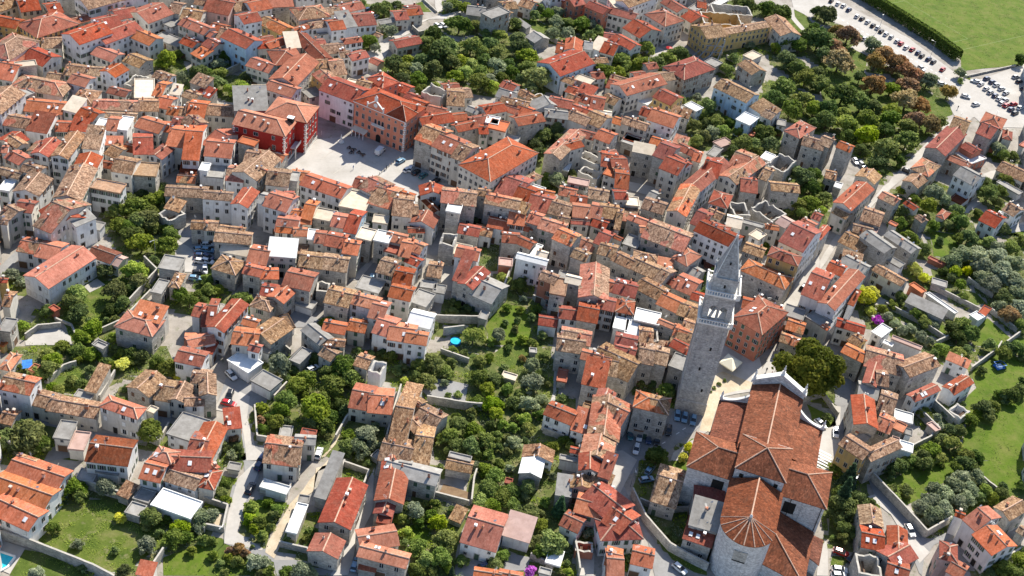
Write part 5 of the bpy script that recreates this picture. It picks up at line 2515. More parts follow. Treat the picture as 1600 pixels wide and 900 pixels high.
for idx, hs in enumerate(houses):
    rng = random.Random(idx*13+5); hs['rnd'] = rng.random(); k = kind_of(hs)
    L_, W_, h, t, rc = hs['L'], hs['W'], hs['h'], hs['t'], hs['rc']
    c = hs['ctr']
    if rc in 'cgb': rc = 'k'
    if k == 'house' and cnt.get(k, 0) >= 300:
        M4 = Matrix.Translation((c.x, c.y, 0))@Matrix.Rotation(hs['th'], 4, 'Z'); b = MB(); b.rv = hs['rnd']
        l, w_ = wall_shell(b, t, L_, W_, h, 0, 0); far_add(b, [W.get(hs['wc'], W['g'])], M4)
        rb = MB(); rb.rv = (hs['rnd']*7.7) % 1; fn = raise_roof(rb, t, L_, W_, h, rc, idx*.37); far_add(rb, rmats(rc), M4)
        x = rng.uniform(-.35, .35)*L_; far_add(CHB[0], [M['clay'], M['chim'], M['clay']], M4@Matrix.Translation((x, W_*.15, fn(x, W_*.15))))
        for (kk, x, y, z, ang) in openings(hs, l, w_, rng):
            if kk != 'door': far_add(WSTD, WM, M4@Matrix.Translation((x, y, z))@Matrix.Rotation(ang, 4, 'Z')@Matrix.Diagonal((1, 1, .55 if kk == 'sq' else 1, 1)))
        continue
    root = empty(k, (c.x, c.y, 0), hs['th'])
    big = 'small' if L_*W_ < 55 else ('large' if L_*W_ > 170 else ('long' if L_ > 2.1*W_ else ''))
    shape = {'h': 'hipped', 'm': 'lean-to', 'f': 'flat', 'g': 'gabled', 'G': 'gabled'}.get(t, '')
    wn = WALLN[hs['wc']]
    if t == 'r': look = f"{big} roofless ruin with {wn} walls".strip()
    else: look = f"{big} {wn} {CAT[k]} with {ROOFN[hs['rc']]} {shape} roof".strip()
    look = look.replace('flat-roofed', 'flat')
    tag(root, CAT[k], look, (c.x, c.y, h), GRP[k])
    wc = hs['wc'] if hs['wc'] in W else 'g'
    if t == 'r':
        b = MB(); b.rv = hs['rnd']; l, w_ = L_/2, W_/2; tk = .55
        # broken wall tops
        def ring(x0, y0, x1, y1, nx, ny):
            n = max(3, int(math.hypot(x1-x0, y1-y0)/1.1)); T = []
            for i in range(n+1):
                f_ = i/n; z = h*(.92+(.07 if L_*W_ > 120 else .16)*mnoise.noise(Vector((x0+f_*(x1-x0)+idx, y0+f_*(y1-y0), 1))))
                T.append((x0+f_*(x1-x0), y0+f_*(y1-y0), z))
            for i in range(n):
                (ax, ay, az), (bx, by, bz) = T[i], T[i+1]
                b.face([(ax, ay, -.3), (bx, by, -.3), (bx, by, bz), (ax, ay, az)], 0)
                b.face([(bx+nx, by+ny, -.3), (ax+nx, ay+ny, -.3), (ax+nx, ay+ny, az), (bx+nx, by+ny, bz)], 0)
                b.face([(ax, ay, az), (bx, by, bz), (bx+nx, by+ny, bz), (ax+nx, ay+ny, az)], 1)
            for (ax, ay, az) in (T[0], T[-1]): pass
        ring(-l, -w_, l, -w_, 0, tk); ring(l, -w_, l, w_, -tk, 0); ring(l, w_, -l, w_, 0, -tk); ring(-l, w_, -l, -w_, tk, 0)
        b.build('walls', [W[wc], M['stonecap']], root)
        f_ = MB(); f_.face([(-l+.3, -w_+.3, h*.18), (l-.3, -w_+.3, h*.12), (l-.3, w_-.3, h*.2), (-l+.3, w_-.3, h*.15)], 0)
        for q in range(3): 
            x = rng.uniform(-l*.6, l*.6); f_.box(x-.12, x+.12, -w_+.5, w_-.5, h*.6, h*.6+.25, 1)
        f_.build('floor', [M['base'], M['wood']], root)
    else:
        b = MB(); b.rv = hs['rnd']; l, w_ = wall_shell(b, t, L_, W_, h, 0, 0); b.build('walls', [W[wc]], root)
        rb = MB(); rb.rv = (hs['rnd']*7.7) % 1; fn = raise_roof(rb, t, L_, W_, h, rc, idx*.37)
        ro = rb.build('roof', rmats(rc), root)
        A_ = L_*W_
        if rc in 'ordtmk' and k != 'shed' and t != 'f':
            nc = (1 if A_ < 90 else 2)+(rng.random() < .35)+(A_ > 200)
            if k == 'outbuilding': nc = min(nc, 1)
            for i in range(nc):
                x = rng.uniform(-.4, .4)*L_; y = rng.choice([-1, 1])*rng.uniform(.05, .3)*W_
                if not inside_other(c.x+x*math.cos(hs['th'])-y*math.sin(hs['th']), c.y+x*math.sin(hs['th'])+y*math.cos(hs['th']), fn(x, y)+.2, hs):
                    s_ = rng.uniform(.7, 1.0); link('chimney', rng.choice(CH), ro, (x, y, fn(x, y)), rng.choice([0, math.pi/2]), (s_, s_, s_*rng.uniform(.9, 1.3)))
            if rc in 'or' and rng.random() < .32:
                sgn = rng.choice([-1, 1]) if t != 'm' else -1
                for i in range(rng.choice([1, 1, 2])):
                    x = rng.uniform(-.35, .35)*L_; y = sgn*W_*.22; q = link('skylight', SKY, ro, (x, y, fn(x, y)+.02))
                    q.rotation_euler = (math.atan(PITCH)*(-sgn) if t != 'm' else math.atan(.24), 0, 0)
            if rng.random() < .3: x = rng.uniform(-.4, .4)*L_; y = 0 if t != 'm' else W_*.3; link('satellite_dish', DISH, ro, (x, y, fn(x, y)), math.pi-hs['th']+.4)
            if rng.random() < .35: x = rng.uniform(-.4, .4)*L_; y = rng.uniform(-.1, .1)*W_; link('antenna', ANT, ro, (x, y, fn(x, y)), rng.uniform(0, 3))
        if k not in ('shed',) and min(l, w_) > 1:
            sh = rng.choice(['', '', 'g', 'b', 'w', 'g']) if hs['wc'] in 'wcpybG' else rng.choice(['', '', '', 'b', 'g']); cl = rng.random() < .4
            for (kk, x, y, z, ang) in openings(hs, l, w_, rng):
                if kk == 'door': link('door', DOORS[idx % 4], root, (x+.0*math.sin(ang), y, 0), ang); continue
                o = link('window', WIN[kk], root, (x, y, z), ang)
                if sh and kk == 'std' and rng.random() < .75:
                    sm = SHUT['std', sh, int(cl if rng.random() < .7 else 1-cl)]; link('shutter', sm, o); link('shutter', sm, o, sc=(-1, 1, 1))
    cnt[k] = cnt.get(k, 0)+1
if FAR.f: stuff(FAR.build('distant_houses', FARM), 'small distant tiled houses packed along the edges of the town', 'houses')
print('houses', cnt, 'bad angles', sum(abs(q['e']) > 40 for q in houses))
# ------------------------------------------------------------------ stone walls
for ps, hh in walls:
    P = [at(u, v, 0) for u, v in ps]; b = MB(); b.rv = random.random()
    c0 = P[0]
    for i in range(len(P)-1):
        a, c = P[i]-c0, P[i+1]-c0; d = (c-a); n = max(1, int(d.length/1.5)); s = Vector((-d.y, d.x, 0)).normalized()*.22
        if d.length < .3: continue
        zs = [hh+.14*mnoise.noise(Vector((c0.x+a.lerp(c, j/n).x, c0.y+a.lerp(c, j/n).y, 3))) for j in range(n+1)]
        for j in range(n):
            p, q = a.lerp(c, j/n), a.lerp(c, (j+1)/n)
            b.face([(p.x-s.x, p.y-s.y, -.2), (q.x-s.x, q.y-s.y, -.2), (q.x-s.x, q.y-s.y, zs[j+1]), (p.x-s.x, p.y-s.y, zs[j])], 0)
            b.face([(q.x+s.x, q.y+s.y, -.2), (p.x+s.x, p.y+s.y, -.2), (p.x+s.x, p.y+s.y, zs[j]), (q.x+s.x, q.y+s.y, zs[j+1])], 0)
            b.face([(p.x-s.x, p.y-s.y, zs[j]), (q.x-s.x, q.y-s.y, zs[j+1]), (q.x+s.x, q.y+s.y, zs[j+1]), (p.x+s.x, p.y+s.y, zs[j])], 1)
        for e_, z in ((a, zs[0]), (c, zs[-1])): b.face([(e_.x-s.x, e_.y-s.y, -.2), (e_.x+s.x, e_.y+s.y, -.2), (e_.x+s.x, e_.y+s.y, z), (e_.x-s.x, e_.y-s.y, z)], 0)
    o = b.build('garden_wall', [W['g'], M['stonecap']], None, c0)
    mp = P[len(P)//2] if len(P) > 2 else (P[0]+P[1])/2
    tot = sum((P[i+1]-P[i]).length for i in range(len(P)-1))
    tag(o, 'wall', f"{'long' if tot > 35 else ('short' if tot < 14 else 'plain')} {'high' if hh > 2 else 'low'} grey stone wall", mp, 'stone walls round the yards and gardens')
# ------------------------------------------------------------------ crowns
def crown_arrays(seed, nl, conifer=False, size=.1, round_=False):
    r = np.random.RandomState(seed)
    if conifer:
        t = r.rand(nl)**.6; z = 1.0-t*2.0; ang = r.rand(nl)*2*np.pi
        lay = .75+.25*np.sin(t*38+np.sin(ang*3)*1.2); rad = (.08+.62*t)*lay*(.75+.25*r.rand(nl)); P = np.stack([rad*np.cos(ang), rad*np.sin(ang), z], 1); N = P*np.array([1, 1, .2])+np.array([0, 0, .5])
    else:
        K = 34 if not round_ else 16; d = r.randn(K, 3); d /= np.linalg.norm(d, axis=1)[:, None]; d[:, 2] = np.abs(d[:, 2])*1.25-.6
        C = d*(.38+.42*r.rand(K, 1)); C[:, 0] *= .8+.4*r.rand(); C[0] = (0, 0, .1); Rl = .15+.2*r.rand(K); Rl[0] = .48
        k = r.choice(K, nl, p=Rl**2/(Rl**2).sum()); q = r.randn(nl, 3); q /= np.linalg.norm(q, axis=1)[:, None]; q[:, 2] = np.where(r.rand(nl) < .7, np.abs(q[:, 2]), q[:, 2])
        P = C[k]+q*(Rl[k]*(.6+.55*r.rand(nl)))[:, None]; N = q; P[:, 2] *= .88
    N = N+r.randn(nl, 3)*.55; N /= np.linalg.norm(N, axis=1)[:, None]
    U = np.cross(N, r.randn(nl, 3)); U /= np.linalg.norm(U, axis=1)[:, None]; V = np.cross(N, U)
    s = (size*(.6+.8*r.rand(nl)))[:, None]; s2 = s*(.6+.3*r.rand(nl)[:, None])
    v = np.stack([P-U*s, P-V*s2, P+U*s, P+V*s2], 1).reshape(-1, 3)
    lr = r.rand(nl) if conifer else (.35*r.rand(nl)+.65*r.rand(K)[k])
    return v, lr
def leaf_mesh(name, v, lr, mat):
    n = len(v)//4; me = bpy.data.meshes.new(name); me.vertices.add(len(v)); me.vertices.foreach_set('co', np.ascontiguousarray(v, dtype=np.float32).ravel())
    me.loops.add(4*n); me.loops.foreach_set('vertex_index', np.arange(4*n, dtype=np.int32)); me.polygons.add(n); me.polygons.foreach_set('loop_start', np.arange(n, dtype=np.int32)*4)
    for m in (mat if isinstance(mat, list) else [mat]): me.materials.append(m)
    a = me.attributes.new('lr', 'FLOAT', 'FACE'); a.data.foreach_set('value', np.asarray(lr, dtype=np.float32)); me.update(calc_edges=True); return me
CRA = [crown_arrays(100+i, 2600, size=.085) for i in range(8)]
CRS = [crown_arrays(200+i, 700, size=.15, round_=True) for i in range(3)]
CRC = [crown_arrays(300+i, 4200, True, size=.07) for i in range(2)]
CRB = [crown_arrays(400+i, 26000, size=.042) for i in range(1)]
CM = {}
def crown_mesh(kind, size_class, i):
    key = (kind, size_class, i)
    if key not in CM:
        arr = {'big': CRA, 'small': CRS, 'con': CRC, 'huge': CRB}[size_class]; v, lr = arr[i % len(arr)]
        CM[key] = leaf_mesh('crown', v, lr, L[kind])
    return CM[key]
def trunk_mesh(seed):
    b = MB(); r = random.Random(seed)
    pts = [Vector((0, 0, -.1)), Vector((r.uniform(-.03, .03), r.uniform(-.03, .03), .5)), Vector((r.uniform(-.06, .06), r.uniform(-.06, .06), 1.0))]
    b.tube(pts[0], pts[1], .085, .065, 8, 0, False); b.tube(pts[1], pts[2], .065, .035, 8, 0, False)
    for k in range(5):
        a = k*1.26+r.random(); s = pts[1].lerp(pts[2], r.random()*.6); b.tube(s, s+Vector((math.cos(a)*.4, math.sin(a)*.4, r.uniform(.3, .55))), .035, .012, 6, 0, False)
    return b.mesh('trunk', [M['bark']])
TR = [trunk_mesh(i) for i in range(4)]
TK = {'g': 'green', 'd': 'dark green', 'y': 'olive green', 'Y': 'bright yellow-green', 'o': 'grey-green', 'b': 'brown autumn', 'A': 'huge yellow-green', 'C': 'dark blue-green', 'V': 'purple flowering'}
tl = []
for (u, v, r, k) in trees:
    if 560 < u < 870 and 440 < v < 760 or 90 < u < 200 and 540 < v < 600: r *= .86
    p = at(u, v, 2.0); d = Vector((p.x, p.y, 2-H)).length; Rm = r*d/F
    tl.append([u, v, Rm, k, r])
def tkind(Rm, k):
    if k == 'V': return 'flowering_bush'
    if k == 'C': return 'conifer'
    if k == 'A': return 'chestnut_tree'
    if Rm < 2.55: return 'bush'
    if k == 'o': return 'olive_tree'
    if k == 'b': return 'autumn_tree'
    return 'broadleaf_tree'
tl.sort(key=lambda q: -q[4]); seen = []; tc = {}; rest = []
big_tree = None
for i, (u, v, Rm, k, rp) in enumerate(tl):
    kd = tkind(Rm, k)
    if kd == 'chestnut_tree' and tc.get(kd, 0) >= 1: kd = 'skip'
    if kd == 'skip': continue
    n = tc.get(kd, 0)
    if kd == 'chestnut_tree': Rm *= 1.42
    zc = {'bush': Rm*.75, 'conifer': Rm*1.35, 'chestnut_tree': Rm*.95, 'flowering_bush': Rm*.8}.get(kd, Rm*.82+.35)
    p = at(u, v, zc); rr = random.Random(i)
    if kd in ('broadleaf_tree', 'bush') and n >= 300: rest.append((p, Rm, k)); continue
    tc[kd] = n+1
    root = empty(kd, (p.x, p.y, 0), rr.uniform(0, 6.28))
    cls = 'con' if k == 'C' else ('huge' if k == 'A' else ('big' if Rm > 2.1 else 'small'))
    sz = rr.uniform(.95, 1.15)
    link('crown', crown_mesh(k, cls, i), root, (0, 0, zc), 0, (Rm*sz, Rm*rr.uniform(.9, 1.1)*sz, Rm*rr.uniform(.9, 1.1)*(1.3 if k in 'CA' else 1)))
    if kd not in ('bush', 'flowering_bush'): link('trunk', TR[i % 4], root, (0, 0, 0), 0, (Rm*.9, Rm*.9, zc))
    sz_w = 'large' if Rm > 4.3 else ('small' if Rm < 3.0 and kd != 'bush' or Rm < 1.7 else 'medium-sized')
    nm = {'broadleaf_tree': 'rounded tree', 'bush': 'bush', 'olive_tree': 'loose-crowned tree', 'autumn_tree': 'leafy tree', 'conifer': 'pointed conifer', 'chestnut_tree': 'spreading chestnut tree', 'flowering_bush': 'bush'}[kd]
    tag(root, 'bush' if 'bush' in kd else 'tree', f"{sz_w if kd != 'chestnut_tree' else ''} {TK[k]} {nm}".strip(), (p.x, p.y, zc), {'bush': 'bushes in the gardens', 'olive_tree': 'grey-green trees in the gardens and the grove', 'autumn_tree': 'brown trees in the park', 'broadleaf_tree': 'green trees of the gardens and the park'}.get(kd))
print('trees', tc, 'rest', len(rest))
# ------------------------------------------------------------------ undergrowth and grass
def pipv(X, Y, poly):
    c = np.zeros(len(X), bool); j = len(poly)-1
    for i in range(len(poly)):
        xi, yi, xj, yj = poly[i][0], poly[i][1], poly[j][0], poly[j][1]
        m = ((yi > Y) != (yj > Y)); 
        with np.errstate(all='ignore'): c ^= m & (X < (xj-xi)*(Y-yi)/(yj-yi+1e-12)+xi)
        j = i
    return c
RS = np.random.RandomState(5)
def free(X, Y, block):
    ok = np.ones(len(X), bool)
    for k, p in wpoly:
        if k in block: ok &= ~pipv(X, Y, p)
    for q in PLACED:
        dx, dy = X-q[0], Y-q[1]; ok &= ~((abs(dx*q[2]+dy*q[3]) < q[4]/2+.3) & (abs(-dx*q[3]+dy*q[2]) < q[5]/2+.3))
    return ok
def lowveg(kinds, dens, hmin, hmax, lsz, per, thr, block, extra=None):
    PX, PY = [], []
    if extra is not None:
        n = int(dens*GC*GC+.5); PX.append(np.repeat(extra[0], n)+RS.rand(len(extra[0])*n)*GC); PY.append(np.repeat(extra[1], n)+RS.rand(len(extra[0])*n)*GC)
    for k, poly in wpoly:
        if k not in kinds: continue
        xs = [p.x for p in poly]; ys = [p.y for p in poly]; A = (max(xs)-min(xs))*(max(ys)-min(ys)); n = int(A*dens)
        X = RS.uniform(min(xs), max(xs), n); Y = RS.uniform(min(ys), max(ys), n); m = pipv(X, Y, poly); PX.append(X[m]); PY.append(Y[m])
    X = np.concatenate(PX); Y = np.concatenate(PY); m = free(X, Y, block); X, Y = X[m], Y[m]
    nz = np.array([mnoise.noise(Vector((x*.22, y*.22, 0)))+.5*mnoise.noise(Vector((x*.7, y*.7, 4))) for x, y in zip(X, Y)])
    m = nz > thr; X, Y, nz = X[m], Y[m], nz[m]
    hh = hmin+(hmax-hmin)*np.clip((nz-thr)*1.3, 0, 1)
    n = len(X)*per; X = np.repeat(X, per)+RS.randn(n)*.35; Y = np.repeat(Y, per)+RS.randn(n)*.35; hh = np.repeat(hh, per)
    P = np.stack([X, Y, hh*RS.rand(n)**.6], 1); N = RS.randn(n, 3); N[:, 2] = np.abs(N[:, 2])+.8; N /= np.linalg.norm(N, axis=1)[:, None]
    U = np.cross(N, RS.randn(n, 3)); U /= np.linalg.norm(U, axis=1)[:, None]; V = np.cross(N, U); s = (lsz*(.6+.8*RS.rand(n)))[:, None]
    v = np.stack([P-U*s, P-V*s*.7, P+U*s, P+V*s*.7], 1).reshape(-1, 3)
    return v, RS.rand(n)*.6+.4*np.repeat(RS.rand(n//per), per)
cells_i = np.nonzero(cell)
v, lr = lowveg('D', 1.5, .15, 1.5, .17, 6, -.12, 'RVPFGZB', (gx0+(cells_i[0])*GC, gy0+cells_i[1]*GC))
for i, kk in enumerate('gyod'):
    s_ = np.array([int(q*4) for q in (np.sin(v[::4, 0]*.31+v[::4, 1]*.17)+np.sin(v[::4, 1]*.23-v[::4, 0]*.11)+2)/4.0001]) == i
    vv = v.reshape(-1, 4, 3)[s_].reshape(-1, 3)
    if len(vv): stuff(link('undergrowth', leaf_mesh('undergrowth', vv, lr[s_], L[kk])), 'low tangled greenery growing wild in the gardens', 'undergrowth')
v, lr = lowveg('ZG', 2.2, .05, .5, .13, 4, -.1, 'RVPFB')
stuff(link('tall_grass', leaf_mesh('tall_grass', v, lr, L['y'])), 'tall rough grass of the meadows and lawns', 'grass')
v, lr = lowveg('F', .9, .05, .35, .14, 3, -.05, 'RVPB')
stuff(link('grass', leaf_mesh('grass', v, lr, L['g'])), 'short bright grass tufts of the fields', 'grass')
if rest:
    VS, LR, MI = [], [], []
    mats = [L[k] for k in 'gdyYob']
    for i, (p, Rm, k) in enumerate(rest):
        cv, cl = CRS[i % 3]; a = i*1.7; ca, sa = math.cos(a), math.sin(a); Rt = np.array([[ca, sa, 0], [-sa, ca, 0], [0, 0, 1]])
        VS.append((cv@Rt)*Rm*1.15+np.array(p)); LR.append(cl); MI += ['gdyYob'.index(k)]*len(cl)
    me = leaf_mesh('shrubbery', np.concatenate(VS), np.concatenate(LR), mats); me.polygons.foreach_set('material_index', MI)
    stuff(link('shrubbery', me), 'small bushes scattered through the gardens', 'bushes')
# ------------------------------------------------------------------ cars
CC = {'w': ('white', (.72, .72, .71)), 'k': ('black', (.018, .018, .02)), 'b': ('dark blue', (.025, .05, .12)), 'B': ('light blue', (.18, .32, .45)), 'r': ('red', (.42, .015, .02)), 's': ('silver grey', (.42, .43, .44)), 'G': ('blue-green', (.03, .14, .16))}
for k_, (n_, c_) in CC.items(): M['car_'+k_] = plain(n_.replace(' ', '_')+'_car_paint', c_, .22, spec=.6, var=.02)
def loft(b, st, mi=0):
    rings = [[(x, -w_*.86, z0), (x, w_*.86, z0), (x, w_, (z0*1.4+z1)/2.4), (x, w_*.93, z1), (x, -w_*.93, z1), (x, -w_, (z0*1.4+z1)/2.4)] for x, z0, z1, w_ in st]
    for A, B in zip(rings, rings[1:]):
        for i in range(6): b.face([A[i], B[i], B[(i+1) % 6], A[(i+1) % 6]], mi)
    b.face(rings[0], mi); b.face(rings[-1][::-1], mi)
def car_meshes():
    body, glass = MB(), MB()
    loft(body, [(-2.08, .38, .72, .72), (-1.98, .27, .92, .83), (-1.3, .22, .98, .87), (0, .2, .98, .88), (1.0, .22, .93, .87), (1.7, .25, .84, .84), (2.0, .3, .7, .77), (2.1, .38, .58, .66)])
    t = [(-1.5, -.58, 1.44), (.25, -.58, 1.44), (.25, .58, 1.44), (-1.5, .58, 1.44)]; m = [(-1.35, -.6, 1.47), (.1, -.6, 1.47), (.1, .6, 1.47), (-1.35, .6, 1.47)]
    q = [(-1.95, -.76, .95), (1.1, -.76, .94), (1.1, .76, .94), (-1.95, .76, .95)]
    body.face([(-1.5, -.58, 1.445), (.25, -.58, 1.445), (.12, -.4, 1.49), (-1.4, -.4, 1.49)]); body.face([(-1.4, -.4, 1.49), (.12, -.4, 1.49), (.12, .4, 1.49), (-1.4, .4, 1.49)]); body.face([(-1.4, .4, 1.49), (.12, .4, 1.49), (.25, .58, 1.445), (-1.5, .58, 1.445)])
    body.face([(.25, -.58, 1.445), (.25, .58, 1.445), (.12, .4, 1.49), (.12, -.4, 1.49)]); body.face([(-1.5, .58, 1.445), (-1.5, -.58, 1.445), (-1.4, -.4, 1.49), (-1.4, .4, 1.49)])
    for i in range(4): glass.face([q[i], q[(i+1) % 4], t[(i+1) % 4], t[i]])
    for s in (-1, 1):
        for x0, x1, x2, x3 in ((-.55, -.42, -.5, -.4), ): body.face([(x0, s*.772, .95), (x1, s*.772, .95), (x3, s*.592, 1.44), (x2, s*.592, 1.44)])
        body.face([(1.0, s*.775, .945), (1.1, s*.765, .945), (.27, s*.585, 1.445), (.17, s*.59, 1.445)]); body.face([(-1.95, s*.765, .955), (-1.8, s*.775, .955), (-1.38, s*.59, 1.445), (-1.5, s*.585, 1.445)])
    return body, glass
def van_meshes():
    body, glass = MB(), MB()
    loft(body, [(-2.5, .35, 2.1, .92), (-2.4, .28, 2.25, .97), (.9, .28, 2.25, .97), (1.35, .28, 2.05, .95), (1.95, .28, 1.2, .93), (2.45, .32, .98, .88), (2.55, .4, .7, .8)])
    glass.face([(1.37, -.8, 2.03), (1.37, .8, 2.03), (1.93, .8, 1.27), (1.93, -.8, 1.27)])
    for s in (-1, 1): glass.face([(.5, s*.975, 1.3), (1.6, s*.96, 1.3), (1.25, s*.945, 1.95), (.5, s*.96, 1.95)])
    return body, glass
wb = MB(); wb.tube((0, -.1, 0), (0, .1, 0), .32, .32, 14, 0); wb.tube((0, -.115, 0), (0, .115, 0), .18, .18, 10, 1); WHEEL = wb.mesh('wheel', [M['black'], M['metal']])
hb = MB(); hb.box(-.05, .05, -.16, .16, -.07, .07); HL = hb.mesh('headlight', [M['head']]); TLt = hb.mesh('tail_light', [M['lamp']])
CB = {}
for k_ in CC:
    bd, gl = car_meshes(); CB[k_] = bd.mesh('body', [M['car_'+k_]])
gcar = gl.mesh('car_windows', [M['glass']]); bd, gl = van_meshes(); VB = bd.mesh('body', [M['car_w']]); gvan = gl.mesh('car_windows', [M['glass']])
for (u1, v1, u2, v2, k) in cars:
    if k in 'nz': continue
    P, Q = at(u1, v1, .7), at(u2, v2, .7); c = (P+Q)/2; a = math.atan2(Q.y-P.y, Q.x-P.x); van = k == 'V'
    base = .13 if on('V', c.x, c.y) else .11
    r = empty('parked_van' if van else 'parked_car', (c.x, c.y, base), a)
    link('body', VB if van else CB[k], r); link('windows', gvan if van else gcar, r)
    wx = 1.6 if van else 1.3; wy = .88 if van else .78
    for sx in (-1, 1):
        for sy in (-1, 1): link('wheel', WHEEL, r, (sx*wx, sy*wy, .32))
    for sy in (-1, 1): link('headlight', HL, r, ((2.47 if van else 2.02), sy*.6, .62)); link('tail_light', TLt, r, ((-2.5 if van else -2.02), sy*.66, .78))
    if van: r['label'] = 'white delivery van parked on the square before the orange palace'; r['category'] = 'van'; continue
    tag(r, 'car', CC[k][0]+' parked car', (c.x, c.y, .7), 'cars parked in the streets and lots')
# ------------------------------------------------------------------ church
CH0 = (69.65, 235.88); CHR = R(78.156-90)
ch = empty('church', (*CH0, 0), CHR); ch['label'] = 'big pale stone church with brown tiled roofs and a rounded apse'; ch['category'] = 'church'
WS = W['u']; chm = [M['K'], M['ridge']]
def wallbox(name, x0, x1, y0, y1, z, mat=None, gable=None):
    b = MB(); b.rv = .6; P = [(x0, y0), (x1, y0), (x1, y1), (x0, y1)]
    b.prism(P, -.3, z, 0, False)
    if gable: b.face([(x0, gable[0], z), (x1, gable[0], z), ((x0+x1)/2, gable[0], gable[1])], 0)
    return b.build(name, [mat or WS], ch)
def cornice(x0, x1, y0, y1, z, o=.35, parent=None):
    b = MB(); 
    for a0, a1, c0, c1 in ((x0-o, x1+o, y0-o, y0), (x0-o, x1+o, y1, y1+o), (x0-o, x0, y0, y1), (x1, x1+o, y0, y1)): b.box(a0, a1, c0, c1, z-.5, z-.1)
    return b.build('cornice', [M['lime']], parent or ch)
wallbox('nave_wall', -6.7, 6.7, 7.0, 29.9, 16.7)
b = MB(); b.rv = .5; seed = 3.3
slope(b, (-7.1, 29.6, 16.6), (-7.1, 3.4, 16.6), (0, 3.4, 19.7), (0, 29.6, 19.7), 0, .05, 1.); slope(b, (7.1, 3.4, 16.6), (7.1, 29.6, 16.6), (0, 29.6, 19.7), (0, 3.4, 19.7), 0, .05, 2.)
capline(b, (0, 4.6, 19.78), (0, 29.6, 19.78), 1, .18); b.build('nave_roof', chm, ch)
wallbox('crossing_wall', -6.2, 6.2, -5.6, 6.8, 18.6); cornice(-6.2, 6.2, -5.6, 6.8, 18.6, .25)
def pyr(name, x0, x1, y0, y1, z, ap, sd):
    b = MB(); b.rv = .5; C = [(x0, y0, z), (x1, y0, z), (x1, y1, z), (x0, y1, z)]
    for i in range(4): slope(b, C[i], C[(i+1) % 4], ap, ap, 0, .05, sd+i)
    for q in C: capline(b, (q[0], q[1], z+.06), (ap[0], ap[1], ap[2]+.06), 1, .18)
    return b.build(name, chm, ch)
pyr('crossing_roof', -6.5, 6.6, -6.1, 7.0, 18.5, (0, .45, 22.2), 11.)
for s in (-1, 1):
    nm = 'transept_wall'; xa, xb = (6.3, 17.6) if s > 0 else (-17.6, -6.3)
    wallbox(nm, xa, xb, -5.6, 7.4, 14.1); cornice(xa, xb, -5.6, 7.4, 14.1, .25)
    b = MB(); b.rv = .5; xo, xi, xr = s*18.1, s*6.4, s*11.6; C = lambda x, y, z: (x, y, z)
    A0, A1, B0, B1, R0, R1 = (xi, -6.1, 14), (xo, -6.1, 14), (xi, 7.8, 14), (xo, 7.8, 14), (xi, .85, 17.2), (xr, .85, 17.2)
    slope(b, A0, A1, R1, R0, 0, .05, 21+s); slope(b, B1, B0, R0, R1, 0, .05, 25+s); slope(b, A1, B1, R1, R1, 0, .05, 29+s)
    for p, q in ((A1, R1), (B1, R1), (R1, R0)): capline(b, (p[0], p[1], p[2]+.06), (q[0], q[1], q[2]+.06), 1, .17)
    b.build('transept_roof', chm, ch)
    # aisle
    xa, xb = (6.8, 13.7) if s > 0 else (-13.7, -6.8)
    wallbox('aisle_wall', xa, xb, 7.5, 24.2, 12.4)
    b = MB(); b.rv = .2 if s < 0 else .5
    if s > 0: slope(b, (14.1, 7.9, 12.5), (14.1, 24.2, 12.5), (6.8, 24.2, 14.6), (6.8, 7.9, 14.6), 0, .06, 41.)
    else: slope(b, (-14.4, 24.2, 12.5), (-14.4, 7.9, 12.5), (-6.8, 7.9, 14.4), (-6.8, 24.2, 14.4), 0, .06, 43.)
    b.build('aisle_roof', [M['K'], M['ridge']], ch)
    # curved scroll parapet at the front end of the aisle
    b = MB(); n = 10
    for k in range(n):
        f0, f1 = k/n, (k+1)/n; X = lambda f: s*(14.3-f*7.3); Z = lambda f: 13.2+3.6*f**2.2
        x0, x1, z0, z1 = X(f0), X(f1), Z(f0), Z(f1)
        for y, d in ((24.2, -1), (24.9, 1)): b.face([(x0, y, -.3), (x1, y, -.3), (x1, y, z1), (x0, y, z0)], 0)
        b.face([(x0, 24.1, z0+.12), (x1, 24.1, z1+.12), (x1, 25.0, z1+.12), (x0, 25.0, z0+.12)], 1); b.face([(x0, 24.1, z0-.2), (x1, 24.1, z1-.2), (x1, 24.1, z1+.12), (x0, 24.1, z0+.12)], 1)
    b.box(min(s*14.3, s*14.0), max(s*14.3, s*14.0), 24.2, 24.9, -.3, 13.2, 0); b.build('scroll_parapet', [WS, M['lime']], ch)
    def pinn(x, y, z, nm='pinnacle'):
        b = MB(); b.box(-.45, .45, -.45, .45, 0, .7); b.tube((0, 0, .7), (0, 0, 1.7), .32, .26, 8); b.tube((0, 0, 1.7), (0, 0, 2.5), .36, .05, 8); b.tube((0, 0, 2.45), (0, 0, 2.8), .14, .1, 6); b.build(nm, [M['lime']], ch, (x, y, z))
    pinn(s*14.0, 24.5, 13.2); pinn(s*6.9, 30.3, 18.8)
    # windows
    for x in (s*9.3, s*14.2)[:1]:
        w_ = MB(); w_.box(x-1.5, x+1.5, -5.75, -5.62, 8.6, 12.2, 0); w_.box(x-1.7, x+1.7, -5.8, -5.62, 8.3, 8.6, 1); w_.build('window', [M['dark'], M['frame']], ch)
    for yy in (10, 14.5, 19):
        w_ = MB(); w_.box(s*13.7-.08, s*13.7+.08, yy-.8, yy+.8, 7, 10, 0); w_.build('window', [M['glass']], ch)
    w_ = MB(); xx = s*4.4; w_.box(xx-.5, xx+.5, -5.72, -5.6, 15.6, 16.8, 0); w_.build('window', [M['dark']], ch)
    # buttress pilasters on the transept corners
    p_ = MB()
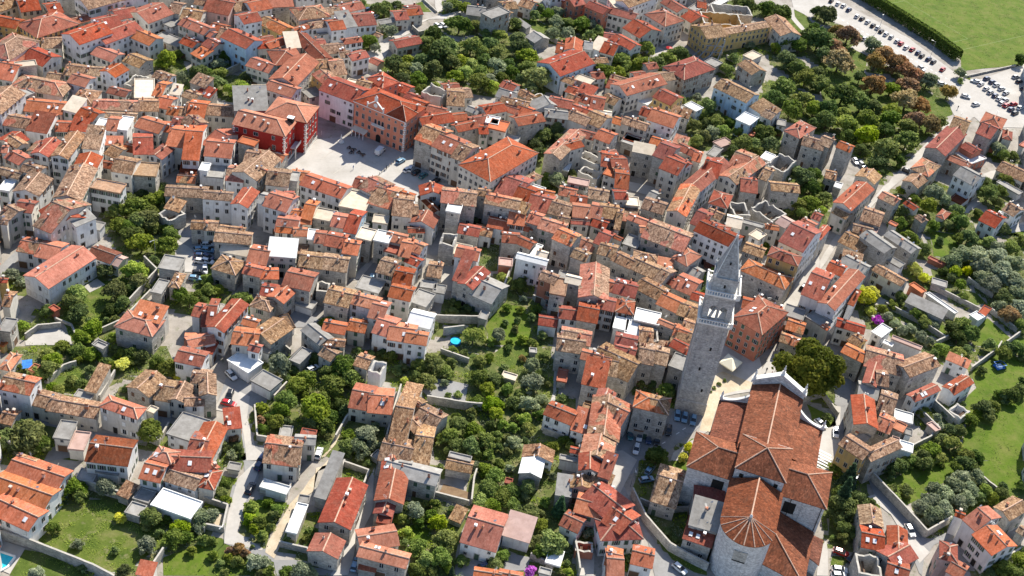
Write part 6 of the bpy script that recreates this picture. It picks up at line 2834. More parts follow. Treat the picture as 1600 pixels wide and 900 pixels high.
    for x in (s*17.2, s*12.6): p_.box(x-.4, x+.4, -5.78, -5.6, -.3, 13.6)
    p_.build('pilaster', [WS], ch)
# front
b = MB(); FZ = [(-7.1, -.3), (7.1, -.3), (7.1, 18.3), (0, 22.6), (-7.1, 18.3)]
b.face([(x, 29.7, z) for x, z in FZ], 0); b.face([(x, 30.9, z) for x, z in FZ][::-1], 0)
for s in (-1, 1):
    b.face([(s*7.1, 29.7, -.3), (s*7.1, 30.9, -.3), (s*7.1, 30.9, 18.3), (s*7.1, 29.7, 18.3)], 0)
    p0, p1 = (s*7.6, 18.2), (0, 22.8)
    b.face([(p0[0], 29.5, p0[1]), (p1[0], 29.5, p1[1]), (p1[0], 31.3, p1[1]), (p0[0], 31.3, p0[1])], 1); b.face([(p0[0], 29.5, p0[1]), (p1[0], 29.5, p1[1]), (p1[0], 29.5, p1[1]-.8), (p0[0], 29.5, p0[1]-.8)], 0)
    b.face([(p0[0], 31.3, p0[1]), (p1[0], 31.3, p1[1]), (p1[0], 31.3, p1[1]-.8), (p0[0], 31.3, p0[1]-.8)], 1)
for x in (-6, -2.5, 2.5, 6): b.box(x-.45, x+.45, 30.9, 31.2, 0, 16.5, 1)
b.box(-7.3, 7.3, 30.9, 31.4, 16.5, 17.3, 1); b.box(-1.2, 1.2, 30.92, 31.0, 0, 5, 2); b.build('front_wall', [WS, M['lime'], M['wood']], ch); pinn(0, 30.4, 22.7)
# chancel and apse
wallbox('chancel_wall', -6.2, 6.2, -20.4, -5.7, 15.1); cornice(-6.2, 6.2, -20.4, -6.4, 15.1, .2)
b = MB(); b.rv = .4; n = 16; cen = (0, -20.4, 18.0)
arc = [(-6.85*math.cos(math.pi*k/n), -20.4-6.85*math.sin(math.pi*k/n)) for k in range(n+1)]
slope(b, (-6.85, -6.3, 15), (-6.85, -20.4, 15), cen, (0, -6.3, 18), 0, .05, 51.); slope(b, (6.85, -20.4, 15), (6.85, -6.3, 15), (0, -6.3, 18), cen, 0, .05, 53.)
for k in range(n):
    p, q = arc[k], arc[k+1]; slope(b, (p[0], p[1], 15), (q[0], q[1], 15), cen, cen, 0, .0, 60+k)
capline(b, (0, -6.3, 18.08), (0, -20.4, 18.08), 1, .18)
for k in range(0, n+1, 2): capline(b, (arc[k][0], arc[k][1], 15.06), (0, -20.4, 18.06), 1, .14)
b.build('chancel_roof', chm, ch)
b = MB(); b.rv = .6; a2 = [(-6.35*math.cos(math.pi*k/24), -20.4-6.35*math.sin(math.pi*k/24)) for k in range(25)]
for p, q in zip(a2, a2[1:]): b.face([(p[0], p[1], -.3), (q[0], q[1], -.3), (q[0], q[1], 15.0), (p[0], p[1], 15.0)], 0)
for p, q in zip(a2, a2[1:]):
    p1, q1 = (p[0]*1.05, -20.4+(p[1]+20.4)*1.05), (q[0]*1.05, -20.4+(q[1]+20.4)*1.05)
    b.face([(p1[0], p1[1], 14.5), (q1[0], q1[1], 14.5), (q1[0], q1[1], 14.9), (p1[0], p1[1], 14.9)], 1); b.face([(p[0], p[1], 14.5), (q[0], q[1], 14.5), (q1[0], q1[1], 14.5), (p1[0], p1[1], 14.5)], 1)
b.build('apse_wall', [WS, M['lime']], ch)
b = MB(); b.box(-1.6, 1.6, -26.85, -26.55, 8.9, 12.2, 0); b.box(-1.6, 1.6, -26.95, -26.5, 8.6, 8.9, 1); b.build('blocked_window', [W['g'], M['dark']], ch)
b = MB(); b.tube((0, -20.4, 17.9), (0, -20.4, 18.4), .35, .3, 10); b.tube((0, -20.4, 18.4), (0, -20.4, 18.9), .4, .08, 10); b.build('finial', [M['lime']], ch)
b = MB()
for x in (-3.4, 9.2, 16.9): b.tube((x, -5.85 if x > 0 else -6, 2), (x, -5.85 if x > 0 else -6, 13.6), .09, .09, 6)
b.build('drainpipe', [M['black']], ch)
# low sacristy on the right
b = MB(); b.rv = .5; T0, T1 = (6.25, -6.0, 8.9), (6.25, -12.4, 8.9); E0, E1, E2 = (17.3, -6.0, 5), (17.0, -24.6, 5), (6.25, -21.8, 5)
slope(b, E1, E0, T0, T1, 0, .05, 71.); slope(b, E2, E1, T1, T1, 0, .05, 73.); capline(b, (E1[0], E1[1], 5.08), (T1[0], T1[1], 8.98), 1, .16); b.build('sacristy_roof', chm, ch)
b = MB(); b.rv = .7; b.prism([(6.3, -21.3), (16.6, -24.1), (16.9, -6.1), (6.3, -6.1)], -.3, 4.95, 0, False); b.build('sacristy_wall', [WS], ch)
b = MB(); b.rv = .3; slope(b, (19.9, -15.8, 4.2), (20.1, -6.8, 4.2), (17.0, -6.8, 4.95), (17.0, -14.8, 4.95), 0, .05, 75.); b.build('porch_roof', chm, ch)
b = MB(); b.rv = .7; b.prism([(16.9, -14.6), (19.6, -15.4), (19.7, -7), (16.9, -7)], -.3, 4.3, 0, False); b.build('porch_wall', [WS], ch)
# ------------------------------------------------------------------ bell tower
tw = empty('bell_tower', (55.2, 273.4, 0), R(-4.5)); tw['label'] = 'tall grey stone bell tower with a pointed stone spire and two balustrades'; tw['category'] = 'bell tower'
b = MB(); b.rv = .5; s0, s1 = 4.0, 3.8
def taper(b, a, c, z0, z1, mi=0, top=False):
    A = [(-a, -a, z0), (a, -a, z0), (a, a, z0), (-a, a, z0)]; B = [(-c, -c, z1), (c, -c, z1), (c, c, z1), (-c, c, z1)]
    for i in range(4): b.face([A[i], A[(i+1) % 4], B[(i+1) % 4], B[i]], mi)
    if top: b.face(B, mi)
taper(b, 4.25, 4.25, -.3, 4.2, 0); taper(b, 4.25, 4.02, 4.2, 4.6, 0); taper(b, 3.98, 3.8, 4.6, 32.2, 0, True)
for s in (-1, 1):
    for t_ in (-1, 1):
        for ax in (0, 1):
            x0, x1, y0, y1 = (s*3.98-.0, s*2.95, t_*4.08, t_*3.7) if ax == 0 else (s*4.08, s*3.7, t_*3.9, t_*2.95)
            b.box(min(x0, x1), max(x0, x1), min(y0, y1), max(y0, y1), 4.6, 31.9, 0)
b.build('shaft', [W['s']], tw)
rq = random.Random(3); b = MB(); b.rv = .9
for i in range(16):
    z = 6+i*1.6; x = rq.uniform(-1.2, .9); w_ = rq.uniform(.25, .5); b.box(x-w_, x+w_, -4.02+.006*z-.03, -3.9, z, z+rq.uniform(.5, .9), 0)
b.build('pale_ashlar', [M['frame']], tw)
for z, x in ((8.5, 1.7), (16, -.5), (23.5, .9)):
    w_ = MB(); w_.box(x-.25, x+.25, -4.06, -3.7, z, z+1.0, 0); w_.build('window', [M['dark']], tw)
def balustrade(z, o, h_, n):
    b = MB(); b.rv = .8
    b.box(-o+.35, o-.35, -o+.35, o-.35, z-1.0, z-.45, 0); b.box(-o, o, -o, o, z-.45, z, 1)
    for s in (-1, 1):
        for ax in (0, 1):
            def bx(u0, u1, v0, v1, z0, z1, mi):
                if ax == 0: b.box(u0, u1, min(s*v0, s*v1), max(s*v0, s*v1), z0, z1, mi)
                else: b.box(min(s*v0, s*v1), max(s*v0, s*v1), u0, u1, z0, z1, mi)
            e = o if ax == 0 else o-.4
            bx(-e, e, o-.4, o, z+h_-.2, z+h_, 1)
            for k in range(n+1):
                x = -e+.2+(2*e-.4)*k/n; bx(x-.1, x+.1, o-.32, o-.08, z, z+h_-.2, 1)
    for s in (-1, 1):
        for t_ in (-1, 1): b.box(s*(o-.25)-.3, s*(o-.25)+.3, t_*(o-.25)-.3, t_*(o-.25)+.3, z, z+h_+.25, 1)
    return b.build('balustrade', [W['s'], M['lime']], tw)
balustrade(33.1, 4.75, 1.15, 12)
b = MB(); b.rv = .6
# belfry built as four corner piers, a middle pier on each side and a band above, so the arches are open
zb, zt, q = 33.1, 41.6, 3.75
for s in (-1, 1):
    for t_ in (-1, 1): b.box(min(s*q, s*2.35), max(s*q, s*2.35), min(t_*q, t_*2.35), max(t_*q, t_*2.35), zb, zt)
for s in (-1, 1):
    b.box(-.35, .35, min(s*q, s*3.1), max(s*q, s*3.1), zb, zt); b.box(min(s*q, s*3.1), max(s*q, s*3.1), -.35, .35, zb, zt)
    for c0 in (-1.35, 1.35):
        for ax in (0, 1):
            r_ = 1.0; n = 8; z0 = 37.6
            a_ = [(c0-r_*math.cos(math.pi*k/n), z0+r_*math.sin(math.pi*k/n)) for k in range(n+1)]
            for (xa, za), (xb, zb2) in zip(a_, a_[1:]):
                for y in (q, 3.1):
                    F_ = [(xa, s*y, za), (xb, s*y, zb2), (xb, s*y, zt), (xa, s*y, zt)]
                    b.face([(p[1], p[0], p[2]) if ax else p for p in F_])
                F_ = [(xa, s*q, za), (xb, s*q, zb2), (xb, s*3.1, zb2), (xa, s*3.1, za)]; b.face([(p[1], p[0], p[2]) if ax else p for p in F_])
            if ax == 0: b.box(c0-r_, c0+r_, min(s*q, s*3.2), max(s*q, s*3.2), zb, 34.3)
            else: b.box(min(s*q, s*3.2), max(s*q, s*3.2), c0-r_, c0+r_, zb, 34.3)
b.box(-q, q, -q, q, zt-.02, zt+.3); b.build('belfry', [W['s']], tw)
for x in (-1.35, 1.35):
    b = MB(); b.tube((x, -1.8, 36), (x, -1.8, 37.2), .62, .35, 12); b.tube((x, -1.8, 37.2), (x, -1.8, 37.6), .35, .1, 12); b.tube((x-1, -1.8, 37.7), (x+1, -1.8, 37.7), .1, .1, 6); b.build('bell', [M['metal']], tw)
balustrade(42.6, 4.55, 1.2, 12)
b = MB(); b.rv = .75; taper(b, 3.2, 3.15, 42.6, 47.4, 0, True); b.box(-3.35, 3.35, -3.35, 3.35, 47.0, 47.5, 0); b.build('attic', [W['s']], tw)
b = MB(); b.box(-.25, .25, -3.3, -3.1, 44.4, 45.4); b.build('window', [M['dark']], tw)
for s in (-1, 1):
    for t_ in (-1, 1):
        b = MB(); b.box(s*3.1-.28, s*3.1+.28, t_*3.1-.28, t_*3.1+.28, 47.5, 48.3); b.tube((s*3.1, t_*3.1, 48.3), (s*3.1, t_*3.1, 50.0), .28, .04, 4); b.build('pinnacle', [M['lime']], tw)
b = MB(); b.rv = .2
for i in range(12):
    z0, z1 = 47.5+i*.98, 47.5+(i+1)*.98; a, c = 2.95*(1-i/12.4), 2.95*(1-(i+1)/12.4); taper(b, a, c+.0, z0, z1)
    if i % 2 == 0: taper(b, a+.05, a+.0, z0, z0+.1)
b.build('spire', [W['s']], tw)
for s in (-1, 1):
    b = MB(); 
    for t_ in (-1, 1):
        P, Q = Vector((s*2.97, t_*2.97, 47.6)), Vector((s*.1, t_*.1, 59.2)); b.tube(P, Q, .13, .1, 5)
    b.build('spire_rib', [M['lime']], tw)
b = MB(); b.box(-.22, .22, -3.0+.9, -1.9, 51.2, 52.0); b.build('window', [M['dark']], tw)
b = MB(); b.tube((0, 0, 59.0), (0, 0, 59.5), .35, .35, 8); b.tube((0, 0, 59.5), (0, 0, 60.6), .22, .12, 8); b.tube((0, 0, 60.6), (0, 0, 60.9), .15, .05, 8); b.tube((-.35, 0, 60.2), (.35, 0, 60.2), .06, .06, 5); b.build('statue', [M['lime']], tw)
# ------------------------------------------------------------------ orange palace on the square
def facade(root, x0, x1, z0, zs, cols, mesh, y=0, skip=lambda i, k: False):
    for k, (z, nm) in enumerate(zs):
        for i in range(cols):
            if skip(i, k): continue
            link('window', WIN[nm] if isinstance(nm, str) else nm, root, (x0+(i+.5)*(x1-x0)/cols, y, z))
P1, P2 = at(554, 157, 12.8), at(634, 190, 12.8)
pal = empty('palace', (P1.x, P1.y, 0), math.atan2(P2.y-P1.y, P2.x-P1.x)); pal['label'] = 'large orange palace with hipped roof and arched loggia facing the square'; pal['category'] = 'palace'
PL = (P2-P1).length; OM = wall_mat('orange_plaster', (.62, .21, .125), (.72, .29, .18), (.30, .15, .1), .3)
b = MB(); b.rv = .5; b.prism([(0, 0), (PL, 0), (PL, 12.5), (0, 12.5)], -.3, 12.7, 0, False); b.build('walls', [OM], pal)
b = MB(); b.rv = .4; l0, l1, y0, y1, zz = -.3, PL+.3, -.35, 12.9, 12.8
r0, r1 = (6.6, 6.3, 15.6), (PL-6.6, 6.3, 15.6)
slope(b, (l0, y0, zz), (l1, y0, zz), r1, r0, 0, .04, 81.); slope(b, (l1, y1, zz), (l0, y1, zz), r0, r1, 0, .04, 82.); slope(b, (l0, y1, zz), (l0, y0, zz), r0, r0, 0, .04, 83.); slope(b, (l1, y0, zz), (l1, y1, zz), r1, r1, 0, .04, 84.)
for p, q in (((l0, y0, zz), r0), ((l1, y0, zz), r1), ((l1, y1, zz), r1), (r0, r1)): capline(b, (p[0], p[1], p[2]+.06), (q[0], q[1], q[2]+.06), 1, .15)
b.build('roof', [M['r'], M['ridge']], pal)
b = MB(); b.rv = .4; C = [(PL-8, -.37, 12.83), (PL+.33, -.37, 12.83), (PL+.33, 7.6, 12.83), (PL-8, 7.6, 12.83)]; ap = (PL-3.8, 3.6, 16.3)
for i in range(4): slope(b, C[i], C[(i+1) % 4], ap, ap, 0, .03, 90+i)
for q in C[:3]: capline(b, (q[0], q[1], q[2]+.06), (ap[0], ap[1], ap[2]+.06), 1, .15)
b.build('corner_roof', [M['r'], M['ridge']], pal)
b = MB(); gx = PL*.42
b.face([(gx-3.3, -.3, 12.8), (gx+3.3, -.3, 12.8), (gx+3.3, -.3, 13.6), (gx, -.3, 16.2), (gx-3.3, -.3, 13.6)], 0); b.box(gx-3.5, gx-3.1, -.5, 0, 12.8, 14.6, 1); b.box(gx+3.1, gx+3.5, -.5, 0, 12.8, 14.6, 1)
for s in (-1, 1): b.face([(gx+s*3.4, -.5, 13.7), (gx, -.5, 16.4), (gx, .1, 16.4), (gx+s*3.4, .1, 13.7)], 1); b.face([(gx+s*3.4, -.5, 13.7), (gx, -.5, 16.4), (gx, -.5, 16.1), (gx+s*3.4, -.5, 13.4)], 1)
b.box(gx-.5, gx+.5, -.4, .3, 16.2, 17.6, 1); b.tube((gx, -.05, 17.6), (gx, -.05, 18.3), .5, .1, 8, 1); b.tube((gx, -.34, 14.4), (gx, -.3, 14.4), .8, .8, 14, 1)
b.build('pediment', [OM, M['lime']], pal)
b = MB(); b.box(-.25, PL+.25, -.32, 0, 12.3, 12.65); b.build('cornice', [M['lime']], pal)
b = MB()
for k in range(14): z = .2+k*.86; d = .5 if k % 2 else .75; b.box(PL-d, PL+.05, -.06, 0, z, z+.6); b.box(PL, PL+.06, 0, d, z, z+.6)
b.build('quoins', [M['lime']], pal)
mid_ = lambda i, k: (i in (3, 4) and k in (1, 2)) or (k == 0 and i in (3, 4))
facade(pal, 0, PL, 0, [(.6, 'tall'), (3.9, 'std'), (7.1, 'tall'), (10.6, 'sq')], 8, None, 0, mid_)
for x in (-1.5, 0, 1.5): link('arched_window', WIN['arch'], pal, (PL*.5+x, 0, 7.0))
b = MB(); b.box(PL*.5-2.7, PL*.5+2.7, -1.1, 0, 6.6, 6.8); 
for k in range(19): b.box(PL*.5-2.65+k*.294-.04, PL*.5-2.65+k*.294+.04, -1.08, -1.0, 6.8, 7.6)
b.box(PL*.5-2.7, PL*.5+2.7, -1.12, -.98, 7.6, 7.72); b.build('balcony', [M['lime']], pal)
for x in (-1.5, 1.5): link('window', WIN['std'], pal, (PL*.5+x, 0, 3.9))
b = MB(); 
n = 10; rr_ = 1.0; pts = [(PL*.5-rr_, -.05, 0)]+[(PL*.5-rr_*math.cos(math.pi*k/n), -.05, 2.2+rr_*math.sin(math.pi*k/n)) for k in range(n+1)]+[(PL*.5+rr_, -.05, 0)]; b.face(pts, 0); b.build('door', [M['dark']], pal)
for i, y in enumerate((1.7, 4.2, 6.7)):
    for z, nm in ((.9, 'std'), (3.9, 'std'), (7.1, 'std'), (10.6, 'sq')): link('window', WIN[nm], pal, (PL, y, z), math.pi/2)
link('chimney', CH[1], pal, (PL-1, 8.5, 14.2)); link('chimney', CH[0], pal, (4, 9, 14))
for i in range(4): 
    b = MB(); b.box(-.12, .12, -2.6, -2.48, 0, 2.6); b.build('awning_post', [M['white']], pal, (1.2+i*1.6, 0, 0))
b = MB(); b.face([(.6, 0, 3.1), (6.6, 0, 3.1), (6.6, -2.7, 2.6), (.6, -2.7, 2.6)]); b.build('awning', [M['canvas']], pal)
# ------------------------------------------------------------------ crimson corner building
rc_ = empty('corner_building', (-82.6, 360.3, 0), R(-8)); rc_['label'] = 'crimson plastered corner building with white trim beside the square'; rc_['category'] = 'building'
CMt = W['R']
b = MB(); b.rv = .5; b.prism([(-18.3, 0), (0, 0), (0, 10.4), (-18.3, 10.4)], -.3, 12.1, 0, False); b.prism([(-11, 10.4), (3.6, 10.4), (3.6, 22), (-11, 22)], -.3, 12.1, 0, False); b.build('walls', [CMt], rc_)
b = MB(); b.rv = .7; zz = 12.2
C = [(-18.6, -.4, zz), (.4, -.4, zz), (.4, 10.6, zz), (-18.6, 10.6, zz)]; r0, r1 = (-13.5, 5.2, 14.6), (-4.8, 5.2, 14.6)
slope(b, C[0], C[1], r1, (-18.6, 5.2, 14.6), 0, .03, 101.); slope(b, C[1], C[2], r1, r1, 0, .03, 102.); slope(b, C[2], C[3], (-18.6, 5.2, 14.6), r1, 0, .03, 103.)
capline(b, (.4, -.4, zz+.08), (r1[0], r1[1], r1[2]+.06), 1, .15); capline(b, (-18.6, 5.2, 14.68), (r1[0], r1[1], 14.68), 1, .15)
D = [(-11.3, 10.1, 12.6), (4, 10.1, 12.6), (4, 22.4, 12.6), (-11.3, 22.4, 12.6)]; q0, q1 = (-5.5, 16.2, 15), (-2, 16.2, 15)
slope(b, D[0], D[1], q1, q0, 0, .03, 105.); slope(b, D[1], D[2], q1, q1, 0, .03, 106.); slope(b, D[2], D[3], q0, q1, 0, .03, 107.); slope(b, D[3], D[0], q0, q0, 0, .03, 108.)
for p, q in ((D[0], q0), (D[1], q1), (D[2], q1), (q0, q1)): capline(b, (p[0], p[1], p[2]+.06), (q[0], q[1], q[2]+.06), 1, .15)
b.build('roof', [M['o'], M['ridge']], rc_)
b = MB()
for k in range(16): 
    z = .2+k*.74; d = .45 if k % 2 else .7
    for (X, Y) in ((0, 0), (3.6, 10.4)): b.box(X-d, X+.06, Y-.06, Y, z, z+.5); b.box(X, X+.06, Y, Y+d, z, z+.5)
    b.box(-18.36, -18.3+d, -.06, 0, z, z+.5)
b.build('quoins', [M['lime']], rc_)
for x, nm in ((-17, 'std'), (-14, 'std'), (-10.2, 'wide'), (-4, 'std')): link('window', WIN[nm], rc_, (x, 0, 10.0-.3))
for x in (-14, -10, -3.8): link('window', WIN['tall'], rc_, (x, 0, 5.8))
for y in (1.7, 4.9, 8.1):
    link('window', WIN['sq'], rc_, (0, y, 10.5), math.pi/2); link('window', WIN['tall'], rc_, (0, y, 6.6), math.pi/2); link('shopfront', WIN['wide'], rc_, (0, y, 1.2), math.pi/2, (1.3, 1, 1.5))
for y in (12, 14.6, 17.2, 19.8):
    link('window', WIN['tall'], rc_, (3.6, y, 9.2), math.pi/2); link('window', WIN['tall'], rc_, (3.6, y, 5.6), math.pi/2); link('shopfront', WIN['wide'], rc_, (3.6, y, 1.2), math.pi/2, (1.2, 1, 1.5))
b = MB(); b.box(0, 2.0, 5.5, 10.3, 4.2, 4.4); b.box(1.9, 2.0, 5.5, 10.3, 4.4, 5.3); b.box(1.7, 2, 5.5, 5.8, 0, 4.2); b.build('balcony', [M['lime']], rc_)
b = MB(); b.box(0, .04, 0, 10.3, 0, 1.1); b.box(3.6, 3.66, 10.5, 22, 0, 1.1); b.build('plinth', [M['lime']], rc_)
for x, y in ((-15.5, 3.4), (-12, 3.6), (-8.7, 3.2), (-6.6, 1.8)): link('chimney', CH[1], rc_.children[1] if False else rc_, (x, y, 13.3))
b = MB(); b.box(-1, 1, -.8, .8, 0, 1.8, 0); b.box(-1.15, 1.15, -.95, .95, 1.8, 1.95, 1); b.build('dormer', [M['dark'], M['white']], rc_, (-1.2, 8.6, 12.6))
# ------------------------------------------------------------------ pools, canopies, hedge, pitch, lamps, people
def thing1(b, name, mats, label, cat, loc=(0, 0, 0), rz=0):
    o = b.build(name, mats, None, loc, rz); o['label'] = label; o['category'] = cat; return o
for key, ps, rp in misc:
    if key == 'S':
        P = [at(u, v, .15) for u, v in ps+[(ps[0][0]-24, ps[0][1]+18)]][:4] if len(ps) == 3 else [at(u, v, .15) for u, v in ps]
        P = [at(-24, 880-2, .2), at(0, 862, .2), at(24, 870, .2), at(12, 886, .2), at(-14, 900, .2)]
        c = sum(P, Vector())/len(P); r = empty('swimming_pool', (c.x, c.y, 0)); r['label'] = 'turquoise swimming pool in the white paved yard'; r['category'] = 'pool'
        b = MB(); b.face([(p.x-c.x, p.y-c.y, .22) for p in P]); b.build('water', [M['water']], r)
        b = MB()
        for i in range(len(P)):
            p, q = P[i]-c, P[(i+1) % len(P)]-c; p.z = q.z = .24; b.tube(p, q, .3, .3, 6)
        b.build('pool_edge', [M['lime']], r)
    elif key == 'B':
        c = at(ps[0][0], ps[0][1], .8); r = empty('paddling_pool', (c.x, c.y, 0)); r['label'] = 'round blue above-ground pool in a garden'; r['category'] = 'pool'
        b = MB(); b.tube((0, 0, 0), (0, 0, 1.0), 1.6, 1.6, 24, 0, False); b.tube((0, 0, .99), (0, 0, 1.05), 1.68, 1.68, 24, 0, False); b.build('wall', [M['blue']], r)
        b = MB(); b.face([(1.55*math.cos(t*.2618), 1.55*math.sin(t*.2618), .85) for t in range(24)]); b.build('water', [M['water']], r)
    elif key == 'B2':
        c = at(38, 569, 2.2); b = MB(); b.box(-2, 2, -1.7, 1.7, 2.1, 2.2)
        for x in (-1.8, 1.8):
            for y in (-1.5, 1.5): b.tube((x, y, 0), (x, y, 2.1), .05, .05, 6, 1)
        thing1(b, 'tarpaulin_shelter', [M['blue'], M['metal']], 'bright blue tarpaulin roof on posts beside an orange roof', 'shelter', (c.x, c.y, 0), .4)
    elif key == 'K2':
        c = at(1562, 571, 1.); b = MB(); b.box(-1.5, 1.5, -1.2, 1.2, .4, .6, 0); b.tube((0, 0, .6), (0, 0, 1.2), 1.1, .6, 10, 1)
        for x in (-1.3, 1.3):
            for y in (-1, 1): b.tube((x, y, 0), (x, y, 1.8), .05, .05, 6, 0)
        b.box(-1.6, 1.6, -1.3, -1.1, 1.7, 1.8, 0); b.box(-1.6, 1.6, 1.1, 1.3, 1.7, 1.8, 0); b.box(-1.6, -1.4, -1.1, 1.1, 1.7, 1.8, 0); b.box(1.4, 1.6, -1.1, 1.1, 1.7, 1.8, 0)
        thing1(b, 'play_frame', [M['blue'], M['white']], 'blue and white garden play frame on the bright green lawn', 'play frame', (c.x, c.y, 0), .5)
    elif key == 'U':
        C = [at(1124, 566, 2.7), at(1145, 580, 2.7), at(1160, 566, 2.7), at(1138, 552, 2.7)]; c = sum(C, Vector())/4; b = MB(); r = empty('market_canopy', (c.x, c.y, 0)); r['label'] = 'cream canvas canopy on the paved yard right of the bell tower'; r['category'] = 'canopy'
        for i in range(4):
            p, q = C[i]-c, C[(i+1) % 4]-c; b.face([(p.x, p.y, 2.7), (q.x, q.y, 2.7), (0, 0, 4.2)]); b.face([(p.x, p.y, 2.35), (q.x, q.y, 2.35), (q.x, q.y, 2.7), (p.x, p.y, 2.7)])
        b.build('canvas_top', [M['canvas']], r)
        for p in C: bb = MB(); bb.tube((p.x-c.x, p.y-c.y, 0), (p.x-c.x, p.y-c.y, 2.7), .05, .05, 6); bb.build('post', [M['metal']], r)
    elif key == 'H':
        VS, LR = [], []; P = [at(u, v, 0) for u, v in ps+[(1280+1080/5, 480/5)]]
        rs = np.random.RandomState(9)
        for a, c in zip(P, P[1:]):
            if (c-a).length < .5: continue
            n = int((c-a).length*520); f_ = rs.rand(n, 1); s = np.array([-(c-a).normalized().y, (c-a).normalized().x, 0]); zz_ = rs.rand(n)**.55*5.2; side = rs.uniform(-1, 1, n)
            side = np.where(rs.rand(n) < .6, np.sign(side)*(.85+.15*rs.rand(n)), side)
            ctr = np.array(a)[None]*(1-f_)+np.array(c)[None]*f_; wob = 1.15+.08*np.sin(f_[:, 0]*(c-a).length*1.3)+.06*np.sin(f_[:, 0]*(c-a).length*3.1)
            Q = ctr+s[None]*(side*1.7*wob*(1-.35*(zz_/5.2)**3))[:, None]; Q[:, 2] = zz_*(.9+.1*wob)
            N = rs.randn(n, 3); N /= np.linalg.norm(N, axis=1)[:, None]; U = np.cross(N, rs.randn(n, 3)); U /= np.linalg.norm(U, axis=1)[:, None]; V = np.cross(N, U); z_ = .3*(.6+.8*rs.rand(n))[:, None]
            VS.append(np.stack([Q-U*z_, Q-V*z_*.7, Q+U*z_, Q+V*z_*.7], 1).reshape(-1, 3)); LR.append(rs.rand(n))
        o = link('hedge', leaf_mesh('hedge', np.concatenate(VS), np.concatenate(LR), L['d'])); o['label'] = 'tall dark clipped hedge between the football pitch and the row of cars'; o['category'] = 'hedge'
    elif key == 'K':
        a, c = at(1413, 32, 0), at(1434, 45, 0); d = c-a; r = math.atan2(d.y, d.x); b = MB(); w_ = 7.3
        b.tube((0, 0, 0), (0, 0, 2.44), .06, .06, 6); b.tube((w_, 0, 0), (w_, 0, 2.44), .06, .06, 6); b.tube((0, 0, 2.44), (w_, 0, 2.44), .06, .06, 6)
        for x in (0, w_): b.tube((x, 0, 2.44), (x, -1.8, 0), .04, .04, 6)
        b.tube((0, -1.8, .05), (w_, -1.8, .05), .04, .04, 6)
        thing1(b, 'football_goal', [M['white']], 'white football goal at the edge of the pitch by the hedge', 'football goal', (a.x, a.y, 0), r)
# pitch lines
a, c = at(1413, 32, 0), at(1434, 45, 0); d = (c-a).normalized(); nn = Vector((-d.y, d.x, 0)); nn = nn if nn.y > 0 or nn.x > 0 else -nn
mc = (a+c)/2; b = MB()
def pline(p, q, w_=.12, z=.075):
    s = (q-p).normalized(); t_ = Vector((-s.y, s.x, 0))*w_; b.face([(p.x-t_.x, p.y-t_.y, z), (q.x-t_.x, q.y-t_.y, z), (q.x+t_.x, q.y+t_.y, z), (p.x+t_.x, p.y+t_.y, z)])
for hw, dp in ((27, 0), (20, 16.5), (9.2, 5.5)):
    A, B = mc-d*hw, mc+d*hw
    if dp: pline(A+nn*.3, A+nn*dp); pline(B+nn*.3, B+nn*dp); pline(A+nn*dp, B+nn*dp)
    else: pline(A+nn*.3, B+nn*.3); pline(A, A+nn*90); pline(B, B+nn*90)
struct(b.build('pitch_markings', [M['faint']]))
# zebra crossings and road dashes
b = MB()
def quadpx(pts, z=.14): b.face([tuple(at(u, v, z)) for u, v in pts])
for i in range(4): quadpx([(1099+i*5.2, 648-i*1.2), (1102+i*5.2, 647.5-i*1.2), (1099.5+i*5.2, 656-i*.9), (1096.5+i*5.2, 656.5-i*.9)])
for i in range(8): quadpx([(1277, 700+i*5), (1299, 711+i*5), (1299, 713.4+i*5), (1277, 702.4+i*5)])
for u, v in ((1056, 678), (1066, 671), (1076, 664), (1034, 693)): quadpx([(u, v), (u+5, v-3), (u+6, v-2.2), (u+1, v+.8)])
for i in range(26):
    f_ = i/26; u, v = 1300+f_*200, 22+f_*112; quadpx([(u, v), (u+3.4, v+1.9), (u+3.2, v+2.4), (u-.2, v+.5)])
struct(b.build('road_markings', [M['line']]))
# dark paving bands and steps on the square
b = MB()
for (u0, v0, u1, v1) in ((500, 250, 560, 208), (520, 272, 600, 222), (560, 300, 625, 246), (516, 214, 600, 262), (560, 205, 628, 248)):
    P, Q = at(u0, v0, .145), at(u1, v1, .145); s = (Q-P).normalized(); t_ = Vector((-s.y, s.x, 0))*.18; b.face([P-t_, Q-t_, Q+t_, P+t_])
struct(b.build('paving_bands', [M['stonecap']]))
b = MB()
for i in range(5): p, q = at(500+i*3, 262-i*2, 0), at(533+i*3, 240-i*2, 0); d_ = (q-p); nrm = Vector((-d_.y, d_.x, 0)).normalized()
c = at(533, 221, .4); b = MB(); b.tube((0, 0, 0), (0, 0, .3), 1.1, 1.1, 8); b.tube((0, 0, .3), (0, 0, .6), .8, .8, 8); b.box(-.35, .35, -.35, .35, .6, 1.6); b.tube((0, 0, 1.6), (0, 0, 2.9), .3, .14, 8); b.tube((0, 0, 2.9), (0, 0, 3.25), .17, .1, 8)
thing1(b, 'monument', [M['lime']], 'small white stone monument on the shaded side of the square', 'monument', (c.x, c.y, .12))
# bollards beside the parking strip of the square
for i in range(9):
    c = at(590+i*3.8+3, 273-i*3.2, 0); b = MB() if i == 0 else b
    if i == 0: b.tube((0, 0, 0), (0, 0, .8), .16, .12, 8); b.tube((0, 0, .8), (0, 0, .95), .14, .02, 8); bm_ = b.mesh('bollard', [M['stonecap']])
    o = link('bollard', bm_, None, (c.x, c.y, .12)); o['label'] = 'grey stone bollard in the line crossing the square'; o['category'] = 'bollard'; o['group'] = 'bollards across the square'
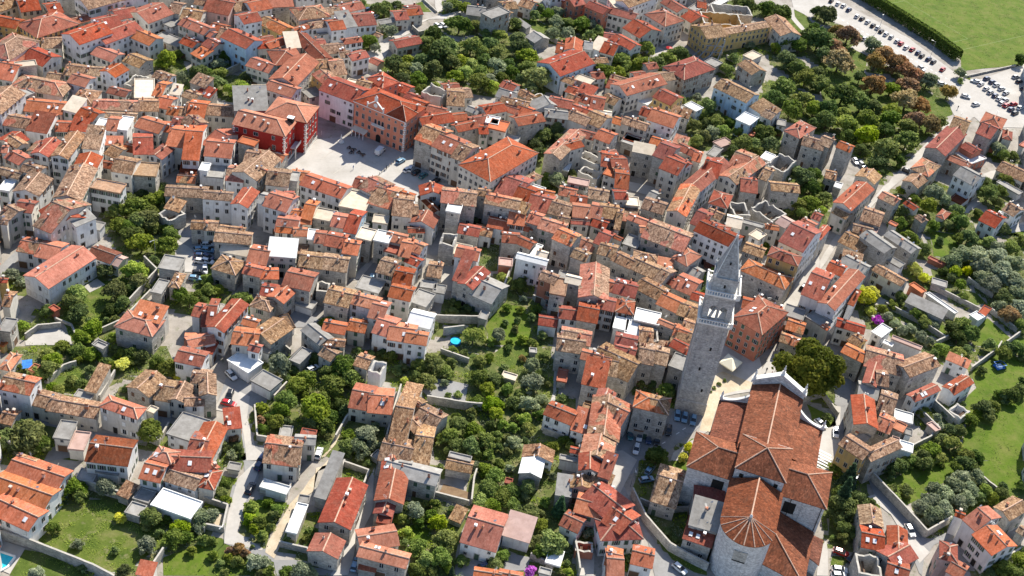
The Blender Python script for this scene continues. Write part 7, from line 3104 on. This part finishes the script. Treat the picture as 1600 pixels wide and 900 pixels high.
# street lamps
lb = MB(); lb.tube((0, 0, 0), (0, 0, 7), .09, .06, 8); lpm = lb.mesh('pole', [M['metal']]); lb = MB(); lb.tube((0, 0, 6.95), (1.3, 0, 7.2), .05, .04, 6); lb.box(1.1, 1.9, -.14, .14, 7.13, 7.27); lhm = lb.mesh('lamp_head', [M['metal']])
LPs = [(1374, 44, 'by the row of cars under the hedge'), (1454, 88, 'at the end of the row of cars under the hedge'), (1500, 138, 'at the corner of the big car park'), (350, 850, 'at the bend of the road by the wild garden'), (243, 404, 'beside the pale track above the tree garden'), (1232, 560, 'on the street right of the orange block'), (1330, 395, 'on the long sloping street'), (1330, 770, 'in the lane right of the church'), (985, 760, 'on the curving road below the small car park')]
for u, v, s in LPs:
    c = at(u, v, 0); r = empty('street_lamp', (c.x, c.y, 0), u); link('pole', lpm, r); link('lamp_head', lhm, r); r['label'] = 'grey metal street lamp '+s; r['category'] = 'street lamp'; r['group'] = 'street lamps'
# parasols
for u, v, cm, s in ((580, 19, 'lamp', 'red parasol beside parked cars at the top of the town'), (1046, 74, 'lamp', 'red parasol on the pale terrace left of the convent ruin'), (990, 27, 'lamp', 'red parasol in the street near the top edge'), (842, 306, 'lamp', 'dark red parasol on a terrace among the roofs')):
    c = at(u, v, 2.3 if v < 300 else 7); z0 = 0 if v < 300 else 4.6; r = empty('parasol', (c.x, c.y, z0)); b = MB(); b.tube((0, 0, 0), (0, 0, 2.5), .04, .04, 6); b.build('pole', [M['metal']], r)
    b = MB(); b.tube((0, 0, 2.1), (0, 0, 2.6), 1.5, .02, 8); b.build('parasol_top', [M['lamp']], r); r['label'] = s; r['category'] = 'parasol'
# people
def person(u, v, rz, top, leg, label):
    c = at(u, v, .9); bm = bmesh.new()
    J = [(0, 0, .95), (0, 0, 1.2), (0, 0, 1.42), (0, 0, 1.52), (0, .01, 1.62), (0, .01, 1.74), (.1, 0, .9), (.11, .05, .5), (.12, .0, .08), (.12, .12, .04), (-.1, 0, .9), (-.11, -.05, .5), (-.12, -.12, .08), (-.12, .0, .04), (.2, 0, 1.42), (.25, -.03, 1.15), (.24, .05, .9), (.24, .07, .82), (-.2, 0, 1.42), (-.25, .03, 1.15), (-.24, .1, .9), (-.24, .12, .82)]
    Rr = [.14, .13, .13, .06, .1, .09, .1, .07, .05, .04, .1, .07, .05, .04, .07, .05, .04, .04, .07, .05, .04, .04]
    E_ = [(0, 1), (1, 2), (2, 3), (3, 4), (4, 5), (0, 6), (6, 7), (7, 8), (8, 9), (0, 10), (10, 11), (11, 12), (12, 13), (2, 14), (14, 15), (15, 16), (16, 17), (2, 18), (18, 19), (19, 20), (20, 21)]
    me = bpy.data.meshes.new('person'); me.from_pydata(J, E_, []); me.update(); o = bpy.data.objects.new('person', me); COL.objects.link(o)
    md = o.modifiers.new('skin', 'SKIN'); 
    for i, sv in enumerate(me.skin_vertices[0].data if me.skin_vertices else []): sv.radius = (Rr[i], Rr[i]); sv.use_root = i == 0
    o.modifiers.new('sub', 'SUBSURF').levels = 1
    o.location = (c.x, c.y, .14); o.rotation_euler = (0, 0, rz); me.materials.append(top); o['label'] = label; o['category'] = 'person'
    return o
PMs = [plain('dark_clothes', (.03, .035, .05)), plain('pale_clothes', (.5, .48, .45)), plain('red_clothes', (.35, .05, .04)), plain('blue_clothes', (.06, .12, .28))]
for u, v, rz, m_, s in ((1497, 168, .4, 0, 'person in dark clothes walking on the pavement by the car park'), (552, 262, 1.2, 3, 'person in blue clothes standing near the sunlit middle of the square'), (502, 208, 2, 1, 'person in pale clothes at the left edge of the square'), (1198, 578, 0, 0, 'person in dark clothes in front of the church door'), (1206, 584, 1.5, 2, 'person in red clothes beside the church front'), (604, 262, 2.2, 0, 'person in dark clothes near the bollards on the square')):
    person(u, v, rz, PMs[m_], None, s)
# timber and steel props against the gable of the ruined convent
sb = MB(); c = at(1112, 88, 0)
for k, (x0, y0, x1, y1, z1) in enumerate(((-7, -6, 0, 0, 8), (-3, -8, 2, 0, 9), (1, -9, 4, 0, 8), (-8, -2, 0, 2, 7), (-5, -7, 3, 0, 5))): sb.tube((x0, y0, 0), (x1, y1, z1), .22, .2, 6)
for z in (3, 6): sb.tube((-4, -3, z), (4, -1.5, z), .18, .18, 6)
for x in (-3.5, 0, 3.5): sb.tube((x, -1.2, 0), (x, -1.2, 9), .16, .16, 6)
thing1(sb, 'scaffolding', [M['metal']], 'grey steel shoring props leaning against the end of the yellow convent', 'scaffolding', (c.x, c.y, 0), 0)
# cafe tables under the palace front
tb = MB(); tb.tube((0, 0, 0), (0, 0, .72), .05, .05, 6); tb.tube((0, 0, .72), (0, 0, .76), .5, .5, 12); tb.tube((0, 0, 0), (0, 0, .05), .28, .28, 8); tbm = tb.mesh('cafe_table', [M['black']])
sm = MB(); sm.box(-.22, .22, -.22, .22, .42, .47); sm.box(-.22, .22, .18, .22, .47, .88)
for x in (-.19, .19):
    for y in (-.19, .19): sm.tube((x, y, 0), (x, y, .42), .025, .025, 4)
smm = sm.mesh('cafe_chair', [M['shut_b']])
for i, (u, v) in enumerate(((546, 231), (553, 234), (561, 238), (567, 242), (549, 238))):
    c = at(u, v, .5); o = link('cafe_table', tbm, None, (c.x, c.y, .13)); o['label'] = 'black round cafe table in the shade before the orange palace'; o['category'] = 'table'; o['group'] = 'cafe tables before the palace'
    for k in range(3):
        a = k*2.1+i; o = link('cafe_chair', smm, None, (c.x+math.sin(a)*.8, c.y-math.cos(a)*-.8, .13), math.pi-a); o['label'] = 'brown cafe chair at a round table before the orange palace'; o['category'] = 'chair'; o['group'] = 'cafe chairs before the palace'
# ------------------------------------------------------------------ labels that single each thing out
ANCH = [('bell tower', 1095, 560), ('church', 1190, 745), ('crimson corner building', 435, 225), ('orange palace', 600, 195), ('white van', 594, 237), ('football pitch', 1480, 45), ('huge chestnut', 1265, 570), ('swimming pool', 8, 872),
        ('convent ruin', 1150, 40), ('blue-walled house', 385, 85), ('silvery grove', 1545, 430), ('big car park', 1555, 145), ('yellow-walled house', 1240, 400), ('roofless ruins', 800, 400), ('red car', 355, 628), ('yellow bush', 1357, 470),
        ('grass drive', 480, 790), ('cream canopy', 1142, 566), ('tall hedge', 1430, 75), ('big round garden trees', 500, 620), ('round blue pool', 712, 532), ('blue shelter', 38, 569), ('goal', 1424, 38), ('white-walled blue terrace', 1150, 165),
        ('conifer', 1325, 745), ('play frame', 1562, 570), ('monument', 533, 221), ('grey metal roof', 395, 155), ('green yard', 800, 500), ('wild meadow', 160, 800), ('round tower stump', 710, 345), ('row of olive trees', 1480, 790), ('red-roofed terrace', 790, 820), ('park trees', 1370, 190), ('dark wood', 700, 90), ('top left corner', 0, 0), ('top edge gap', 620, 20), ('bottom right corner', 1600, 900), ('left edge', 0, 330), ('long street', 1200, 590), ('tree garden', 210, 350), ('track', 290, 400)]
ANCH = [a for a in ANCH if a[0] not in ('top edge gap', 'tree garden', 'track', 'left edge', 'dark wood')]
DIRS = ['right of', 'above-right of', 'above', 'above-left of', 'left of', 'below-left of', 'below', 'below-right of']
ORD = ['nearest', 'second', 'third', 'fourth', 'fifth', 'sixth', 'seventh', 'eighth', 'ninth', 'tenth', 'eleventh', 'twelfth']
buck = {}
for it in THINGS:
    o, cat, look, p, fx_ = it; u, v = proj(*p)
    nm, au, av = min(ANCH, key=lambda a: math.hypot(u-a[1], v-a[2])); d = math.hypot(u-au, v-av); k = int(((math.degrees(math.atan2(av-v, u-au))+22.5) % 360)//45)
    buck.setdefault((look, nm, k), []).append((d, o))
for (look, nm, k), lst in buck.items():
    lst.sort(key=lambda q: q[0])
    for i, (d, o) in enumerate(lst):
        art = '' if nm.startswith('top') and False else 'the '
        o['label'] = ' '.join(f"{look}, {ORD[min(i, 11)]+' ' if len(lst) > 1 else ''}{DIRS[k]} {art}{nm}".split())
ll = [it[0]['label'] for it in THINGS]

print('labels', len(ll), 'unique', len(set(ll)), 'longest', max(len(x.split()) for x in ll))
